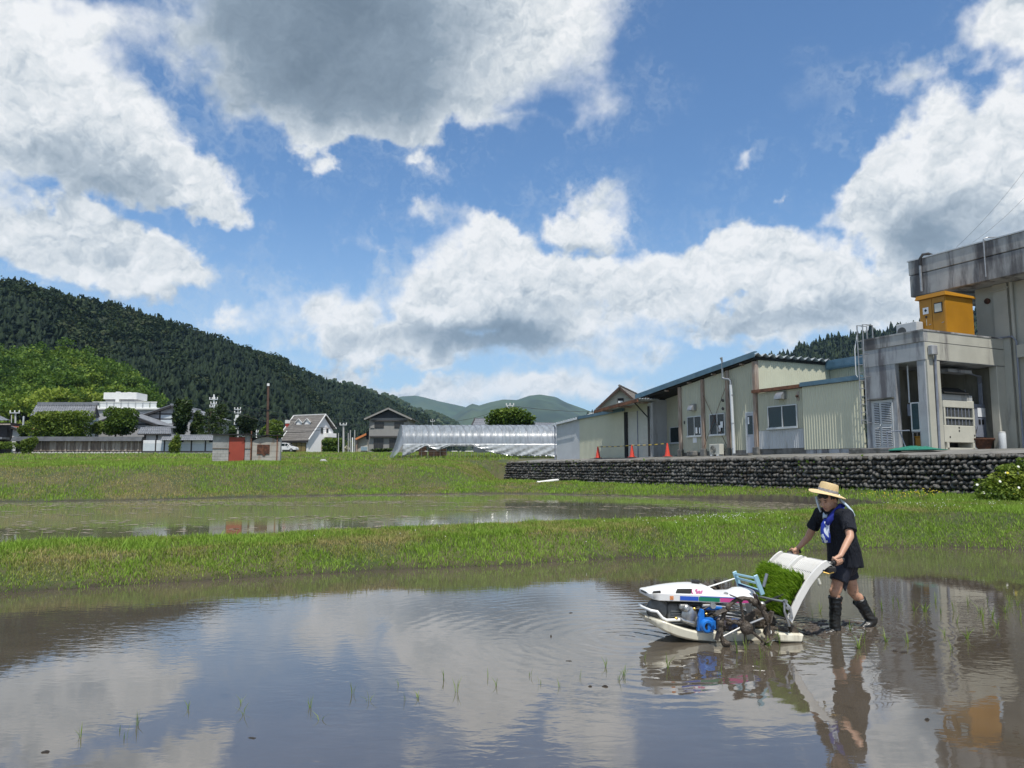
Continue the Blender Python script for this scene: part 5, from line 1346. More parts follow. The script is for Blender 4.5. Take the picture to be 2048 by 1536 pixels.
for x_ in (318, 345, 372): HS.put(MB().box(at(x_, 870, YH).x - 0.08, at(x_, 870, YH).x + 0.08, YH - 0.05, YH - 0.001, at(0, 848, YH).z, at(x_, 822, YH).z), 'beam', m_darkwood)
for q in (320, 347): HS.put(MB().box(at(q, 870, YH).x, at(q + 23, 870, YH).x, YH - 0.03, YH - 0.0005, at(0, 847, YH).z, at(0, 830, YH).z), 'plaster_panel', m_plasterblue)
HW = Place('low_house_wing', 'lower wing of the plastered house with a grey gable half hidden behind the clipped tree', 'house wing', (at(262, 870, 95).x, 95, 3.4))
gable(HW, 250, 824, 186, 850, 319, 850, 95, 5, m_kawara, m_greyplaster, 3.0)
HW.put(MB().box(at(210, 870, 95).x, at(310, 870, 95).x, 94.94, 94.998, at(0, 850, 95).z, at(0, 847, 95).z), 'beam', m_darkwood)

# --- gatehouse with the large tiled roof
YG = 94.0
GH = Place('tiled_gatehouse', 'tall open gatehouse with a broad grey tiled roof behind the clipped hedge', 'gatehouse', (at(125, 870, YG).x, YG, 3.4))
B_ = lambda px, py, Y: Vector(at(px, py, Y)) - GH.l
tiled_slope(GH.o, B_(60, 832, YG - 1.8), B_(186, 834, YG - 1.8), B_(72, 811, YG), B_(193, 811, YG), 26, 7, m_kawara, 0.08)
tiled_slope(GH.o, B_(70, 832, YG + 1.8), B_(200, 834, YG + 1.8), B_(72, 811, YG), B_(193, 811, YG), 26, 5, m_kawara, 0.08)
GH.put(MB().box(at(72, 870, YG).x, at(193, 870, YG).x, YG - 0.16, YG + 0.16, at(0, 811, YG).z, at(0, 804.5, YG).z), 'ridge', m_kawara)
GH.put(MB().prism([tuple(at(187, 836, YG - 1.6)), tuple(at(198, 836, YG + 1.6)), tuple(at(193, 813, YG))], (-0.1, 0, 0)), 'gable_wall', m_darkwood)
GH.put(MB().bar(at(187, 834.5, YG - 1.85), at(194, 811, YG - .05), 0.1, 0.3), 'barge_board', m_darkwood)
GH.put(MB().box(at(176, 870, YG).x, at(184, 870, YG).x, YG - 1.4, YG + 1.4, 3.2, at(0, 835, YG).z), 'wall', m_plasterblue)
for px in (60, 118): GH.put(MB().box(at(px, 870, YG).x - 0.08, at(px, 870, YG).x + 0.08, YG - 1.5, YG - 1.34, 3.2, at(0, 834, YG).z), 'post', m_alu)
GH.put(MB().box(at(78, 870, YG).x, at(176, 870, YG).x, YG + 0.9, YG + 1.1, 3.2, at(0, 836, YG).z), 'back_wall', m_darkwood)

# --- white block on the low hill
YB = 128.0
WB = Place('white_hill_building', 'white flat-roofed building with railing and rooftop tank above the garden', 'building', (at(250, 870, YB).x, YB, 4.2))
X_ = lambda px: at(px, 870, YB).x
Z_ = lambda py: at(0, py, YB).z
WB.put(MB().box(X_(184), X_(316), YB, YB + 9, 3.8, Z_(819)), 'wall', m_greyplaster)
WB.put(MB().box(X_(182), X_(318), YB - 0.3, YB + 9, Z_(819), Z_(816)), 'roof_slab', m_white)
rlg = MB(); rlg.box(X_(182), X_(312), YB - 0.2, YB - 0.12, Z_(805.5), Z_(803.5)); rlg.box(X_(182), X_(312), YB - 0.2, YB - 0.12, Z_(816), Z_(814.5))
WB.put(rlg, 'railing', m_white)
for k in range(9):
    q0 = 182 + 130 * k / 9
    WB.put(MB().box(X_(q0 + 1.5), X_(q0 + 13), YB - 0.14, YB - 0.10, Z_(814.5), Z_(805.5)), 'railing_panel', m_plaster)
    WB.put(MB().box(X_(q0), X_(q0 + 1.1), YB - 0.2, YB - 0.1, Z_(816), Z_(804)), 'railing_post', m_alu)
WB.put(MB().box(X_(195), X_(262), YB + 1.2, YB + 5, Z_(797), Z_(783.5)), 'roof_tank', m_white)
WB.put(MB().box(X_(197), X_(258), YB + 1.6, YB + 4.6, Z_(816), Z_(797)), 'tank_support', m_greyplaster)
WB.put(MB().box(X_(220), X_(227), YB + 1.1, YB + 1.6, Z_(812), Z_(782)), 'tank_column', m_white)
WB.put(MB().box(X_(238), X_(245), YB + 2, YB + 3, Z_(783.5), Z_(782)), 'tank_hatch', m_white)

# --- small houses at the left edge
SH = Place('dark_timber_house', 'dark timber house with grey tiled roof cut off at the left edge', 'house', (at(-30, 870, 92).x, 92, 3.4))
gx = lambda px, Y=92: at(px, 870, Y).x
SH.put(MB().box(gx(-110), gx(14), 92, 98, 3.2, at(0, 845, 92).z), 'wall', m_darkwood)
tiled_slope(SH.o, Vector(at(-120, 841, 91)) - SH.l, Vector(at(21, 841, 91)) - SH.l, Vector(at(-120, 820, 94)) - SH.l, Vector(at(2, 832, 94)) - SH.l, 16, 5, m_kawara)
SH.put(MB().bar(at(-120, 848.5, 90.8), at(21, 848.5, 90.8), 0.12, 0.14), 'eaves_board', m_plankp)
SH.put(MB().box(gx(-110), gx(20), 90.6, 92, at(0, 879, 92).z, at(0, 875, 92).z), 'lean_to_roof', m_kawara)
SR = Place('red_roofed_shed', 'small white-walled shed with a red-brown roof at the left edge', 'shed', (at(30, 870, 93).x, 93, 3.4))
gable(SR, 23, 852, 8, 861, 48, 861, 93, 4, m_redroof, m_plaster, 3.0, 0.3)
SR.put(MB().box(gx(18, 93), gx(19.5, 93), 92.95, 92.999, 3.3, at(0, 864, 93).z), 'beam', m_darkwood)
HD = Place('clipped_hedge', 'low square clipped hedge at the left edge in front of the white shed', 'hedge', (at(0, 870, 87).x, 87, 3.3))
foliage(HD, [((at(q, 891, 87).x, 87, at(0, 891, 87).z), (1.0, 0.6, 0.42)) for q in range(-60, 31, 16)], 2600, 0.16, m_conhedge, 0.45, 0.7, box=True)
SG = Place('white_notice_board', 'white framed notice board standing in the grass at the left edge', 'notice board', (at(18, 913, 84).x, 84, at(18, 913, 84).z))
q = lambda a, b: at(a, b, 84)
for px in (11, 26): SG.put(MB().box(q(px, 0).x - 0.05, q(px, 0).x + 0.05, 83.95, 84.05, q(0, 914).z - 0.2, q(0, 894).z), 'post', m_white)
SG.put(MB().box(q(11, 0).x, q(26, 0).x, 83.97, 84.03, q(0, 910).z, q(0, 896).z), 'board', m_white)
for y_ in (898.5, 901, 903): SG.put(MB().box(q(14.5, 0).x, q(23.5, 0).x, 83.955, 83.968, q(0, y_ + 0.5).z, q(0, y_ - 0.5).z), 'slot', m_greyplaster)

# --- clipped trees and shrubs in the garden
def bush(name, label, px0, px1, py0, py1, Y, n, leaf, material, lobes=7, tlo=0.2, thi=0.8, cat='shrub', dep=None, box=False, trunk_to=None, group=None, shell=0.35, up=0.5):
    a = at(px0, py1, Y); b = at(px1, py0, Y); w = b.x - a.x; h = b.z - a.z; c = Vector(((a.x + b.x) / 2, Y, (a.z + b.z) / 2)); dep = dep or w * 0.5
    base_z = trunk_to if trunk_to is not None else a.z
    P = Place(name, label, cat, (c.x, Y, base_z), group)
    L = []
    if box:
        k = max(2, int(round(w / h * 3)))
        for i in range(k):
            for j in (-0.25, 0.25):
                L.append(((a.x + w * (i + 0.5) / k + rl.normal() * 0.02 * w, Y + rl.normal() * 0.1, c.z + j * h * 0.95), (w / k * 0.85, dep * 0.5, h * 0.27 * rl.uniform(0.9, 1.12))))
    else:
        L.append((tuple(c), (w * 0.30, dep * 0.3, h * 0.36)))
        for i in range(lobes):
            t = rl.uniform(0, 6.283); v_ = rl.uniform(-0.8, 0.8)
            cr_ = math.sqrt(1 - v_ * v_ * 0.7) * 0.55
            s_ = rl.uniform(0.20, 0.32)
            L.append(((c.x + w * 0.5 * cr_ * math.cos(t), Y + dep * 0.5 * cr_ * math.sin(t), c.z + h * 0.34 * v_), (w * s_, dep * s_, h * s_ * 0.9)))
    foliage(P, L, n, leaf, material, tlo, thi, box=box, shell=shell, up=up)
    if trunk_to is not None:
        trunk(P, (c.x, Y, trunk_to - 0.3), (c.x, Y, c.z), max(0.06, w * 0.035), max(0.03, w * 0.018))
    return P
bush('clipped_conifer_hedge', 'tall boxy clipped conifer hedge in front of the gatehouse', 68, 178, 823, 876, 90.5, 7000, 0.24, m_conhedge, box=True, tlo=0.3, thi=0.7, dep=2.4, trunk_to=3.3, cat='hedge')
bush('clipped_conifer', 'round-topped clipped conifer right of the gatehouse', 199, 275, 813, 873, 90.5, 6500, 0.24, m_conhedge, 9, 0.2, 0.55, cat='tree', trunk_to=3.3)
bush('yellow_green_shrub', 'yellow green shrub between the gatehouse and the clipped conifer', 178, 205, 838, 873, 92, 1300, 0.2, m_lightleaf, 6, 0.3, 0.7, trunk_to=3.3)
bush('yellow_green_shrub', 'loose yellow green shrub at the left corner of the plank wall', 32, 66, 845, 878, 92, 1600, 0.2, m_lightleaf, 6, 0.2, 0.6, trunk_to=3.3)
bush('broadleaf_shrub', 'bright green leafy shrub standing in front of the plank wall', 38, 80, 870, 912, 86, 2400, 0.2, m_lightleaf, 8, 0.25, 0.65)
bush('broadleaf_shrub', 'slim leafy shrub standing in front of the plaster wall', 336, 364, 864, 910, 86, 1600, 0.18, m_conhedge, 7, 0.5, 0.9)
bush('evergreen_tree', 'dark evergreen tree beside the half-timbered house', 340, 386, 792, 876, 92, 4200, 0.28, m_darkleaf, 11, 0.1, 0.5, cat='tree', trunk_to=3.3)
bush('evergreen_tree', 'dull green tree between the dark evergreen and the cloud-pruned pines', 378, 412, 818, 876, 94, 2600, 0.28, m_darkleaf, 8, 0.4, 0.8, cat='tree', trunk_to=3.3)
def niwaki(label, px, py0, py1, wpx, Y, tiers):
    a = at(px, py1, Y); b = at(px, py0, Y); w = at(px + wpx, 870, Y).x - at(px, 870, Y).x
    P = Place('cloud_pruned_pine', label, 'tree', (a.x, Y, 3.3), 'cloud-pruned pines in the garden')
    for k in range(tiers):
        t = k / (tiers - 1); z_ = a.z + (b.z - a.z) * t; ww = w * (1 - 0.55 * t)
        L = [((a.x + s_ * ww * 0.30 + rl.normal() * 0.1, Y + rl.normal() * 0.25, z_ + rl.normal() * 0.06), (ww * 0.26, ww * 0.34, 0.26)) for s_ in (-1, 0.1, 1)]
        foliage(P, L, 330, 0.15, m_darkleaf, 0.35, 0.7, 'foliage_pad', 0.25)
    trunk(P, (a.x, Y, 3.2), (a.x + 0.1, Y, b.z), 0.14, 0.05)
niwaki('left cloud-pruned pine with tiered flat pads of foliage', 419, 822, 872, 44, 91, 8)
niwaki('right, taller cloud-pruned pine with tiered flat pads of foliage', 438, 812, 872, 40, 92, 9)
bush('spreading_pine', 'grey green spreading pine behind the utility poles', 470, 516, 822, 872, 120, 2600, 0.36, m_pinepatch, 9, 0.3, 0.7, cat='tree', trunk_to=4.0)
bush('spreading_pine', 'lower green tree between the spreading pine and the white house', 515, 568, 838, 880, 130, 2400, 0.36, m_conhedge, 8, 0.3, 0.7, cat='tree', trunk_to=4.0)
bush('spreading_pine', 'low dark tree behind the cloud-pruned pines', 440, 480, 846, 880, 116, 1800, 0.34, m_darkleaf, 7, 0.4, 0.8, cat='tree', trunk_to=4.0)

# --- tool hut with the red door
YT = 50.0
hx = lambda px: at(px, 870, YT).x
hz = lambda py: at(0, py, YT).z
HT = Place('tool_hut', 'small concrete block tool hut with a red door and a sagging black roof', 'hut', (hx(495), YT, hz(926)))
m_block = mat('concrete_block', (0.36, 0.355, 0.335), 0.9, 0.14, 2.5, bump=0.3, bscale=30, c2=(0.25, 0.25, 0.235), c2amt=0.5)
m_tin = mat('old_corrugated_tin', (0.34, 0.335, 0.32), 0.55, 0.15, 2, metal=0.3, dirt=(0.16, 0.10, 0.07), dscale=3, dthr=(0.55, 0.75))
m_reddoor = mat('faded_red_door_paint', (0.28, 0.045, 0.024), 0.6, 0.08, 1.5, c2=(0.34, 0.07, 0.035), c2amt=0.4)
m_archwall = mat('patched_concrete', (0.36, 0.34, 0.30), 0.9, 0.12, 1.2, bump=0.3, bscale=20, dirt=(0.24, 0.15, 0.09), dscale=2, dthr=(0.56, 0.75))
base = hz(926) - 0.15
def blocks(px0, px1, py_top, name_parent, rows, cols):
    x0, x1 = hx(px0), hx(px1); zt_ = hz(py_top); hh = (zt_ - base) / rows; ww = (x1 - x0) / cols
    for r in range(rows):
        off = 0.5 * (r % 2)
        edges = sorted(set([0, cols] + [k + off for k in range(cols + 1) if 0 < k + off < cols]))
        for e0, e1 in zip(edges[:-1], edges[1:]):
            HT.put(MB().box(x0 + e0 * ww + 0.006, x1 - (cols - e1) * ww - 0.006, YT - rl.uniform(0, 0.006), YT + 0.15, base + r * hh + 0.006, base + (r + 1) * hh - 0.006), 'block', m_block)
    HT.put(MB().box(x0, x1, YT + 0.012, YT + 0.13, base, zt_), 'mortar', m_concdark)
blocks(431, 461, 896.5, HT, 6, 3); blocks(491, 503, 896.5, HT, 6, 1)
for q0, q1 in ((431, 461), (491, 503)):
    n = int((hx(q1) - hx(q0)) / 0.075); rows = []
    for z_ in (hz(896.5), hz(870)): rows.append([(hx(q0) + (hx(q1) - hx(q0)) * i / (2 * n), YT - 0.02 - (0.02 if i % 2 else 0.0), z_) for i in range(2 * n + 1)])
    HT.put(MB().sheet(rows, 0.01, (0, 1, 0)), 'corrugated_sheet', m_tin)
    HT.put(MB().box(hx(q0), hx(q1), YT - 0.05, YT - 0.0, hz(897.2), hz(896.2)), 'sheet_sill', m_wood)
dr = HT.put(MB().box(hx(461.5), hx(490.5), YT - 0.05, YT - 0.01, hz(926), hz(874.5)), 'red_door', m_reddoor, bevel=0.008)
HT.put(MB().box(hx(462), hx(464), YT - 0.075, YT - 0.05, hz(907), hz(904.5)), 'door_handle', m_black, dr)
for py in (880, 917): HT.put(MB().box(hx(489), hx(491), YT - 0.07, YT - 0.05, hz(py + 3), hz(py)), 'hinge', m_rust, dr)
# arched kiln wall on the right
x0, x1 = hx(505), hx(556); n = 12
poly = [(x0, YT - 0.05, base)] + [(x1, YT - 0.05, base)] + [(x1 + (x0 - x1) * i / n, YT - 0.05, hz(882) + (hz(873.5) - hz(882)) * math.sin(math.pi * i / n)) for i in range(n + 1)]
HT.put(MB().prism(poly, (0, 0.2, 0)), 'arched_wall', m_archwall)
for py in (890, 902, 914): HT.put(MB().box(x0, x1, YT - 0.054, YT - 0.05, hz(py) - 0.008, hz(py) + 0.008), 'joint', m_concdark)
rp_ = HT.put(MB().box(hx(514), hx(538), YT - 0.10, YT - 0.06, hz(908), hz(889)), 'rusty_plate', m_rust, bevel=0.01)
HT.put(MB().prism([tuple(at(521, 908.3, YT - 0.09)), tuple(at(529, 908.3, YT - 0.09)), tuple(at(525, 912.5, YT - 0.09))], (0, 0.03, 0)), 'plate_flap', m_rust, rp_)
for px, p0 in ((502.6, 862), (552, 869)): HT.put(MB().box(hx(px) - 0.035, hx(px) + 0.035, YT - 0.13, YT - 0.06, base, hz(p0)), 'steel_post', m_rustflash)
HT.put(MB().box(hx(556), hx(558.5), YT - 0.05, YT + 2.2, base, hz(878)), 'side_wall', m_block)
HT.put(MB().box(hx(431), hx(433), YT + 0.15, YT + 2.2, base, hz(872)), 'side_wall', m_block)
HT.put(MB().box(hx(431), hx(558), YT + 2.1, YT + 2.25, base, hz(873)), 'back_wall', m_block)
rows = []
for d in (-0.25, 2.4): rows.append([(hx(q_), YT + d, hz(y_) + 0.05 * (d > 0)) for q_, y_ in ((425, 870), (445, 870.5), (470, 870.5), (498, 869.5), (507, 871.5), (520, 874), (532, 870.5), (545, 871.5), (559, 870))])
HT.put(MB().sheet(rows, 0.06, (0, 0, 1)), 'roof', m_black)
HT.put(MB().tube([at(489, 872, YT - .2), at(484, 873.5, YT - .25), at(482, 871, YT - .2), at(476, 871, YT - .2)], 0.02, 5), 'roof_wire', m_galv)
m_polebrown = mat('dark_rust_brown', (0.085, 0.048, 0.034), 0.8, 0.3, 5)
HT.o.rotation_euler = (0, 0, R(15)); HT.o.scale = (1.01, 1, 1)
PO = Place('rusty_pole', 'tall rusty brown pole with a pale cap standing behind the tool hut', 'pole', tuple(at(535, 905, 58)))
PO.put(MB().tube([at(534, 915, 58), at(536.5, 772, 58)], [0.11, 0.085], 10), 'pole_shaft', m_polebrown, smooth=True)
PO.put(MB().tube([at(536.5, 772, 58), at(536.6, 767, 58)], 0.10, 10), 'pole_cap', m_white, smooth=True)
PO.put(MB().lathe([(0.125, 0), (0.125, 0.1)], tuple(at(535.6, 822, 58)), n=10), 'pole_band', m_black)
RK = Place('grey_stone_heap', 'small grey heap of stone lying in the mown grass right of the tool hut', 'stone heap', tuple(at(646.5, 926, 46)))
o = link('stone', sm[0].copy(), RK.o); o.data.materials[0] = m_paleStone; o.matrix_local = Matrix.Translation((0, 0, 0.08)) @ Matrix.Diagonal((0.21, 0.2, 0.15, 1))
o = link('stone', sm[1].copy(), RK.o); o.matrix_local = Matrix.Translation((0.12, 0.05, 0.04)) @ Matrix.Diagonal((0.14, 0.12, 0.10, 1))

# --- white house with the long roof
YV = 134.0
WHrot = R(-27)
cW = at(649, 830, YV); zb = at(0, 904, YV).z
ridge_h = cW.z - zb
WH = empty('white_house', (cW.x, YV, zb), WHrot, 'white house with a long grey roof, two dormers and a red and white chimney', 'house')
Lr = 7.0; fr_w = 4.15; bk_w = 1.6; ef = at(0, 882, YV).z - zb; eb = at(0, 857, YV).z - zb; es = at(0, 863, YV).z - zb
m_slate = mat('grey_brown_slate', (0.135, 0.125, 0.115), 0.75, 0.18, 3, stretch=(1, 1, 1), c2=(0.18, 0.17, 0.155), c2amt=0.5)
m_whitewall = mat('bright_white_render', (0.78, 0.78, 0.77), 0.8, 0.03, 2)
ys = -fr_w * (ridge_h - es) / (ridge_h - ef)
MB().prism([(-0.15, -fr_w + 0.35, -0.5), (-0.15, 2.6, -0.5), (-0.15, 2.6, eb - 0.4), (-0.15, 0, ridge_h - 0.2), (-0.15, -fr_w + 0.35, ef - 0.15)], (-Lr + 0.6, 0, 0)).build('wall', m_whitewall, WH)
def slab(p, d, name, m, par):   # polygon thickened
    return MB().prism(p, d).build(name, m, par)
slab([(0.25, 0, ridge_h), (0.25, -fr_w, ef), (-Lr + 1.0, -fr_w, ef), (-Lr + 1.0, ys, es), (-Lr, ys, es), (-Lr, 0, ridge_h)], (0, 0.06, 0.12), 'roof_slope', m_slate, WH)
slab([(0.25, 0.07, ridge_h), (0.25, 2.9, eb), (-Lr, 2.9, eb), (-Lr, 0.07, ridge_h)], (0, 0, 0.13), 'roof_slope', m_slate, WH)
for k in range(1, 14):
    t = k / 14; y_ = -fr_w * t; z_ = ridge_h + (ef - ridge_h) * t
    MB().box(-Lr + (1.0 if y_ < ys else 0.0), 0.25, y_ + 0.03, y_ + 0.09, z_ + 0.11, z_ + 0.155).build('slate_course', m_slate, WH)
tr = MB(); tr.bar((0.30, 0.02, ridge_h + 0.12), (0.30, -fr_w, ef + 0.12), 0.14, 0.14); tr.bar((0.30, 0.02, ridge_h + 0.10), (0.30, 2.9, eb + 0.10), 0.14, 0.14); tr.bar((-Lr, 0, ridge_h + 0.14), (0.3, 0, ridge_h + 0.14), 0.12, 0.14); tr.bar((-Lr - 0.04, 0, ridge_h + 0.1), (-Lr - 0.04, ys, es + 0.1), 0.14, 0.14); tr.bar((-Lr + 0.96, ys, es + 0.1), (-Lr + 0.96, -fr_w, ef + 0.1), 0.14, 0.14)
tr.build('roof_trim', m_white, WH)
for px in (601, 622):
    xx = -(649 - px) * YV / FPX / math.cos(WHrot) * 0.93; yy = -1.55; zz = ridge_h + (ef - ridge_h) * (1.55 / fr_w)
    d_ = MB().prism([(xx - 0.62, yy, zz), (xx + 0.62, yy, zz), (xx + 0.62, yy, zz + 0.45), (xx, yy, zz + 0.95), (xx - 0.62, yy, zz + 0.45)], (0, 1.1, 0)).build('dormer', m_whitewall, WH)
    for s in (-1, 1): MB().prism([(xx, yy - 0.12, zz + 1.02), (xx + s * 0.85, yy - 0.12, zz + 0.32), (xx + s * 0.85, yy - 0.12, zz + 0.40), (xx, yy - 0.12, zz + 1.12)], (0, 1.3, 0)).build('dormer_roof', m_slate, d_)
    for s in (-1, 1): MB().bar((xx, yy - 0.14, zz + 1.05), (xx + s * 0.88, yy - 0.14, zz + 0.33), 0.06, 0.10).build('dormer_trim', m_white, d_)
ch = MB().box(-Lr - 0.15, -Lr + 0.35, -1.9, -1.4, es + 0.1, es + 2.0).build('chimney', mat('brick_red_paint', (0.42, 0.05, 0.035), 0.6, 0.1, 4), WH)
MB().box(-Lr - 0.2, -Lr + 0.4, -1.95, -1.35, es + 1.5, es + 2.1).build('chimney_top', m_white, ch)
for y_ in (-0.4, 1.0):
    w_ = MB().box(-0.149, -0.10, y_ - 0.3, y_ + 0.3, 3.2, 4.2).build('window', m_wood, WH)
    MB().box(-0.10, -0.09, y_ - 0.22, y_ + 0.22, 3.28, 4.1).build('pane', m_darkglass, w_)
MB().box(-0.15, 0.6, 0.3, 2.6, 2.6, 3.3).build('balcony', m_whitewall, WH)
MB().box(-0.149, -0.08, -0.5, 0.6, -0.2, 2.1).build('door', m_plankp, WH)
MB().box(-Lr + 1.2, -0.5, -fr_w + 0.30, -fr_w + 0.349, -0.3, ef - 0.35).build('garage_opening', m_darkvoid, WH)
for k in range(3):
    MB().box(-3.6 + k * 1.05, -2.7 + k * 1.05, -fr_w + 0.24, -fr_w + 0.295, -0.2, ef - 0.4).build('garage_door', mat('yellow_brown_boards', (0.20, 0.155, 0.06), 0.8, 0.25, 6) if k == 0 else bpy.data.materials['yellow_brown_boards'], WH)
MB().box(-Lr + 1.0, 0.1, -fr_w - 0.02, -fr_w + 0.1, ef - 0.30, ef - 0.02).build('gutter_board', m_darkwood, WH)

# --- parked car
def car(px_front, py, Y, label):
    p = at(px_front, py, Y)
    C_ = empty('parked_car', (p.x - 2.1, Y, p.z), R(-4), label, 'car')
    prof = [(-2.1, 0.35), (-2.1, 0.95), (-1.95, 1.40), (-1.75, 1.50), (0.35, 1.52), (0.75, 1.38), (1.35, 0.98), (1.95, 0.82), (2.1, 0.62), (2.1, 0.35)]
    MB().prism([(x, -0.8, z) for x, z in prof], (0, 1.6, 0)).build('body', mat('white_car_paint', (0.74, 0.75, 0.76), 0.25, 0.02, 2, coat=0.5), C_, bevel=0.06, seg=2)
    for x0_, x1_, x2_, x3_ in ((-1.8, -0.75, -0.75, -1.72), (-0.68, 0.28, 0.28, -0.68), (0.35, 1.05, 0.66, 0.35)):
        MB().prism([(x0_, -0.805, 0.98), (x1_, -0.805, 0.98), (x2_, -0.805, 1.40), (x3_, -0.805, 1.40)], (0, 0.02, 0)).build('side_window', m_darkglass, C_)
    MB().prism([(0.80, -0.65, 1.37), (1.34, -0.68, 1.01), (1.34, 0.68, 1.01), (0.80, 0.65, 1.37)], (0.012, 0, 0.012)).build('windscreen', m_darkglass, C_)
    for x in (-1.3, 1.35):
        for y in (-0.72, 0.72):
            w_ = MB().lathe([(0.31, -0.1), (0.31, 0.1)], (x, y, 0.31), (0, 1, 0), 16).build('wheel', m_black, C_)
            MB().lathe([(0.19, 0), (0.19, 0.01)], (x, y - 0.105 if y < 0 else y + 0.105, 0.31), (0, 1, 0), 12).build('rim', m_galv, w_)
    MB().box(1.92, 2.11, -0.7, -0.42, 0.62, 0.76).build('headlight', m_alu, C_)
    MB().box(0.72, 0.86, -0.95, -0.80, 0.98, 1.12).build('wing_mirror', m_white, C_)
    MB().box(-0.75, -0.55, -0.815, -0.80, 0.86, 0.90).build('door_handle', m_alu, C_)
car(595, 904.5, 126, 'white estate car parked in front of the white house')

# --- grey two-storey house with dark gable
YD = 120.0
GR = Place('grey_two_storey_house', 'grey two-storey house with a black gable and shuttered windows', 'house', (at(778, 870, YD).x, YD, at(0, 901, YD).z))
m_greyclad = mat('grey_vertical_cladding', (0.245, 0.24, 0.225), 0.7, 0.06, 2)
m_navy = mat('blue_black_gable_boards', (0.018, 0.022, 0.032), 0.6, 0.2, 4)
m_shutter = mat('dark_brown_shutters', (0.055, 0.05, 0.047), 0.6, 0.15, 10)
vx = lambda px: at(px, 870, YD).x
vz = lambda py: at(0, py, YD).z
GR.put(MB().box(vx(738), vx(817), YD, YD + 8, vz(902) - 0.5, vz(836)), 'wall', m_greyclad)
rows = []
for z_ in (vz(901), vz(837)):
    rows.append([(vx(738) + (vx(817) - vx(738)) * i / 64, YD - 0.01 - (0.02 if i % 2 else 0), z_) for i in range(65)])
GR.put(MB().sheet(rows, 0.01, (0, 1, 0)), 'cladding', m_greyclad)
GR.put(MB().prism([tuple(at(742, 836, YD)), tuple(at(813, 836, YD)), tuple(at(778, 820, YD))], (0, 8, 0)), 'gable_wall', m_navy)
for e in (730, 825):
    E0 = at(e, 839, YD); AP = at(778, 817.5, YD)
    GR.put(MB().add([Vector((E0.x, YD - 0.7, E0.z)), Vector((AP.x, YD - 0.7, AP.z)), Vector((AP.x, YD + 8.5, AP.z)), Vector((E0.x, YD + 8.5, E0.z)), Vector((E0.x, YD - 0.7, E0.z + 0.16)), Vector((AP.x, YD - 0.7, AP.z + 0.16)), Vector((AP.x, YD + 8.5, AP.z + 0.16)), Vector((E0.x, YD + 8.5, E0.z + 0.16))], [(0, 1, 2, 3), (4, 5, 6, 7), (0, 1, 5, 4), (1, 2, 6, 5), (2, 3, 7, 6), (3, 0, 4, 7)]), 'roof_slope', m_tilegrey)
    GR.put(MB().bar(Vector((E0.x, YD - 0.72, E0.z - 0.02)), Vector((AP.x, YD - 0.72, AP.z - 0.02)), 0.08, 0.22), 'barge_board', m_greyclad)
GR.put(MB().box(vx(743), vx(813), YD - 0.35, YD - 0.03, vz(842.5), vz(840)), 'eaves_band', m_shutter)
GR.put(MB().box(vx(740), vx(800), YD - 0.5, YD - 0.03, vz(875), vz(872)), 'canopy', m_shutter)
for q0, q1, y0, y1 in ((749, 767.5, 856, 844), (788.5, 807, 856, 844), (748, 767, 898, 877), (779, 797, 898, 877)):
    w_ = GR.put(MB().box(vx(q0), vx(q1), YD - 0.10, YD - 0.035, vz(y0), vz(y1)), 'window', m_shutter)
    for h_ in (0, 1):
        a0 = q0 + (q1 - q0) * h_ / 2
        GR.put(MB().box(vx(a0 + 0.6), vx(a0 + (q1 - q0) / 2 - 0.4), YD - 0.125, YD - 0.102, vz(y0 - 0.7), vz(y1 + 0.7)), 'shutter', mat('dark_glazing', (0.03, 0.03, 0.03), 0.35, 0.1, 6) if 'dark_glazing' not in bpy.data.materials else bpy.data.materials['dark_glazing'], w_)
for q0 in (740.5, 807.5): GR.put(MB().box(vx(q0), vx(q0 + 8), YD - 0.13, YD - 0.03, vz(856), vz(845)), 'shutter_box', m_greyclad)
GR.put(MB().box(vx(730), vx(737.5), YD + 1, YD + 3, vz(878), vz(862)), 'side_porch', m_darkvoid)

# --- house with orange eaves
OR = Place('orange_eaved_house', 'small cream house with an orange eaves board beside the grey house', 'house', (at(722, 870, 130).x, 130, at(0, 902, 130).z))
ox = lambda px: at(px, 870, 130).x
oz = lambda py: at(0, py, 130).z
OR.put(MB().box(ox(716), ox(737), 130, 137, oz(905), oz(874)), 'wall', m_conccream)
OR.put(MB().prism([tuple(at(711, 877, 129.4)), tuple(at(737, 864, 129.4)), tuple(at(737, 868, 129.4)), tuple(at(711, 879, 129.4))], (0, 8, 0)), 'roof_slope', m_redroof)
OR.put(MB().bar(at(711, 878.5, 129.3), at(735, 867, 129.3), 0.12, 0.32), 'eaves_board', mat('orange_stain', (0.55, 0.19, 0.06), 0.6, 0.1, 4))
OR.put(MB().box(ox(713), ox(716), 129.6, 130, oz(905), oz(880)), 'post', m_wood)
w_ = OR.put(MB().box(ox(722), ox(736), 129.9, 129.97, oz(902), oz(893)), 'window', m_alu)
OR.put(MB().box(ox(723), ox(735), 129.87, 129.899, oz(901), oz(894)), 'pane', mat('blue_glass', (0.25, 0.35, 0.42), 0.2, 0.1, 3), w_)
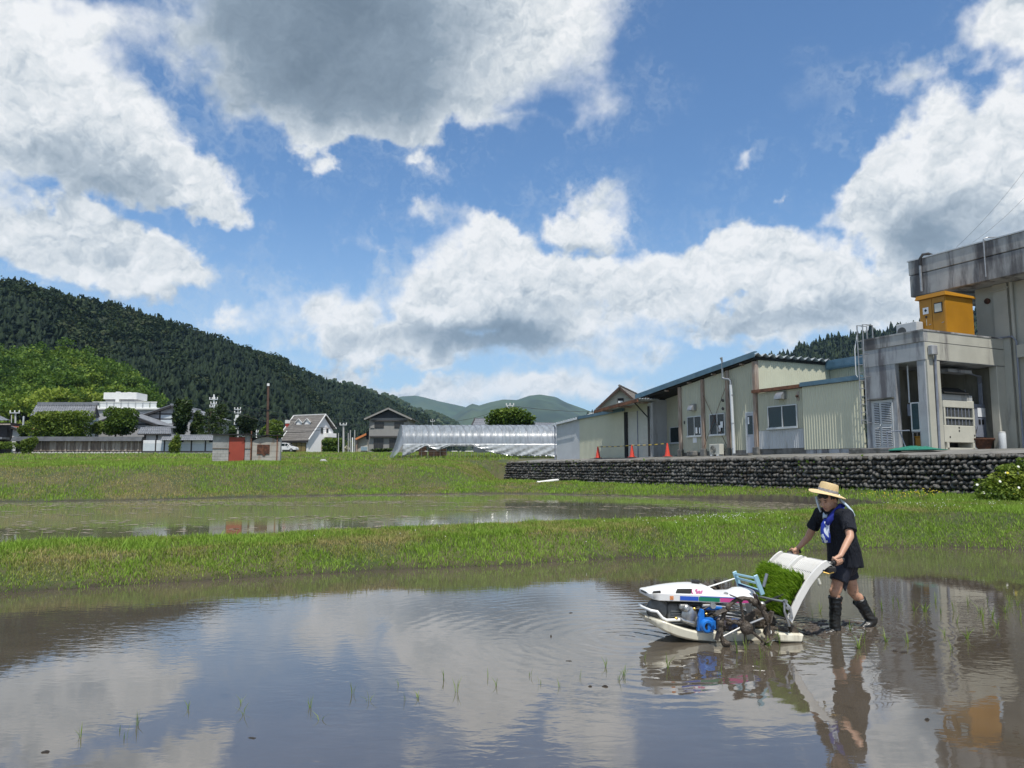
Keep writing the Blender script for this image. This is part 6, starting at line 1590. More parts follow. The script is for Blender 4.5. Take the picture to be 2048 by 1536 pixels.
# --- round hedges and shrubs near the houses
bush('round_hedge', 'dark green rounded clipped hedge between the white house and the utility pole', 648, 686, 877, 905, 122, 3600, 0.28, m_conhedge, box=True, tlo=0.25, thi=0.45, dep=2.4, cat='hedge')
bush('round_hedge', 'small olive shrub behind the row of posts', 692, 711, 879, 900, 124, 900, 0.28, m_conhedge, 5, 0.5, 0.8, cat='shrub')
bush('pale_shrub', 'pale cream flowering shrub at the foot of the posts', 688, 699, 889, 905, 119, 500, 0.25, leafmat('pale_blossom', [(0.25, 0.27, 0.16), (0.5, 0.5, 0.36), (0.62, 0.6, 0.42)], 0.6, 0.3), 4, 0.2, 0.9)
bush('round_hedge', 'low dark shrubs along the foot of the grey house', 742, 795, 896, 906, 117, 1200, 0.25, m_darkleaf, 7, 0.4, 0.8, cat='shrub', dep=1.2)
# --- poles
def pole(name, label, px, py0, py1, Y, r, material, arms=(), cat='pole', group=None):
    p = at(px, py1, Y); t = at(px, py0, Y)
    P = Place(name, label, cat, tuple(p), group)
    P.put(MB().tube([p - Vector((0, 0, 0.6)), t], [r, r * 0.75], 8), 'pole_shaft', material, smooth=True)
    for ay, aw, ins in arms:
        c = at(px, ay, Y); hw_ = aw * Y / FPX / 2
        a = P.put(MB().box(c.x - hw_, c.x + hw_, Y - 0.25, Y - 0.13, c.z - 0.06, c.z + 0.06), 'crossarm', m_alu)
        for k in range(ins):
            xx = c.x - hw_ * 0.9 + 1.8 * hw_ * k / max(1, ins - 1)
            P.put(MB().lathe([(0.05, 0.06), (0.09, 0.12), (0.06, 0.2), (0.09, 0.26), (0.04, 0.34)], (xx, Y - 0.19, c.z), n=7), 'insulator', m_white, a)
    return P
m_polec = mat('pale_concrete_pole', (0.42, 0.42, 0.41), 0.85, 0.08, 2)
pole('utility_pole', 'pale concrete utility pole right of the round hedge', 687, 846, 904, 118, 0.17, m_polec, ((850, 14, 2),), 'utility pole')
for px, y0, r, lb in ((677, 866, 0.07, 'thin pale post rising behind the round hedge'), (696.5, 866, 0.07, 'thin pale post just right of the utility pole'), (700.6, 860, 0.08, 'slim pale post with its top above the shrub'), (709.5, 860, 0.08, 'slim pale post nearest the orange-eaved house'), (705, 875, 0.13, 'short thick white post in the middle of the row')):
    pole('marker_post', lb, px, y0, 904, 116, r, m_white if r > 0.1 else m_polec, (), 'post', 'pale posts beside the grey house')
pole('utility_pole', 'utility pole with a wide crossarm behind the red-roofed shed', 31, 827, 880, 105, 0.14, m_polec, ((826, 20, 3),), 'utility pole')
pole('marker_post', 'thin grey post left of the utility pole at the left edge', 23, 830, 880, 103, 0.07, m_polec, (), 'post', None)
pole('utility_pole', 'utility pole with stacked crossarms rising behind the cloud-pruned pines', 428, 789, 880, 118, 0.16, m_white, ((799, 17, 4), (808, 12, 2), (814, 16, 4)), 'utility pole')
pole('utility_pole', 'utility pole with five crossarms and a transformer left of the spreading pine', 476, 816, 890, 125, 0.15, m_polec, ((819, 13, 3), (826, 13, 2), (842, 14, 3), (849, 14, 3), (857, 18, 2)), 'utility pole').put(MB().lathe([(0.3, 0), (0.3, 0.9)], tuple(at(474, 841, 124.5)), n=10), 'transformer', m_white)
pole('utility_pole', 'small distant utility pole between the spreading pine and the rusty pole', 513, 858, 885, 150, 0.12, m_white, ((864, 9, 2),), 'utility pole')
pole('utility_pole', 'small distant utility pole above the ridge of the greenhouse', 865, 838, 880, 170, 0.12, m_polec, ((843, 8, 2),), 'utility pole')
pole('utility_pole', 'utility pole top with crossarm showing above the lone tree', 1020, 806, 880, 122, 0.14, m_polec, ((811, 16, 3), (816, 12, 2)), 'utility pole')
def wire(label, pts, Y0, Y1, sag=0.6, r=0.022):
    a = Vector(at(pts[0], pts[1], Y0)); b = Vector(at(pts[2], pts[3], Y1)); n = 14
    P = Place('power_line', label, 'power line', tuple(a))
    P.put(MB().tube([a.lerp(b, i / n) - Vector((0, 0, sag * 4 * (i / n) * (1 - i / n))) for i in range(n + 1)], r, 4), 'cable', m_black)
wire('power line from the stacked crossarms towards the rusty pole and the valley', (428, 797, 740, 832), 118, 300, 2.0, 0.035)
wire('slack power line from the left crossarms down to the pale concrete pole', (428, 808, 687, 852), 118, 118, 1.4, 0.025)
wire('middle power line passing behind the white house', (476, 826, 870, 840), 125, 170, 1.4, 0.03)
wire('upper power line passing behind the white house', (476, 820, 870, 846), 125, 170, 1.5, 0.035)
wire('lower power line passing behind the white house', (476, 849, 687, 850), 125, 118, 1.2, 0.03)
wire('power line crossing the green mountain to the lone tree', (865, 842, 1020, 811), 170, 122, 1.0, 0.03)
wire('power line from the lone tree towards the tiled gable house', (1020, 811, 1330, 816), 122, 122, 0.8, 0.03)
wire('left one of two thin cables rising from the roof slab of the concrete building', (1912, 495, 2110, 255), 34, 30, 0.3, 0.005)
wire('right one of two thin cables rising from the roof slab of the concrete building', (1945, 485, 2130, 300), 34, 30, 0.3, 0.005)

# --- greenhouse tunnel
YN = 62.0
m_film, T, p = newmat('greenhouse_film')
p.inputs['Base Color'].default_value = (0.33, 0.37, 0.42, 1); p.inputs['Roughness'].default_value = 0.34; p.inputs['Specular IOR Level'].default_value = 0.7
tc = T.node('ShaderNodeTexCoord'); nb = T.noise(T.vec('MULTIPLY', tc.outputs['Object'], (2.2, 0.5, 0.5)), 2.0, 4, 0.6)
b = T.node('ShaderNodeBump'); b.inputs['Strength'].default_value = 0.15; b.inputs['Distance'].default_value = 0.10; T.put(b.inputs['Height'], nb); T.l.new(b.outputs[0], p.inputs['Normal'])
tr = T.node('ShaderNodeBsdfTransparent'); tr.inputs[0].default_value = (0.9, 0.92, 0.94, 1); mx = T.node('ShaderNodeMixShader'); T.put(mx.inputs[0], T.step(nb, 0.3, 0.7, 0.30, 0.55))
T.l.new(p.outputs[0], mx.inputs[1]); T.l.new(tr.outputs[0], mx.inputs[2]); T.l.new(mx.outputs[0], T.n['Material Output'].inputs[0])
gx0 = at(806, 870, YN).x; gx1 = at(1180, 870, YN).x; gz0 = at(0, 915, YN).z; zs = at(0, 888.5, YN).z; zr2 = at(0, 850, YN + 2.4).z
GN = Place('greenhouse_tunnel', 'long plastic film greenhouse tunnel with its side film partly rolled up', 'greenhouse', ((gx0 + gx1) / 2, YN, gz0))
wG = 4.8
skew = -0.55     # the far side lies a little to the left
def arc(t):   # 0 front spring line .. 1 back spring line
    th = math.pi * t
    return (wG / 2 - wG / 2 * math.cos(th), zs + (zr2 - zs) * math.sin(th) ** 0.8)
N = 14; nh = 30
rows = []
for i in range(nh * 3 + 1):
    x = gx0 + (gx1 - gx0) * i / (nh * 3); puff_ = -0.035 if i % 3 == 0 else 0.0
    rows.append([(x + skew * arc(j / N)[0] / wG * 2.0, YN + arc(j / N)[0], arc(j / N)[1] + puff_ + 0.012 * math.sin(i * 2.1 + j)) for j in range(N + 1)])
GN.put(MB().sheet(rows), 'roof_film', m_film, smooth='all')
hm = m_galv
for i in range(nh + 1):
    x = gx0 + (gx1 - gx0) * i / nh
    if x > at(1122, 870, YN).x: continue
    pts = [(x, YN, gz0 - 0.2)] + [(x + skew * arc(j / 10)[0] / wG * 2.0, YN + arc(j / 10)[0], arc(j / 10)[1] - 0.01) for j in range(11)] + [(x + 2 * skew, YN + wG, gz0 - 0.2)]
    GN.put(MB().tube(pts, 0.014, 5), 'hoop', hm)
    if i % 2 == 0: GN.put(MB().tube([(x + 0.03 + skew * arc(j / 10)[0] / wG * 2.0, YN - 0.03 + arc(j / 10)[0], arc(j / 10)[1] + 0.03) for j in range(6)], 0.012, 4), 'strap', m_bluegrey)
for d, z_ in ((0, zs), (0, gz0 + 0.5), (wG, zs)): GN.put(MB().tube([(gx0, YN + d, z_), (gx1, YN + d, z_)], 0.02, 5), 'rail', hm)
edge = [(806, 914), (826, 906), (850, 893), (854, 892), (868, 898), (876, 902), (890, 895), (903, 890.5), (948, 891), (962, 899), (995, 908), (1024, 912), (1112, 913), (1180, 913)]
rows = []; M_ = 100
for i in range(M_ + 1):
    px = 806 + (1180 - 806) * i / M_; yb = np.interp(px, [e[0] for e in edge], [e[1] for e in edge])
    zb_ = at(px, yb, YN).z; col = []
    for j in range(9):
        t = j / 8; wr = 0.09 * math.sin(px * 0.21 + j * 1.5) * t * (1 - 0.2 * t) + 0.05 * math.sin(px * 0.55 - j * 2.0) * t
        col.append((at(px, 870, YN).x, YN - 0.08 - 0.10 * t + wr, zs + 0.04 + (zb_ - zs - 0.04) * t))
    rows.append(col)
m_film2 = mat('loose_side_film', (0.34, 0.36, 0.37), 0.22, 0.25, 3, spec=0.9)
GN.put(MB().sheet(rows, 0.006, (0, 1, 0)), 'side_film', m_film2, smooth='all')
rows = []
for i in range(13):
    th = i / 12
    y_, z_ = arc(th)
    bul = -0.75 * 1.0
    rows.append([(gx0 + skew * y_ / wG * 2 + (-0.1 - 0.75 * s_) * (s_ > 0) * (0.4 + 0.6 * (s_)), YN + y_ * (1 - 0.0 * s_), z_ + (gz0 - 0.1 - z_) * s_ + 0.02 * math.sin(i * 2.3 + s_ * 9)) for s_ in (0, 0.2, 0.4, 0.6, 0.8, 1.0)])
GN.put(MB().sheet(rows), 'end_film', m_film, smooth='all')
m_crate = mat('brown_crate_wood', (0.17, 0.10, 0.065), 0.8, 0.3, 5)
for px, y0, wd_, hh, lb in ((846, 911, 0.62, 0.75, 'taller brown wooden crate inside the left part of the greenhouse'), (872, 912, 1.15, 0.52, 'long low brown wooden crate inside the greenhouse'), (888, 911, 0.5, 0.55, 'right brown wooden crate inside the greenhouse')):
    p_ = at(px, y0, YN + 1.2)
    K = Place('wooden_crate', lb, 'crate', tuple(p_), 'brown crates in the greenhouse')
    for k in range(4):
        K.put(MB().box(p_.x - wd_ / 2, p_.x + wd_ / 2, p_.y - 0.3, p_.y - 0.27, p_.z + hh * k / 4 + 0.015, p_.z + hh * (k + 1) / 4 - 0.01), 'slat', m_crate)
        K.put(MB().box(p_.x - wd_ / 2, p_.x - wd_ / 2 + 0.03, p_.y - 0.27, p_.y + 0.3, p_.z + hh * k / 4 + 0.015, p_.z + hh * (k + 1) / 4 - 0.01), 'slat', m_crate)
    for s in (-1, 1): K.put(MB().box(p_.x + s * (wd_ / 2 - 0.03) - 0.03, p_.x + s * (wd_ / 2 - 0.03) + 0.03, p_.y - 0.27, p_.y - 0.23, p_.z, p_.z + hh), 'corner_post', m_crate)
    K.put(MB().box(p_.x - wd_ / 2 + 0.04, p_.x + wd_ / 2 - 0.04, p_.y - 0.22, p_.y + 0.28, p_.z, p_.z + hh * 0.85), 'contents', m_darkwood)
# --- things behind the greenhouse
bush('lone_broadleaf_tree', 'lone dark green broad-leaved tree rising behind the greenhouse', 968, 1074, 811, 868, 98, 5200, 0.34, m_conhedge, 12, 0.15, 0.5, cat='tree', trunk_to=3.6, shell=0.5)
SM = Place('grey_roofed_house', 'grey tiled house roof showing between the greenhouse and the lone tree', 'house', (at(965, 870, 104).x, 104, 3.6))
tiled_slope(SM.o, Vector(at(942, 856, 103)) - SM.l, Vector(at(1000, 856, 103)) - SM.l, Vector(at(950, 838.5, 106)) - SM.l, Vector(at(1000, 838.5, 106)) - SM.l, 14, 5, m_kawara)
SM.put(MB().box(at(946, 870, 104).x, at(1000, 870, 104).x, 104.5, 109, 3.2, at(0, 852, 104).z), 'wall', m_greyplaster)
SM.put(MB().box(at(949, 870, 106).x, at(1000, 870, 106).x, 105.9, 106.2, at(0, 839, 106).z, at(0, 836, 106).z), 'ridge', m_kawara)
SM.put(MB().bar(at(941, 857, 102.9), at(949.5, 838.5, 106), 0.12, 0.3), 'barge_board', m_darkwood)
SB = Place('grey_roofed_house', 'low grey roof right of the lone tree behind the greenhouse', 'house', (at(1062, 870, 100).x, 100, 3.6))
SB.put(MB().box(at(1048, 870, 100).x, at(1110, 870, 100).x, 100, 105, 3.2, at(0, 850, 100).z), 'wall', m_greyplaster)
tiled_slope(SB.o, Vector(at(1045, 852, 99.5)) - SB.l, Vector(at(1112, 852, 99.5)) - SB.l, Vector(at(1049, 845, 102.5)) - SB.l, Vector(at(1108, 846, 102.5)) - SB.l, 14, 4, m_kawara)
WR = Place('white_rooftop_block', 'small white rooftop structure seen just above the low shed', 'building', (at(1183, 870, 112).x, 112, 4.0))
WR.put(MB().box(at(1176, 870, 112).x, at(1191, 870, 112).x, 112, 116, 3.6, at(0, 828, 112).z), 'wall', m_whitewall)
for px in (1180, 1183, 1186): WR.put(MB().box(at(px, 870, 112).x, at(px + 1.3, 870, 112).x, 112, 112.3, at(0, 828, 112).z, at(0, 825, 112).z), 'vent', m_white)

# ------------------------------------------------------------------ rice transplanter (local axes: x to its rear, y to its right side, z up)
m_hood = mat('white_gelcoat', (0.70, 0.70, 0.69), 0.32, 0.03, 3, coat=0.2, dirt=(0.36, 0.33, 0.27), dscale=9, dthr=(0.58, 0.80))
m_float = mat('muddy_white_float', (0.60, 0.57, 0.46), 0.4, 0.08, 4, dirt=(0.20, 0.16, 0.11), dscale=6, dthr=(0.55, 0.75))
m_sblue = mat('blue_stripe', (0.02, 0.085, 0.46), 0.35, 0.04, 3); m_sgreen = mat('green_stripe', (0.01, 0.19, 0.10), 0.35, 0.04, 3); m_spink = mat('pink_stripe', (0.56, 0.07, 0.26), 0.35, 0.04, 3)
m_engine = mat('grey_cast_iron', (0.13, 0.135, 0.135), 0.5, 0.2, 15, metal=0.5, c2=(0.05, 0.05, 0.048), c2amt=0.5)
m_steel = mat('bright_steel', (0.42, 0.42, 0.41), 0.35, 0.2, 15, metal=0.8)
m_mblue = mat('blue_machine_paint', (0.012, 0.15, 0.52), 0.35, 0.08, 6, dirt=(0.10, 0.08, 0.06), dscale=12, dthr=(0.60, 0.72))
m_lblue = mat('light_blue_frame_paint', (0.26, 0.45, 0.54), 0.35, 0.06, 6)
m_navy2 = mat('navy_paint', (0.012, 0.02, 0.10), 0.4, 0.1, 6)
m_mud = mat('wet_mud', (0.055, 0.042, 0.030), 0.45, 0.35, 14, bump=0.9, bscale=45, c2=(0.095, 0.075, 0.055), c2amt=0.6)
m_brass = mat('brass', (0.42, 0.27, 0.07), 0.35, 0.1, 10, metal=0.7)
m_tray = mat('white_tray_plastic', (0.62, 0.61, 0.58), 0.4, 0.05, 4, dirt=(0.42, 0.38, 0.30), dscale=9, dthr=(0.60, 0.78))
TP = empty('rice_transplanter', (MX0, MY0, 0), MANG, 'white walk-behind rice transplanter with blue, green and pink stripes and a tray of seedlings', 'rice transplanter')
def tp(mb, name, mats, parent=None, **k): return mb.build(name, mats, parent or TP, **k)
# hood, lofted from cross sections
st = [(-0.985, .452, .418, .10, .14), (-0.955, .458, .398, .13, .185), (-0.90, .470, .386, .150, .205), (-0.80, .488, .381, .16, .213), (-0.69, .500, .376, .166, .217), (-0.58, .508, .369, .167, .221), (-0.48, .509, .363, .167, .222), (-0.39, .500, .356, .163, .222), (-0.335, .478, .352, .16, .222), (-0.275, .420, .347, .172, .222), (-0.15, .416, .338, .178, .222), (-0.045, .418, .330, .178, .222), (-0.005, .446, .327, .155, .221), (0.055, .452, .328, .145, .214), (0.108, .448, .345, .125, .195)]
def hood_row(x, zt_, zb_, wt, wb):
    lz = min(zb_ + 0.070, zt_ - 0.004); m_ = (zt_ - lz)
    half = [(wb * 0.95, zb_), (wb, zb_ + 0.006), (wb + .003, lz - 0.003), (wb - 0.004, lz), (wt + (wb - wt) * 0.55, lz + m_ * 0.10), (wt + (wb - wt) * 0.12, lz + m_ * 0.72), (wt * 0.90, zt_ - m_ * 0.06), (wt * 0.45, zt_ + 0.004)]
    return [(x, -a, b) for a, b in half] + [(x, a, b) for a, b in half[::-1]]
rows = [hood_row(*s_) for s_ in st]
mb = MB(); mb.sheet(rows); n_ = len(rows[0])
mb.f.append(tuple(range(n_))[::-1]); mb.m.append(0); mb.f.append(tuple((len(rows) - 1) * n_ + k for k in range(n_))); mb.m.append(0)
mb.f += [(i * n_ + n_ - 1, i * n_, (i + 1) * n_, (i + 1) * n_ + n_ - 1) for i in range(len(rows) - 1)]; mb.m += [0] * (len(rows) - 1)
hood_o = tp(mb, 'hood', m_hood, smooth=True)
def hw_(x): return np.interp(x, [s_[0] for s_ in st], [s_[4] for s_ in st])
def hzb(x): return np.interp(x, [s_[0] for s_ in st], [s_[2] for s_ in st])
for (x0, x1, mm, nm) in ((-0.70, -0.518, m_sblue, 'blue_stripe'), (-0.513, -0.303, m_sgreen, 'green_stripe'), (-0.298, 0.020, m_spink, 'pink_stripe')):
    for s in (-1, 1):
        pts = []
        for e, zz in ((x0, .012), (x1, .012), (x1, .050), (x0, .050)): pts.append((e, s * (hw_(e) + 0.0032), hzb(e) + zz + 0.003))
        tp(MB().prism(pts, (0, s * 0.003, 0)), nm, mm, hood_o)
        if nm == 'pink_stripe':
            tp(MB().prism([(-0.50, s * .2255, .4225), (0.01, s * .2255, .3895), (0.01, s * .2255, .3835), (-0.50, s * .2255, .4165)], (0, s * 0.003, 0)), 'blue_band', m_sblue, hood_o)
            tp(MB().prism([(0.028, s * .221, .352), (0.098, s * .201, .357), (0.102, s * .199, .412)], (0, s * 0.006, 0)), 'blue_corner', m_sblue, hood_o)
for s in (-1, 1):
    tp(MB().prism([(-.735, s * .196, .458), (-.585, s * .196, .446), (-.566, s * .180, .484), (-.712, s * .176, .486)], (0, s * 0.012, 0.006)), 'side_vent', m_darkvoid, hood_o)
tp(MB().hexa([(-.990, -.075, .436), (-.990, .075, .436), (-.84, .10, .440), (-.84, -.10, .440), (-.986, -.085, .449), (-.986, .085, .449), (-.84, .11, .476), (-.84, -.11, .476)]), 'headlamp_opening', m_darkvoid, hood_o)
tp(MB().prism([(-.955, -.172, .455), (-.880, -.192, .452), (-.872, -.165, .474), (-.935, -.150, .468)], (-0.008, -0.010, 0.004)), 'headlamp_opening', m_darkvoid, hood_o)
tp(MB().lathe([(.038, 0), (.042, .012), (.042, .026), (.030, .034), (0, .034)], (-.45, 0, .508), n=14), 'fuel_cap', m_black, smooth=True)
tp(MB().prism([(-.80, -.2155, .3965), (-.765, -.2175, .395), (-.765, -.2175, .430), (-.80, -.2155, .431)], (0, -0.003, 0)), 'orange_sticker', mat('orange_sticker', (0.55, 0.20, 0.07), 0.5, 0.3, 60), hood_o)
tp(MB().lathe([(.022, 0), (.022, .015), (.010, .02)], (-.19, -.12, .416), n=10), 'latch', m_steel, hood_o)
# pink lettering and swoosh on the flank
cu = bpy.data.curves.new('lettering', 'FONT'); cu.body = 'Sar'; cu.size = 0.062; cu.extrude = 0.001; cu.offset = 0.0008
to = bpy.data.objects.new('lettering', cu); COL.objects.link(to)
bpy.context.view_layer.update()
lm = bpy.data.meshes.new_from_object(to.evaluated_get(bpy.context.evaluated_depsgraph_get())); bpy.data.objects.remove(to)
lm.materials.clear(); lm.materials.append(m_spink)
lo_ = link('lettering', lm, hood_o); lo_.location = (-0.535, -0.2045, 0.446); lo_.rotation_euler = (R(62), 0, R(0))
tp(MB().tube([(-.553 + .020 * math.cos(t), -.200 + 0.012 * math.sin(t) * 0.5, .464 + .024 * math.sin(t)) for t in np.linspace(1.9, 5.0, 10)], [0.001 + 0.0035 * math.sin(i / 9 * 3.14) for i in range(10)], 6), 'swoosh', m_spink, hood_o)
# engine under the hood
EN = tp(MB().box(-.80, -.42, -.17, .17, .14, .345), 'engine_block', m_engine, bevel=0.02)
tp(MB().lathe([(.02, -.02), (.105, -.02), (.115, 0), (.115, .07), (.09, .10), (.03, .11)], (-.84, -.02, .28), (-.6, -1, 0), 18), 'flywheel_cover', m_engine, EN, smooth=True)
tp(MB().lathe([(.075, 0), (.08, .03), (.05, .05)], (-.60, -.165, .245), (0, -1, 0), 16), 'crank_cover', m_steel, EN, smooth=True)
tp(MB().lathe([(.05, 0), (.055, .05), (.03, .07)], (-.50, -.16, .18), (0, -1, 0), 14), 'gear_cover', m_engine, EN, smooth=True)
tp(MB().lathe([(.032, 0), (.032, .09), (.02, .10)], (-.655, -.16, .30), (0.2, -1, 0.2), 12), 'carburettor', m_steel, EN, smooth=True)
tp(MB().box(-.70, -.61, -.21, -.16, .30, .35), 'air_filter', m_steel, EN, bevel=0.01)
tp(MB().tube([(-.56, -.17, .33), (-.50, -.20, .31), (-.46, -.20, .25), (-.50, -.19, .19)], .012, 7), 'fuel_hose', m_black, EN)
tp(MB().tube([(-.72, -.17, .22), (-.66, -.20, .20), (-.56, -.20, .17), (-.48, -.18, .115)], .017, 8), 'exhaust_pipe', m_steel, EN)
for k in range(6): tp(MB().box(-.78, -.66, -.185, -.17, .165 + k * .022, .174 + k * .022), 'cooling_fin', m_engine, EN)
for x, z in ((-.735, .215), (-.43, .245), (-.55, .30)): tp(MB().lathe([(.017, 0), (.017, .02), (.008, .028)], (x, -.185, z), (0, -1, 0), 8), 'brass_plug', m_brass, EN)
tp(MB().box(-.82, .10, -.10, .10, .09, .17), 'chassis_beam', m_engine, bevel=0.01)
tp(MB().tube([(-.44, -.2, .315), (-.28, -.2, .305)], .026, 10), 'hydraulic_cylinder', m_mblue, smooth=True)
tp(MB().tube([(-.28, -.2, .305), (-.10, -.2, .285), (.05, -.19, .26)], .012, 8), 'piston_rod', m_steel, smooth=True)
for z, y in ((.345, -.19), (.325, -.21), (.27, -.2), (.24, -.22)):
    tp(MB().tube([(-.34, y, z), (-.18, y - 0.01, z - 0.02), (-.02, y, z - 0.055), (.10, y + .02, z - .06)], .009, 6), 'linkage_rod', m_steel)
tp(MB().lathe([(.03, 0), (.03, .05)], (-.38, -.2, .325), (0, -1, 0.2), 10), 'pivot', m_steel)
tp(MB().box(-.48, -.36, -.23, -.17, .315, .345), 'control_lever_box', m_steel, bevel=0.008)
for (a_, b_, c_, d_) in (((-.60, -.18, .31), (-.48, -.23, .30), (-.36, -.22, .345), (-.20, -.2, .35)), ((-.70, -.17, .33), (-.62, -.20, .345), (-.52, -.2, .335), (-.44, -.19, .34)), ((-.46, -.21, .24), (-.40, -.25, .27), (-.33, -.24, .25), (-.27, -.2, .28)), ((-.2, -.22, .33), (-.1, -.25, .30), (-.02, -.24, .25), (.05, -.2, .24))):
    tp(MB().tube([a_, b_, c_, d_], .006, 5), 'cable', m_black)
for x, y, z, s_ in ((-.30, -.25, .13, .03), (-.22, -.25, .17, .025), (-.02, -.2, .14, .04), (.06, -.2, .19, .03), (-.15, -.22, .10, .035), (.22, -.2, .15, .035)):
    tp(MB().ell((x, y, z), (s_ * 1.4, s_, s_), nu=9, nv=6), 'mud_lump', m_mud, smooth='all')
# blue side gear case
gc = MB(); gc.box(-.50, -.388, -.335, -.22, .105, .228)
gco = tp(gc, 'gear_case', m_mblue, bevel=0.022, seg=2)
tp(MB().lathe([(.062, -.10), (.062, 0), (.052, .012), (.034, .012), (.034, -.02)], (-.478, -.335, .163), (0, -1, 0), 20, cap=False), 'gear_case_ring', m_mblue, gco, smooth=True)
tp(MB().lathe([(.034, 0), (.03, .006)], (-.478, -.325, .163), (0, -1, 0), 16), 'gear_case_hole', m_darkvoid, gco)
tp(MB().prism([(-.555, -.29, .11), (-.50, -.29, .11), (-.485, -.29, .22), (-.487, -.29, .305), (-.515, -.29, .315), (-.54, -.29, .25)], (0, .05, 0)), 'gear_case_arm', m_mblue, gco, bevel=0.006)
tp(MB().box(-.34, -.10, -.24, -.12, .10, .215), 'muddy_transmission', mat('mud_spattered_blue', (0.03, 0.075, 0.20), 0.5, 0.3, 8, dirt=(0.08, 0.06, 0.045), dscale=10, dthr=(0.40, 0.52), bump=0.4, bscale=40), bevel=0.015)
tp(MB().box(-.12, .30, -.18, .18, .10, .20), 'planting_gearbox', m_mud, bevel=0.02)
# front guard pipe
tp(MB().tube([(-.70, -.20, .205), (-.83, -.20, .205), (-.87, -.20, .225), (-.92, -.19, .285), (-.975, -.17, .293), (-1.00, 0, .296), (-.975, .17, .293), (-.92, .19, .285), (-.87, .20, .225), (-.83, .20, .205), (-.70, .20, .205)], .014, 9), 'front_guard', m_white, smooth=True)
for s in (-1, 1): tp(MB().tube([(-.70, s * .2, .205), (-.55, s * .2, .14)], .012, 7), 'guard_strut', m_engine)
# centre float
fl = [(-1.012, .232, .216, .10), (-.975, .226, .178, .17), (-.92, .214, .138, .21), (-.86, .197, .103, .235), (-.80, .175, .075, .25), (-.73, .150, .050, .26), (-.66, .128, .030, .265), (-.57, .104, .010, .265), (-.40, .092, -.012, .265), (-.10, .088, -.02, .26), (.12, .088, -.02, .24), (.20, .08, -.01, .22)]
rows = []
for x, zt_, zb_, w in fl:
    rows.append([(x, -w, zt_ - .012), (x, -w * .96, zt_), (x, w * .96, zt_), (x, w, zt_ - .012), (x, w * .98, zb_ + .02), (x, w * .84, zb_), (x, -w * .84, zb_), (x, -w * .98, zb_ + .02)])
mb = MB().sheet(rows); n_ = 8
mb.f += [tuple(range(8))[::-1], tuple((len(rows) - 1) * 8 + k for k in range(8))]; mb.m += [0, 0]
mb.f += [(i * 8 + 7, i * 8, (i + 1) * 8, (i + 1) * 8 + 7) for i in range(len(rows) - 1)]; mb.m += [0] * (len(rows) - 1)
tp(mb, 'float', m_float, smooth=True)
for s in (-1, 1):
    tp(MB().hexa([(.20, s * .33 - .09, .015), (.43, s * .33 - .09, .0), (.43, s * .33 + .09, .0), (.20, s * .33 + .09, .015), (.19, s * .33 - .08, .095), (.46, s * .33 - .08, .075), (.46, s * .33 + .08, .075), (.19, s * .33 + .08, .095)]), 'side_float', m_float, bevel=0.015)
    tp(MB().prism([(.34, s * .36, .16), (.40, s * .36, .14), (.47, s * .36, .02), (.46, s * .36, -.02), (.40, s * .36, .02), (.35, s * .36, .08)], (0, .05, 0)), 'planting_claw', m_mud, bevel=0.01)
    tp(MB().tube([(.10, s * .30, .13), (.22, s * .32, .12), (.33, s * .33, .10)], .02, 7), 'float_arm', m_mud)
    tp(MB().lathe([(.05, -.02), (.05, .02)], (.12, s * .36, .10), (0, -1, 0), 12), 'side_roller', m_mud)
    tp(MB().lathe([(.022, 0), (.018, .005)], (.12, s * .36 - .022, .10), (0, -1, 0), 10), 'roller_hub', m_white)
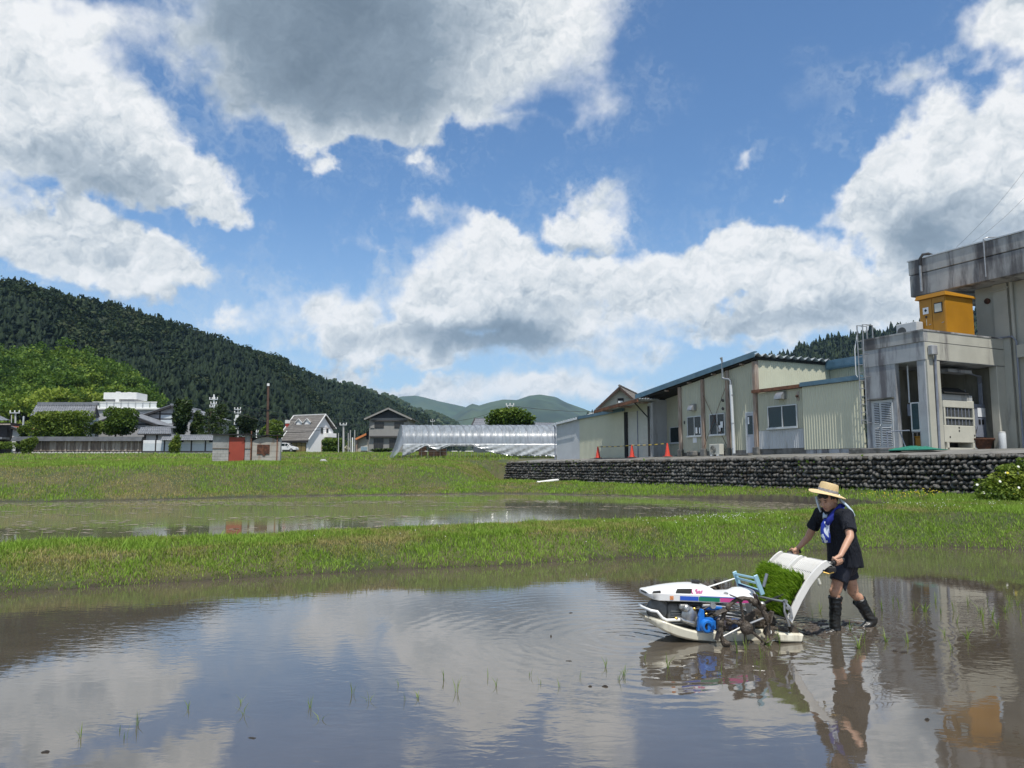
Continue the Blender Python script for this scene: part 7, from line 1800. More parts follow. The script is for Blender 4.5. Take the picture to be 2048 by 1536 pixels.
# muddy lugged iron wheels
def iron_wheel(y, seed):
    rw = np.random.default_rng(seed); cx, cz, rad = -.165, .182, .238
    n = 40; pts = []; rr_ = []
    for i in range(n + 1):
        t = 2 * math.pi * i / n; r_ = rad + 0.012 * math.sin(3 * t + seed)
        pts.append((cx + r_ * math.cos(t), y, cz + r_ * math.sin(t))); rr_.append(0.0)
    base_r = [0.016 + 0.013 * rw.random() * (1 + 0.6 * math.sin(2 * math.pi * i / n * 2)) for i in range(n)]; base_r.append(base_r[0])
    W_ = tp(MB().tube(pts, base_r, 8, cap=False), 'iron_wheel', m_mud, smooth=True)
    tp(MB().lathe([(.018, -.06), (.045, -.05), (.05, 0), (.045, .04), (.02, .05)], (cx, y, cz), (0, -1, 0), 14), 'wheel_hub', m_mud, W_, smooth=True)
    tp(MB().ell((cx + .01, y - .02, cz - .02), (.065, .05, .06), nu=12, nv=8), 'mud_lump', m_mud, W_, smooth='all')
    for t, m_ in ((1.72, m_mud), (2.8, m_mud), (3.55, m_steel), (0.32, m_steel), (5.6, m_mud), (4.75, m_mud)):
        tp(MB().tube([(cx, y, cz), (cx + rad * math.cos(t), y, cz + rad * math.sin(t))], 0.013 if m_ is m_mud else 0.010, 7), 'spoke', m_, W_)
    for k in range(8):
        t = 2 * math.pi * k / 8 + 0.22; c_, s_ = math.cos(t), math.sin(t)
        o_ = Vector((cx + rad * c_, y, cz + rad * s_)); rd = Vector((c_, 0, s_)); tg = Vector((-s_, 0, c_)); q_ = (rd * .5 + tg * .85).normalized()
        mbl = MB(); hw = .055
        mbl.hexa([o_ + Vector((0, -hw, 0)) - q_ * .035 + rd * .012, o_ + Vector((0, hw, 0)) - q_ * .035 + rd * .012, o_ + Vector((0, hw * .7, 0)) + q_ * .07 + rd * .02, o_ + Vector((0, -hw * .7, 0)) + q_ * .07 + rd * .02,
                  o_ + Vector((0, -hw, 0)) - q_ * .035 + rd * .026, o_ + Vector((0, hw, 0)) - q_ * .035 + rd * .026, o_ + Vector((0, hw * .7, 0)) + q_ * .07 + rd * .034, o_ + Vector((0, -hw * .7, 0)) + q_ * .07 + rd * .034])
        tp(mbl, 'lug', m_mud, W_, bevel=0.005)
    for k in range(9):
        t = rw.uniform(0, 6.28); tp(MB().ell((cx + rad * math.cos(t), y + rw.normal() * .01, cz + rad * math.sin(t)), (rw.uniform(.02, .04), rw.uniform(.02, .04), rw.uniform(.02, .035)), nu=8, nv=6), 'mud_lump', m_mud, W_, smooth='all')
    tp(MB().tube([(cx, y, cz), (cx, y * .45, cz)], .022, 8), 'axle', m_mud, W_)
iron_wheel(-.45, 3); iron_wheel(.45, 8)
tp(MB().bar((-.05, -.30, .36), (-.02, -.32, .08), .035, .05), 'wheel_arm', m_engine)
tp(MB().bar((-.17, -.36, .19), (.10, -.34, .33), .03, .05), 'wheel_arm', m_mud)
tp(MB().ell((.10, -.28, .335), (.035, .035, .035)), 'pivot_ball', m_steel, smooth='all')
# spare-seedling rack
RKp = [((.057, -.25, .612), (.128, -.25, .425)), ((.051, .20, .590), (.108, .20, .435))]
for p_, q_ in RKp: tp(MB().bar(p_, q_, .018, .045, up=(1, 0, 0.3)), 'rack_post', m_lblue, bevel=0.004)
for t, m_ in ((.16, m_lblue), (.43, m_lblue), (.80, m_lblue)):
    a_ = Vector(RKp[0][0]).lerp(Vector(RKp[0][1]), t); b_ = Vector(RKp[1][0]).lerp(Vector(RKp[1][1]), t); tp(MB().tube([a_, b_], .011, 8), 'rack_rail', m_, smooth=True)
tp(MB().bar((.118, -.25, .452), (.100, .20, .462), .03, .02), 'rack_foot', m_navy2)
tp(MB().tube([(-.286, .10, .455), (.048, .19, .52)], .007, 6), 'stay_rod', m_white)
# seedling tray: curved white sheet with ribs
prof = [(.748, .722), (.735, .735), (.70, .722), (.655, .692), (.574, .618), (.515, .550), (.468, .485), (.415, .405), (.360, .310), (.305, .210)]
def tray_pt(t):
    k = t * (len(prof) - 1); i = min(int(k), len(prof) - 2); f = k - i
    return prof[i][0] + (prof[i + 1][0] - prof[i][0]) * f, prof[i][1] + (prof[i + 1][1] - prof[i][1]) * f
TW = .43
rows = []
for t in np.linspace(0, 1, 19):
    x, z = tray_pt(t); rows.append([(x, y, z) for y in np.linspace(-TW, TW, 3)])
TR = tp(MB().sheet(rows, .008, (.75, 0, -.65)), 'seedling_tray', m_tray, smooth=True)
for k in range(29):
    y = -TW + .02 + (2 * TW - .04) * k / 28
    tp(MB().tube([(tray_pt(t)[0] - .003, y, tray_pt(t)[1] + .003) for t in np.linspace(.10, 1, 10)], .0085, 5), 'tray_rib', m_tray, TR)
for y, w in ((-TW, .013), (TW, .012), (0.02, .010)):
    rl_ = []
    for t in np.linspace(.06, 1, 14):
        x, z = tray_pt(t); rl_.append([(x + .015, y - w, z - .02), (x - .035, y - w, z + .030), (x - .035, y + w, z + .030), (x + .015, y + w, z - .02)])
    mb = MB().sheet(rl_); k_ = len(rl_); mb.f += [(0, 1, 2, 3), tuple((k_ - 1) * 4 + j for j in (3, 2, 1, 0))] + [(i * 4 + 3, i * 4, (i + 1) * 4, (i + 1) * 4 + 3) for i in range(k_ - 1)]; mb.m += [0] * (k_ + 1)
    tp(mb, 'tray_side_rail', m_tray, TR, bevel=0.004)
for y0, y1 in ((-TW + .02, -.03), (.05, TW - .02)):
    lp = tp(MB().box(y0 * 0 + .728, .775, y0, y1, .728, .742), 'tray_lip', m_tray, TR, bevel=0.004)
    for k in range(9):
        yy = y0 + (y1 - y0) * (k + .5) / 9
        tp(MB().box(.738, .768, yy - .013, yy + .013, .7425, .7440), 'lip_slot', m_greyplaster, lp)
tp(MB().tube([(.58, -.48, .60), (.585, -.50, .555), (.60, -.46, .54)], .012, 6), 'tray_hook', m_conccream)
tp(MB().tube([(.195, -.06, .372), (.215, -.25, .378), (.255, -.43, .386), (.30, -.45, .33), (.32, -.44, .235)], .012, 8), 'tray_bar', m_steel, smooth=True)
tp(MB().tube([(.195, .06, .372), (.20, .25, .378), (.23, .42, .386)], .011, 8), 'tray_bar', m_steel, smooth=True)
tp(MB().tube([(.255, -.43, .386), (.245, -.44, .30), (.29, -.44, .16)], .012, 7), 'tray_leg', m_steel)
tp(MB().tube([(.322, .03, .585), (.28, .03, .455)], .016, 8), 'lane_divider', m_bluegrey, smooth=True)
for z, x in ((.395, .255), (.33, .27), (.26, .30)): tp(MB().lathe([(.016, -.02), (.016, .02)], (x, -.445, z), (0, 1, 0), 8), 'bolt', m_steel)
# seedling mats: soil slab and dense young rice
m_rice = leafmat('young_rice', [(0.040, 0.105, 0.008), (0.100, 0.205, 0.010), (0.190, 0.330, 0.018), (0.30, 0.44, 0.05)], 0.5, 0.45)
m_soil = mat('seedling_soil', (0.035, 0.025, 0.017), 0.95, 0.3, 20)
rm = np.random.default_rng(61)
Mrot = Matrix.Translation((MX0, MY0, 0)) @ Matrix.Rotation(MANG, 4, 'Z')
for y0, y1, t0, t1, lb in ((-TW + .03, -.0, .55, 1.0, 'mat of dense bright green rice seedlings on the near half of the tray'), (.05, TW - .03, .52, 1.0, 'mat of rice seedlings on the far half of the tray, seen behind the near one')):
    mid = tray_pt((t0 + t1) / 2); wp = Mrot @ Vector((mid[0], (y0 + y1) / 2, mid[1]))
    SM_ = empty('seedling_mat', wp, MANG, lb, 'seedling mat', 'mats of rice seedlings on the tray')
    off = Vector((mid[0], (y0 + y1) / 2, mid[1]))
    rows = []
    for t in np.linspace(t0, t1, 10):
        x, z = tray_pt(t); rows.append([Vector((x - .012, y, z + .012)) - off for y in (y0, (y0 + y1) / 2, y1)])
    MB().sheet(rows, .028, (-.75, 0, .65)).build('soil_mat', m_soil, SM_)
    n = 5200
    ts = rm.uniform(t0, t1, n); ysd = rm.uniform(y0, y1, n)
    xy = np.array([tray_pt(t) for t in ts]); P = np.column_stack([xy[:, 0] - .03, ysd, xy[:, 1] + .025]) - np.array(off)
    H = .092 * rm.uniform(.7, 1.3, n); d = np.column_stack([-.40 + rm.normal(0, .26, n), rm.normal(0, .26, n), .90 + rm.normal(0, .2, n)]); d /= np.linalg.norm(d, axis=1)[:, None]
    sd = np.cross(d, rm.normal(size=(n, 3))); sd /= np.linalg.norm(sd, axis=1)[:, None]; w = .0042
    drp = np.column_stack([-.25 * np.ones(n), rm.normal(0, .2, n), -.15 + rm.normal(0, .12, n)])
    V = np.stack([P - sd * w, P + sd * w, P + d * (H * .55)[:, None] - sd * w, P + d * (H * .55)[:, None] + sd * w, P + (d + drp * .6) * H[:, None]], 1).reshape(-1, 3)
    k = np.arange(n)[:, None] * 5
    F3 = np.concatenate([k + np.array([[0, 1, 3]]), k + np.array([[0, 3, 2]]), k + np.array([[2, 3, 4]])])
    tint = np.repeat(np.clip(rm.normal(.5, .25, n), 0, 1), 5).reshape(-1, 5) + np.array([-.3, -.3, 0, 0, .25])
    mesh_np('rice_blades', V, F3, m_rice, {'tint': np.clip(tint.ravel(), 0, 1)}, SM_, kind='stuff')
# handle bars
for s in (-1, 1):
    tp(MB().tube([(.10, s * .16, .30), (.30, s * .30, .42), (.52, s * .41, .56), (.66, s * .43, .67), (.74, s * .42, .722), (.90, s * .395, .758)], .015, 9), 'handle_bar', m_black, smooth=True)
    tp(MB().tube([(.77, s * .415, .733), (.90, s * .395, .760)], .022, 10), 'grip', m_black, smooth=True)
    tp(MB().box(.70, .80, s * .41 - .035, s * .41 + .035, .640, .705), 'switch_housing', m_black, bevel=0.015)
    tp(MB().tube([(.64, s * .42, .66), (.70, s * .47, .64), (.76, s * .45, .65)], .006, 5), 'brake_lever', m_brass)
tp(MB().bar((.60, -.42, .63), (.60, .42, .63), .025), 'handle_crossbar', m_black)

# ------------------------------------------------------------------ the boy behind the machine
def union_mesh(name, parts, voxel, smooth=4, wrinkle=None):
    """capsules and ellipsoids merged into one skin: ('c', p, r, q, s) or ('e', centre, axes, matrix)"""
    mb = MB()
    for p in parts:
        if p[0] in 'ct':
            a, ra, b, rb = Vector(p[1]), p[2], Vector(p[3]), p[4]
            mb.tube([a, a.lerp(b, .5), b], [ra, (ra + rb) / 2 * (p[5] if len(p) > 5 else 1), rb], 16)
            mb.ell(a, (ra, ra, ra), nu=16, nv=10)
            if p[0] == 'c': mb.ell(b, (rb, rb, rb), nu=16, nv=10)
        elif p[0] == 'l':       # loft of ellipses: (centre, half width along sax, half depth along fwd)
            vs = [Vector(c) + sax.xy.to_3d().normalized() * w * math.cos(6.28319 * k / 24) + fwd * d * math.sin(6.28319 * k / 24) for c, w, d in p[1] for k in range(24)]
            m = len(p[1]); mb.add(vs, [(i * 24 + k, i * 24 + (k + 1) % 24, (i + 1) * 24 + (k + 1) % 24, (i + 1) * 24 + k) for i in range(m - 1) for k in range(24)] + [tuple(range(24))[::-1], tuple((m - 1) * 24 + k for k in range(24))])
        else: mb.ell(p[1], p[2], p[3] if len(p) > 3 else None, 20, 14)
    me = bpy.data.meshes.new(name); me.from_pydata([tuple(v) for v in mb.v], [], mb.f)
    bm = bmesh.new(); bm.from_mesh(me); bmesh.ops.recalc_face_normals(bm, faces=bm.faces); bm.to_mesh(me); bm.free()
    o = bpy.data.objects.new('tmp', me); COL.objects.link(o)
    m_ = o.modifiers.new('r', 'REMESH'); m_.mode = 'VOXEL'; m_.voxel_size = voxel; m_.adaptivity = 0
    s_ = o.modifiers.new('s', 'SMOOTH'); s_.factor = 0.5; s_.iterations = smooth
    bpy.context.view_layer.update()
    r = bpy.data.meshes.new_from_object(o.evaluated_get(bpy.context.evaluated_depsgraph_get()))
    bpy.data.objects.remove(o); r.name = name
    if wrinkle:
        co = np.empty(len(r.vertices) * 3, np.float32); r.vertices.foreach_get('co', co); no = np.empty_like(co); r.vertices.foreach_get('normal', no)
        co = co.reshape(-1, 3); no = no.reshape(-1, 3)
        sc, am, st_ = wrinkle
        d = np.array([mnoise.noise(Vector((c[0] * sc * st_[0], c[1] * sc * st_[1], c[2] * sc * st_[2]))) for c in co])
        co = co + no * (d * am)[:, None]
        r.vertices.foreach_set('co', co.ravel())
    r.polygons.foreach_set('use_smooth', [True] * len(r.polygons)); r.update()
    return r
m_skin, T, p = newmat('skin')
tc = T.node('ShaderNodeTexCoord')
sk = T.mix(T.step(T.noise(tc.outputs['Object'], 9, 4), .3, .7), (0.40, 0.215, 0.135, 1), (0.47, 0.27, 0.18, 1))
low_ = T.step(T.sep(tc.outputs['Object'])[2], .62, .25)
T.put(p.inputs['Base Color'], T.mix(T.math('MULTIPLY', T.step(T.noise(tc.outputs['Object'], 38, 4, .65), .56, .66), low_), sk, (0.13, 0.09, 0.06, 1)))
p.inputs['Roughness'].default_value = 0.5; p.inputs['Subsurface Weight'].default_value = 0.15; p.inputs['Subsurface Radius'].default_value = (0.012, 0.005, 0.003)
m_shirt, T, p = newmat('navy_black_cotton')
tc = T.node('ShaderNodeTexCoord'); p.inputs['Base Color'].default_value = (0.008, 0.010, 0.016, 1); p.inputs['Roughness'].default_value = 0.85; p.inputs['Specular IOR Level'].default_value = 0.3
fold = T.noise(T.vec('MULTIPLY', tc.outputs['Object'], (1.0, 1.0, 0.45)), 9.0, 3, 0.55, 1.2)
b = T.node('ShaderNodeBump'); b.inputs['Strength'].default_value = 1.0; b.inputs['Distance'].default_value = 0.085; T.put(b.inputs['Height'], fold); T.l.new(b.outputs[0], p.inputs['Normal'])
m_shorts = mat('navy_nylon', (0.009, 0.011, 0.02), 0.6, 0.2, 6, bump=0.3, bscale=60, spec=0.35)
m_boot = mat('wet_black_rubber_boot', (0.010, 0.011, 0.011), 0.32, 0.3, 10, bump=0.4, bscale=25, c2=(0.05, 0.042, 0.033), c2amt=0.35)
m_hair = mat('black_hair', (0.009, 0.008, 0.007), 0.55, 0.3, 60, bump=0.5, bscale=150, stretch=(1, 1, 0.2))
m_lip = mat('lips', (0.34, 0.135, 0.10), 0.5, 0.05, 20)
m_straw, T, p = newmat('plaited_straw')
tc = T.node('ShaderNodeTexCoord'); ww = T.node('ShaderNodeTexWave', wave_type='BANDS', bands_direction='Z'); T.put(ww.inputs[0], tc.outputs['Object']); ww.inputs['Scale'].default_value = 28; ww.inputs['Distortion'].default_value = 1.5; ww.inputs['Detail'].default_value = 3; ww.inputs['Detail Scale'].default_value = 3
T.put(p.inputs['Base Color'], T.mix(ww.outputs[1], (0.55, 0.37, 0.155, 1), (0.78, 0.63, 0.37, 1))); p.inputs['Roughness'].default_value = 0.7
b = T.node('ShaderNodeBump'); b.inputs['Strength'].default_value = 0.6; b.inputs['Distance'].default_value = 0.01; T.put(b.inputs['Height'], ww.outputs[1]); T.l.new(b.outputs[0], p.inputs['Normal'])
m_scarf, T, p = newmat('blue_and_white_towel')
tc = T.node('ShaderNodeTexCoord'); nn = T.noise(T.vec('MULTIPLY', tc.outputs['Object'], (1, 1, .55)), 15, 1.5, .5, 1.2)
T.put(p.inputs['Base Color'], T.mix(T.step(nn, .545, .56), (0.012, 0.035, 0.30, 1), (0.60, 0.66, 0.76, 1))); p.inputs['Roughness'].default_value = 0.85
m_bluecloth = mat('deep_blue_towel', (0.010, 0.022, 0.24), 0.85, 0.12, 6)
m_palecloth = mat('pale_blue_towel', (0.52, 0.62, 0.70), 0.85, 0.08, 6)
m_hatband = mat('grey_hat_band', (0.27, 0.27, 0.29), 0.8, 0.25, 60)

BY = empty('person', (3.40, 8.14, 0), 0, 'boy in a straw hat, dark T-shirt, shorts and rubber boots pushing the transplanter', 'person')
BYL = Vector((3.40, 8.14, 0))
def by(me_or_mb, name, m, parent=None, **k):
    if isinstance(me_or_mb, MB):
        me_or_mb.v = [tuple(Vector(p) - BYL) for p in me_or_mb.v]
        return me_or_mb.build(name, m, parent or BY, **k)
    me_or_mb.transform(Matrix.Translation(-BYL)); me_or_mb.materials.clear(); me_or_mb.materials.append(m)
    return link(name, me_or_mb, parent or BY)
V3 = Vector
shL, elL, shR, elR = V3((3.400, 7.905, 1.165)), V3((3.362, 7.765, 0.965)), V3((3.268, 8.265, 1.165)), V3((3.175, 8.375, 0.905))
gripL = Mrot @ V3((.835, -.405, .750)); gripR = Mrot @ V3((.835, .405, .750)); gax = (Mrot.to_3x3() @ V3((.96, 0.1, .26))).normalized()
neck = V3((3.352, 8.095, 1.215)); pel = V3((3.470, 8.155, .675))
hipL, hipR = V3((3.405, 8.075, .63)), V3((3.510, 8.245, .63))
knL, anL = V3((3.300, 8.03, .395)), V3((3.298, 8.06, .03))
knR, anR = V3((3.575, 8.25, .372)), V3((3.745, 8.28, .085))
sax = (shL - shR).normalized(); fwd = V3((0, 0, 1)).cross(sax).normalized()
if fwd.x > 0: fwd = -fwd
# head frame: bowed and turned a little to the camera
hf = V3((-.80, -.50, -.33)).normalized(); hs = V3((-.5, .80, 0)).normalized(); hu = hs.cross(hf).normalized()
if hu.z < 0: hu = -hu
hs = hf.cross(hu).normalized()
HC = V3((3.292, 8.09, 1.318))
HM = Matrix((hf, hs, hu)).transposed()
def hp(f, s, u): return HC + hf * f + hs * s + hu * u
parts = [('e', hp(-.005, 0, .028), (.098, .078, .098), HM), ('e', hp(.012, 0, -.035), (.078, .066, .085), HM), ('e', hp(.042, 0, -.085), (.038, .036, .030), HM),
         ('e', hp(.058, .034, -.035), (.024, .028, .030), HM), ('e', hp(.058, -.034, -.035), (.024, .028, .030), HM),
         ('c', hp(.088, 0, .005), .008, hp(.106, 0, -.030), .0125), ('e', hp(.094, .011, -.034), (.010, .009, .008), HM), ('e', hp(.094, -.011, -.034), (.010, .009, .008), HM),
         ('e', hp(.080, .030, .030), (.014, .026, .010), HM), ('e', hp(.080, -.030, .030), (.014, .026, .010), HM),
         ('e', hp(.078, 0, -.062), (.014, .024, .012), HM),
         ('e', hp(-.008, .078, -.012), (.020, .010, .032), HM), ('e', hp(-.008, -.078, -.012), (.020, .010, .032), HM),
         ('c', hp(-.03, 0, -.04), .054, neck, .054), ('c', neck, .055, V3((3.375, 8.10, 1.15)), .070)]
parts += [('c', shL, .052, elL, .037, 1.0), ('c', elL, .036, gripL + (elL - gripL).normalized() * .075, .024, 1.08),
          ('c', shR, .052, elR, .037, 1.0), ('c', elR, .036, gripR + (elR - gripR).normalized() * .075, .024, 1.08)]
parts += [('c', shL, .052, shR, .052), ('c', V3((3.385, 8.10, 1.08)), .115, V3((3.455, 8.15, .75)), .105), ('c', V3((3.455, 8.15, .75)), .10, pel, .115), ('c', hipL, .085, hipR, .085)]
parts += [('c', hipL, .085, knL, .055, .98), ('c', knL + V3((-.012, 0, 0)), .050, knL + V3((0, 0, -.06)), .047), ('c', knL + V3((.008, 0, -.10)), .050, anL + V3((0, 0, .10)), .034, .95),
          ('c', hipR, .085, knR, .055, .98), ('c', knR + V3((-.01, 0, -.01)), .050, knR + V3((.03, 0, -.06)), .047), ('c', knR.lerp(anR, .28) + V3((.010, 0, .003)), .050, anR, .034, .95),
          ]
def fist(c, ax, elbow, side):
    w = (elbow - c); w = (w - ax * w.dot(ax)).normalized(); n = ax.cross(w).normalized() * side
    wr = c + (elbow - c).normalized() * .075
    L = [('c', wr, .023, c + w * .034 + n * .014 + ax * .016, .019), ('c', wr, .021, c + w * .034 + n * .014 - ax * .020, .018), ('c', c + w * .03 + n * .016 + ax * .026, .013, c + w * .03 + n * .016 - ax * .030, .012)]
    for k, (o_, rr_) in enumerate(((.031, .0080), (.0105, .0088), (-.0105, .0085), (-.031, .0075))):
        pts = [c + ax * o_ + w * (.033 * math.cos(t)) + n * (.033 * math.sin(t)) for t in (R(38), R(95), R(150), R(215), R(262))]
        for a_, b_ in zip(pts[:-1], pts[1:]): L.append(('c', a_, rr_, b_, rr_ * .95))
    th = [c + w * .045 - n * .008 + ax * .022, c + w * .026 - n * .026 + ax * .034, c + w * .002 - n * .034 + ax * .030, c - w * .014 - n * .030 + ax * .022]
    for a_, b_ in zip(th[:-1], th[1:]): L.append(('c', a_, .011, b_, .0095))
    return L
parts += fist(gripL, -gax, elL, 1) + fist(gripR, -gax, elR, -1)
bodym = union_mesh('body', parts, 0.0048, 5)
by(bodym, 'body', m_skin)
# face details
for s in (1, -1):
    by(MB().ell(hp(.088, s * .031, .006), (.006, .0155, .0042), HM @ Matrix.Rotation(R(8) * s, 3, 'X'), 12, 8), 'eye', m_hair, smooth='all')
    by(MB().ell(hp(.0935, s * .033, .0275), (.004, .020, .0036), HM @ Matrix.Rotation(R(-7) * s, 3, 'X'), 12, 8), 'eyebrow', m_hair, smooth='all')
    by(MB().ell(hp(.1035, s * .0065, -.0405), (.003, .0035, .002), HM, 8, 6), 'nostril', m_lip, smooth='all')
by(MB().ell(hp(.0895, 0, -.0605), (.0050, .020, .0042), HM, 12, 8), 'upper_lip', m_lip, smooth='all')
by(MB().ell(hp(.0885, 0, -.0685), (.0055, .017, .0048), HM, 12, 8), 'lower_lip', m_lip, smooth='all')
hair = union_mesh('hair', [('e', hp(-.022, 0, .040), (.098, .086, .090), HM), ('e', hp(-.055, 0, -.005), (.055, .074, .070), HM), ('e', hp(-.012, .074, .020), (.026, .012, .034), HM), ('e', hp(-.012, -.074, .020), (.026, .012, .034), HM), ('e', hp(.066, 0, .066), (.034, .062, .026), HM), ('e', hp(.074, .030, .058), (.022, .030, .020), HM), ('e', hp(.074, -.030, .058), (.022, .030, .020), HM)], 0.006, 3, (45, .010, (1, 1, .4)))
by(hair, 'hair', m_hair)
# straw hat
up = V3((.24, -.10, .96)).normalized(); a_, b_, _ = frame_of(up)
hc = V3((3.290, 8.09, 1.394))
def hat_ring(r, h, n=36, wob=0.0, sx=1.0):
    out = []
    for k in range(n):
        t = 2 * math.pi * k / n; d = a_ * math.cos(t) + b_ * math.sin(t)
        out.append(hc + d * r * (1 + 0.05 * math.cos(2 * t) * (sx != 1)) + up * (h + wob * math.sin(2 * t + .6) + wob * .6 * math.sin(3 * t)))
    return out
def rings_mesh(rings, closed_top=False):
    n = len(rings[0]); mb = MB(); mb.add([p for r in rings for p in r], [(i * n + k, i * n + (k + 1) % n, (i + 1) * n + (k + 1) % n, (i + 1) * n + k) for i in range(len(rings) - 1) for k in range(n)])
    if closed_top: mb.f.append(tuple((len(rings) - 1) * n + k for k in range(n))); mb.m.append(0)
    return mb
HT_ = by(rings_mesh([hat_ring(.100, -.004), hat_ring(.150, -.014, wob=.004), hat_ring(.184, -.026, wob=.009), hat_ring(.186, -.022, wob=.009), hat_ring(.150, -.008, wob=.004), hat_ring(.101, .004), hat_ring(.0985, .03), hat_ring(.095, .06), hat_ring(.090, .085), hat_ring(.082, .097), hat_ring(.05, .100), hat_ring(.01, .097)], True), 'straw_hat', m_straw, smooth=True)
by(rings_mesh([hat_ring(.1025, .004), hat_ring(.1015, .030), hat_ring(.0975, .031)]), 'hat_band', m_hatband, HT_, smooth=True)
# shirt, shorts, boots
shirt = union_mesh('shirt', [('t', shL + V3((0, 0, -.002)), .066, shL.lerp(elL, .74), .070), ('t', shR + V3((0, 0, -.002)), .066, shR.lerp(elR, .62), .070),
    ('c', shL, .070, shR, .070), ('l', [((3.352, 8.092, 1.232), .078, .066), ((3.352, 8.090, 1.205), .135, .075), ((3.362, 8.090, 1.165), .178, .098), ((3.380, 8.095, 1.10), .190, .122), ((3.398, 8.102, 1.02), .186, .132), ((3.420, 8.112, .92), .180, .135), ((3.445, 8.125, .80), .182, .150), ((3.458, 8.132, .70), .188, .165), ((3.462, 8.135, .632), .190, .172)])], 0.008, 5, (8, .010, (1, 1, .6)))
SHo = by(shirt, 'shirt', m_shirt)
shorts = union_mesh('shorts', [('c', pel + V3((0, 0, .03)), .130, pel + V3((0, 0, -.03)), .125), ('t', hipL, .100, hipL.lerp(knL, .60), .092), ('t', hipR, .100, hipR.lerp(knR, .55), .094)], 0.008, 3, (10, .008, (1, 1, .5)))
by(shorts, 'shorts', m_shorts)
by(MB().prism([(3.372, 7.985, .60), (3.440, 7.99, .62), (3.415, 7.99, .46), (3.385, 7.985, .395), (3.362, 7.985, .44)], (0, .02, 0)), 'jacket_tail', m_shorts, bevel=0.006)
bootL = union_mesh('boot', [('c', V3((3.300, 8.042, .305)), .066, V3((3.292, 8.056, .10)), .055, .97), ('c', V3((3.292, 8.056, .10)), .056, V3((3.292, 8.058, -.02)), .060), ('c', V3((3.296, 8.058, -.02)), .058, V3((3.17, 8.02, -.045)), .046)], 0.007, 2, (20, .007, (1, 1, 2.2)))
bo = by(bootL, 'boot', m_boot); by(MB().lathe([(.069, 0), (.072, .006), (.072, .020), (.066, .026)], (3.3005, 8.041, .318), (.03, -.06, 1), 20, cap=False), 'boot_cuff', m_boot, bo, smooth=True)
bootR = union_mesh('boot', [('c', V3((3.655, 8.262, .240)), .066, V3((3.728, 8.275, .115)), .056, .97), ('c', V3((3.728, 8.275, .115)), .058, V3((3.770, 8.28, .055)), .056), ('c', V3((3.775, 8.28, .060)), .050, V3((3.665, 8.245, -.02)), .044), ('c', V3((3.755, 8.28, .05)), .05, V3((3.800, 8.28, .060)), .034)], 0.007, 2, (20, .007, (1, 1, 2.2)))
bo = by(bootR, 'boot', m_boot); by(MB().lathe([(.069, 0), (.072, .006), (.072, .020), (.066, .026)], (3.646, 8.260, .252), (-.55, -.05, .83), 20, cap=False), 'boot_cuff', m_boot, bo, smooth=True)
# towels
def strip(path, w, nrm, name, m, thick=.012, parent=None):
    rows = []; n = len(path)
    for i, (p_, ww_) in enumerate(zip(path, w)):
        d = (path[min(i + 1, n - 1)] - path[max(i - 1, 0)]).normalized(); s_ = d.cross(nrm[i] if isinstance(nrm, list) else nrm).normalized()
        nn_ = s_.cross(d)
        rows.append([p_ + s_ * ww_ * (j - 2) / 4 + nn_ * (.010 * math.cos(j * 1.7 + i * .6)) for j in range(5)])
    return by(MB().sheet(rows, thick, nrm[0] if isinstance(nrm, list) else nrm), name, m, parent, smooth='all')
nk = lambda f, s, u: neck + fwd * f + sax * s + V3((0, 0, u))
strip([nk(-.075, -.02, .045), nk(-.055, .055, .045), nk(.005, .085, .015), nk(.065, .075, -.035), nk(.115, .050, -.10), nk(.128, .035, -.155)], [.05, .062, .066, .066, .062, .05], [V3((0, -1, .5))] * 6, 'towel', m_bluecloth)
strip([nk(-.060, -.055, .045), nk(-.005, -.080, .02), nk(.060, -.060, -.03), nk(.110, -.015, -.085)], [.05, .055, .055, .05], [V3((-.6, -.2, .7))] * 4, 'towel', m_palecloth)
strip([nk(.115, .022, -.095), nk(.132, .012, -.15), nk(.140, .010, -.21), nk(.138, .014, -.27), nk(.130, .012, -.335)], [.055, .080, .090, .092, .080], [fwd * .8 + sax * .6] * 5, 'towel_end', m_scarf)
strip([HC + V3((.085, -.035, .040)), HC + V3((.115, -.045, -.02)), HC + V3((.165, -.05, -.065)), HC + V3((.215, -.04, -.115)), HC + V3((.245, -.03, -.175))], [.055, .06, .06, .055, .045], [V3((.5, -.4, .8))] * 5, 'neck_cloth', m_palecloth)
strip([hp(.055, .080, .055), hp(.055, .086, 0), hp(.060, .085, -.06), hp(.068, .075, -.115)], [.035, .035, .035, .03], [V3((-.7, .7, 0))] * 4, 'neck_cloth', m_palecloth, .006)

# ------------------------------------------------------------------ seedlings, clods, flowers, scum
rq = np.random.default_rng(71)
m_seed = leafmat('planted_rice', [(0.12, 0.20, 0.030), (0.18, 0.27, 0.05), (0.27, 0.34, 0.09)], 0.5, 0.45)
def atz(px, py, z=0.0):
    a = (px - 1024) / FPX; b = (768 - py) / FPX
    dy = math.cos(PITCH) - math.sin(PITCH) * b; dz = math.sin(PITCH) + math.cos(PITCH) * b
    t = (z - CAM_H) / dz
    return Vector((a * t, dy * t, z))
def seedling_mesh(n, h, spread):
    P = np.column_stack([rq.normal(0, .006, n), rq.normal(0, .006, n), np.full(n, -.03)])
    V, F3, tt = blades(P, h * rq.uniform(.6, 1.15, n), np.full(n, .0065), rq.random(n), rq, spread)
    o = mesh_np('rice_seedling', V, F3, m_seed, {'tint': tt}); me = o.data; bpy.data.objects.remove(o); return me
SEED = [seedling_mesh(int(k), h, s) for k, h, s in ((3, .15, .5), (5, .17, .5), (2, .13, .3), (6, .15, .8), (4, .14, .9), (9, .17, .8))]
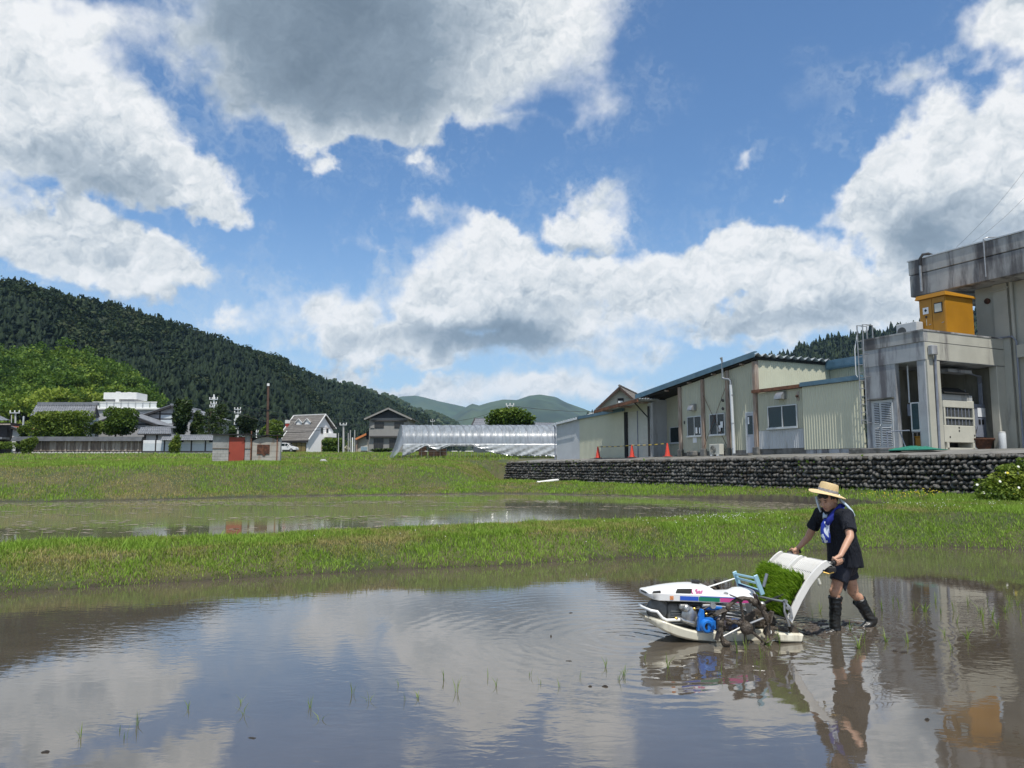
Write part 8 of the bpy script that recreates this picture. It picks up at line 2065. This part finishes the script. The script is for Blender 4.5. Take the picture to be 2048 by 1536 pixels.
fore = [(160, 1475, 1), (241, 1462, 2), (275, 1450, 1), (377, 1418, 0), (482, 1408, 4), (487, 1428, 4), (620, 1415, 1), (705, 1387, 1), (738, 1402, 4), (797, 1372, 0), (810, 1400, 2), (836, 1396, 4), (888, 1360, 3), (913, 1384, 1), (976, 1356, 2), (993, 1372, 0), (1059, 1352, 2), (1081, 1368, 2), (1160, 1356, 2), (1212, 1334, 0), (1248, 1352, 5), (1236, 1360, 2), (1288, 1318, 2), (1120, 1374, 2), (640, 1440, 4), (250, 1478, 2)]
mid = [(1335, 1336, 0), (1475, 1306, 3), (1492, 1300, 1), (1524, 1318, 1), (1537, 1292, 5), (1560, 1288, 3), (1590, 1278, 1), (1512, 1330, 2), (1440, 1352, 2), (1718, 1298, 5), (1728, 1284, 1), (1700, 1262, 0)]
back = [(1625, 1232, 0), (1640, 1224, 1), (1765, 1222, 3), (1772, 1284, 5), (1786, 1208, 0), (1800, 1218, 1), (1816, 1285, 3), (1828, 1222, 3), (1850, 1224, 5), (1882, 1228, 0), (1890, 1272, 0), (1908, 1222, 1), (1912, 1246, 2), (1935, 1278, 5), (1936, 1210, 1), (1960, 1226, 5), (1964, 1242, 1), (1985, 1238, 3), (2012, 1226, 5), (2022, 1214, 1), (1996, 1258, 0), (2040, 1240, 1), (2034, 1212, 3), (1870, 1206, 1), (1975, 1206, 0), (1905, 1300, 2), (2020, 1205, 1), (1750, 1236, 0)]
for lst, lb, g in ((fore, 'sparse young rice seedling standing alone in the open water of the foreground', 'loose seedlings in the foreground water'), (mid, 'small rice seedling sprouting from the water close in front of the machine and the boots', 'seedlings in front of the machine'), (back, 'pale green rice seedling in the planted rows to the right of the boy', 'planted rows behind the boy')):
    for px, py, k in lst:
        o = link('rice_seedling', SEED[k]); o.location = atz(px, py); o.rotation_euler = (0, 0, rq.uniform(0, 6.28)); s_ = rq.uniform(.9, 1.2) * (0.8 if lst is fore else 1.15); o.scale = (s_, s_, s_)
        tag(o, lb, 'rice seedling', g)
# more of the planted rows outside the picture's right edge
def clod_mesh(k):
    bm = bmesh.new(); bmesh.ops.create_icosphere(bm, subdivisions=2, radius=1)
    off = Vector(rq.uniform(-9, 9, 3))
    for v_ in bm.verts: v_.co *= 1 + .55 * mnoise.noise(v_.co * 1.4 + off) + .2 * mnoise.noise(v_.co * 4 + off)
    me = bpy.data.meshes.new('mud_clod'); bm.to_mesh(me); bm.free(); me.materials.append(m_mud); return me
CL = [clod_mesh(k) for k in range(4)]
for px, py, sx, sz, lb in ((1210, 1373, .035, .018, 'dark mud clod in the water left of a tall seedling'), (1180, 1373, .025, .012, 'small mud clod beside the larger one left of the tall seedling'), (1806, 1305, .06, .022, 'broad dark mud clod in the water to the right of the boy'), (1790, 1303, .04, .025, 'smaller mud clod joined to the broad one right of the boy'), (1141, 1226, .035, .012, 'dark mud clod floating alone in the middle of the paddy'), (1102, 1273, .014, .03, 'tiny dark stub in the ring waves left of the machine'), (1138, 1322, .04, .006, 'thin flat scrap floating left of the machine'), (1646, 1249, .10, .02, 'dark smear of mud at the toe of the front boot'), (92, 1504, .045, .012, 'short dark twig in the lower left corner of the water'), (1854, 1440, .03, .018, 'small dark twig in the water at lower right'), (504, 1476, .04, .006, 'flat dark patch of mud in the lower middle of the water')):
    o = link('mud_clod', CL[int(rq.integers(0, 4))]); p_ = atz(px, py); o.location = p_; o.scale = (sx * .62, sx * .4, sz * .6); o.rotation_euler = (0, 0, rq.uniform(-.6, .6)); tag(o, lb, 'mud clod')
# churned mud round the machine and the boots: many little lumps
V = []; Fc = []; base_v, base_f = [v.co.copy() for v in CL[0].vertices], [tuple(p.vertices) for p in CL[0].polygons]
mb = MB()
for _ in range(170):
    px = rq.normal(1620, 80); py = rq.normal(1258, 14)
    if px < 1440 or px > 1800 or py < 1236: continue
    p_ = atz(px, py); s_ = rq.uniform(.008, .028)
    mb.add([Vector((v.x * s_ * 1.8, v.y * s_, v.z * s_ * .5)) + p_ for v in base_v], base_f)
mb.build('churned_mud', m_mud, smooth='all', fix=False, kind='stuff', label='low lumps of churned mud around the boots and the tail of the machine', cat='mud')
# floating scum on the far paddy
m_scum = mat('floating_scum', (0.27, 0.235, 0.18), 0.9, 0.3, 6, c2=(0.13, 0.105, 0.075), c2amt=0.5)
n = 30000; P = np.column_stack([rq.uniform(-22, 14, n), rq.uniform(13, 39, n)])
_, dN_, dF_ = land(P)
pt = vnoise(P * np.array([.35, 1]), .55, 91) * .6 + vnoise(P * np.array([.5, 1]), 1.7, 92) * .4
k = (dF_ < -.1) & (rq.random(n) < np.clip((pt - .44) * 6, 0, 1) * np.clip(.45 + (P[:, 1] - 14) / 20 + P[:, 0] * .03, 0.15, 1)); P = P[k]; m_ = len(P)
sz = rq.uniform(.02, .085, m_); an = rq.uniform(0, 6.28, m_)
VV = []
for t, f in ((0, 1), (1.2, .6), (2.3, .9), (3.4, .7), (4.4, 1.0), (5.4, .65)):
    VV.append(np.column_stack([P[:, 0] + np.cos(an + t) * sz * f * 1.8, P[:, 1] + np.sin(an + t) * sz * f, np.full(m_, Z_FAR + .006)]))
VV = np.stack(VV, 1).reshape(-1, 3); kk = np.arange(m_)[:, None] * 6
mesh_np('floating_scum', VV, np.concatenate([kk + np.array([[0, 1, 2]]), kk + np.array([[0, 2, 3]]), kk + np.array([[0, 3, 4]]), kk + np.array([[0, 4, 5]])]), m_scum, kind='stuff', label='scraps of straw and scum floating on the far paddy', cat='scum')
# clover heads on the levee and yellow flowers by the wall
m_clover = mat('white_clover_heads', (0.68, 0.68, 0.62), 0.8, 0.1, 20); m_yflower = mat('yellow_weed_flowers', (0.60, 0.50, 0.04), 0.8, 0.1, 20)
def dots(name, m, pts, r, label, cat):
    mb = MB()
    for p_ in pts: mb.ell(p_, (r * rq.uniform(.7, 1.2), r * rq.uniform(.7, 1.2), r), nu=6, nv=4)
    mb.build(name, m, smooth='all', fix=False, kind='stuff', label=label, cat=cat)
pts = []
for _ in range(900):
    x, y = (rq.normal(4.3, .9), rq.normal(16.6, .6)) if rq.random() < .5 else ((rq.uniform(-4, 6), rq.uniform(11, 18)) if rq.random() < .3 else (rq.normal(10.5, 1.2), rq.uniform(17, 21)))
    h_, a_n, a_f = land(np.array([[x, y]]))
    if a_n[0] > .25 and a_f[0] > .2 and len(pts) < 210: pts.append((x, y, h_[0] + rq.uniform(.06, .12)))
dots('clover_flowers', m_clover, pts, .009, 'scattered white clover heads in the levee grass', 'clover')
pts = []
for _ in range(160):
    x = rq.uniform(9, 13.5); y = 25.6 - .2 * (x - 9) + rq.normal() * .5; h_, a_n, a_f = land(np.array([[x, y]]))
    if a_f[0] > .15: pts.append((x, y, h_[0] + rq.uniform(.08, .16)))
dots('yellow_flowers', m_yflower, pts, .018, 'yellow weed flowers in the grass strip below the stone wall', 'weeds')
# shrub with white roses at the right edge
P = Place('rose_bush', 'leafy bush with white roses at the right edge in front of the stone wall', 'bush', (13.15, 20.2, .78))
L = [((12.55 + .35 * k, 20.3 + rq.normal() * .15, 1.12 + .10 * k + rq.normal() * .05), (.42, .40, .34)) for k in range(5)] + [((12.5 + .4 * k, 20.0, .95), (.40, .35, .22)) for k in range(4)] + [((13.1, 20.4, 1.62), (.30, .30, .16)), ((13.6, 20.4, 1.75), (.4, .3, .2))]
foliage(P, L, 5200, .085, m_conhedge, .35, .95, up=.6)
for k in range(26):
    c, s_ = L[int(rq.integers(0, len(L)))]; d = rq.normal(size=3); d[1] = -abs(d[1]); d /= np.linalg.norm(d)
    p_ = np.array(c) + d * np.array(s_) * 1.0
    mbf = MB(); mbf.lathe([(.006, -.01), (.030, .0), (.038, .012), (.022, .016), (.008, .010)], p_, (d[0] * .4, -1, .5), 7)
    P.put(mbf, 'rose', m_clover if rq.random() < .8 else m_yflower, smooth='all')
for k in range(4): trunk(P, (12.7 + .3 * k, 20.2, .6), (12.6 + .35 * k, 20.2, 1.1), .02, .01, 'stem')
RK = Place('white_rock', 'small whitish rock in the grass in front of the rose bush', 'rock', (11.9, 19.35, .70))
o = link('stone', sm[2], RK.o); o.matrix_local = Matrix.Translation((0, 0, .03)) @ Matrix.Diagonal((.16, .10, .06, 1))

# ------------------------------------------------------------------ air: one box of thin haze round the place
m_air = bpy.data.materials.new('thin_haze'); m_air.use_nodes = True
A_ = NT(m_air.node_tree); A_.n.clear()
ao = A_.node('ShaderNodeOutputMaterial'); av = A_.node('ShaderNodeVolumePrincipled')
av.inputs['Color'].default_value = (0.42, 0.70, 1.0, 1); av.inputs['Density'].default_value = 0.00006; av.inputs['Anisotropy'].default_value = 0.0
A_.l.new(av.outputs[0], ao.inputs['Volume'])
MB().box(-5600, 5600, -90, 9000, -9, 620).build('haze', m_air, kind='stuff')
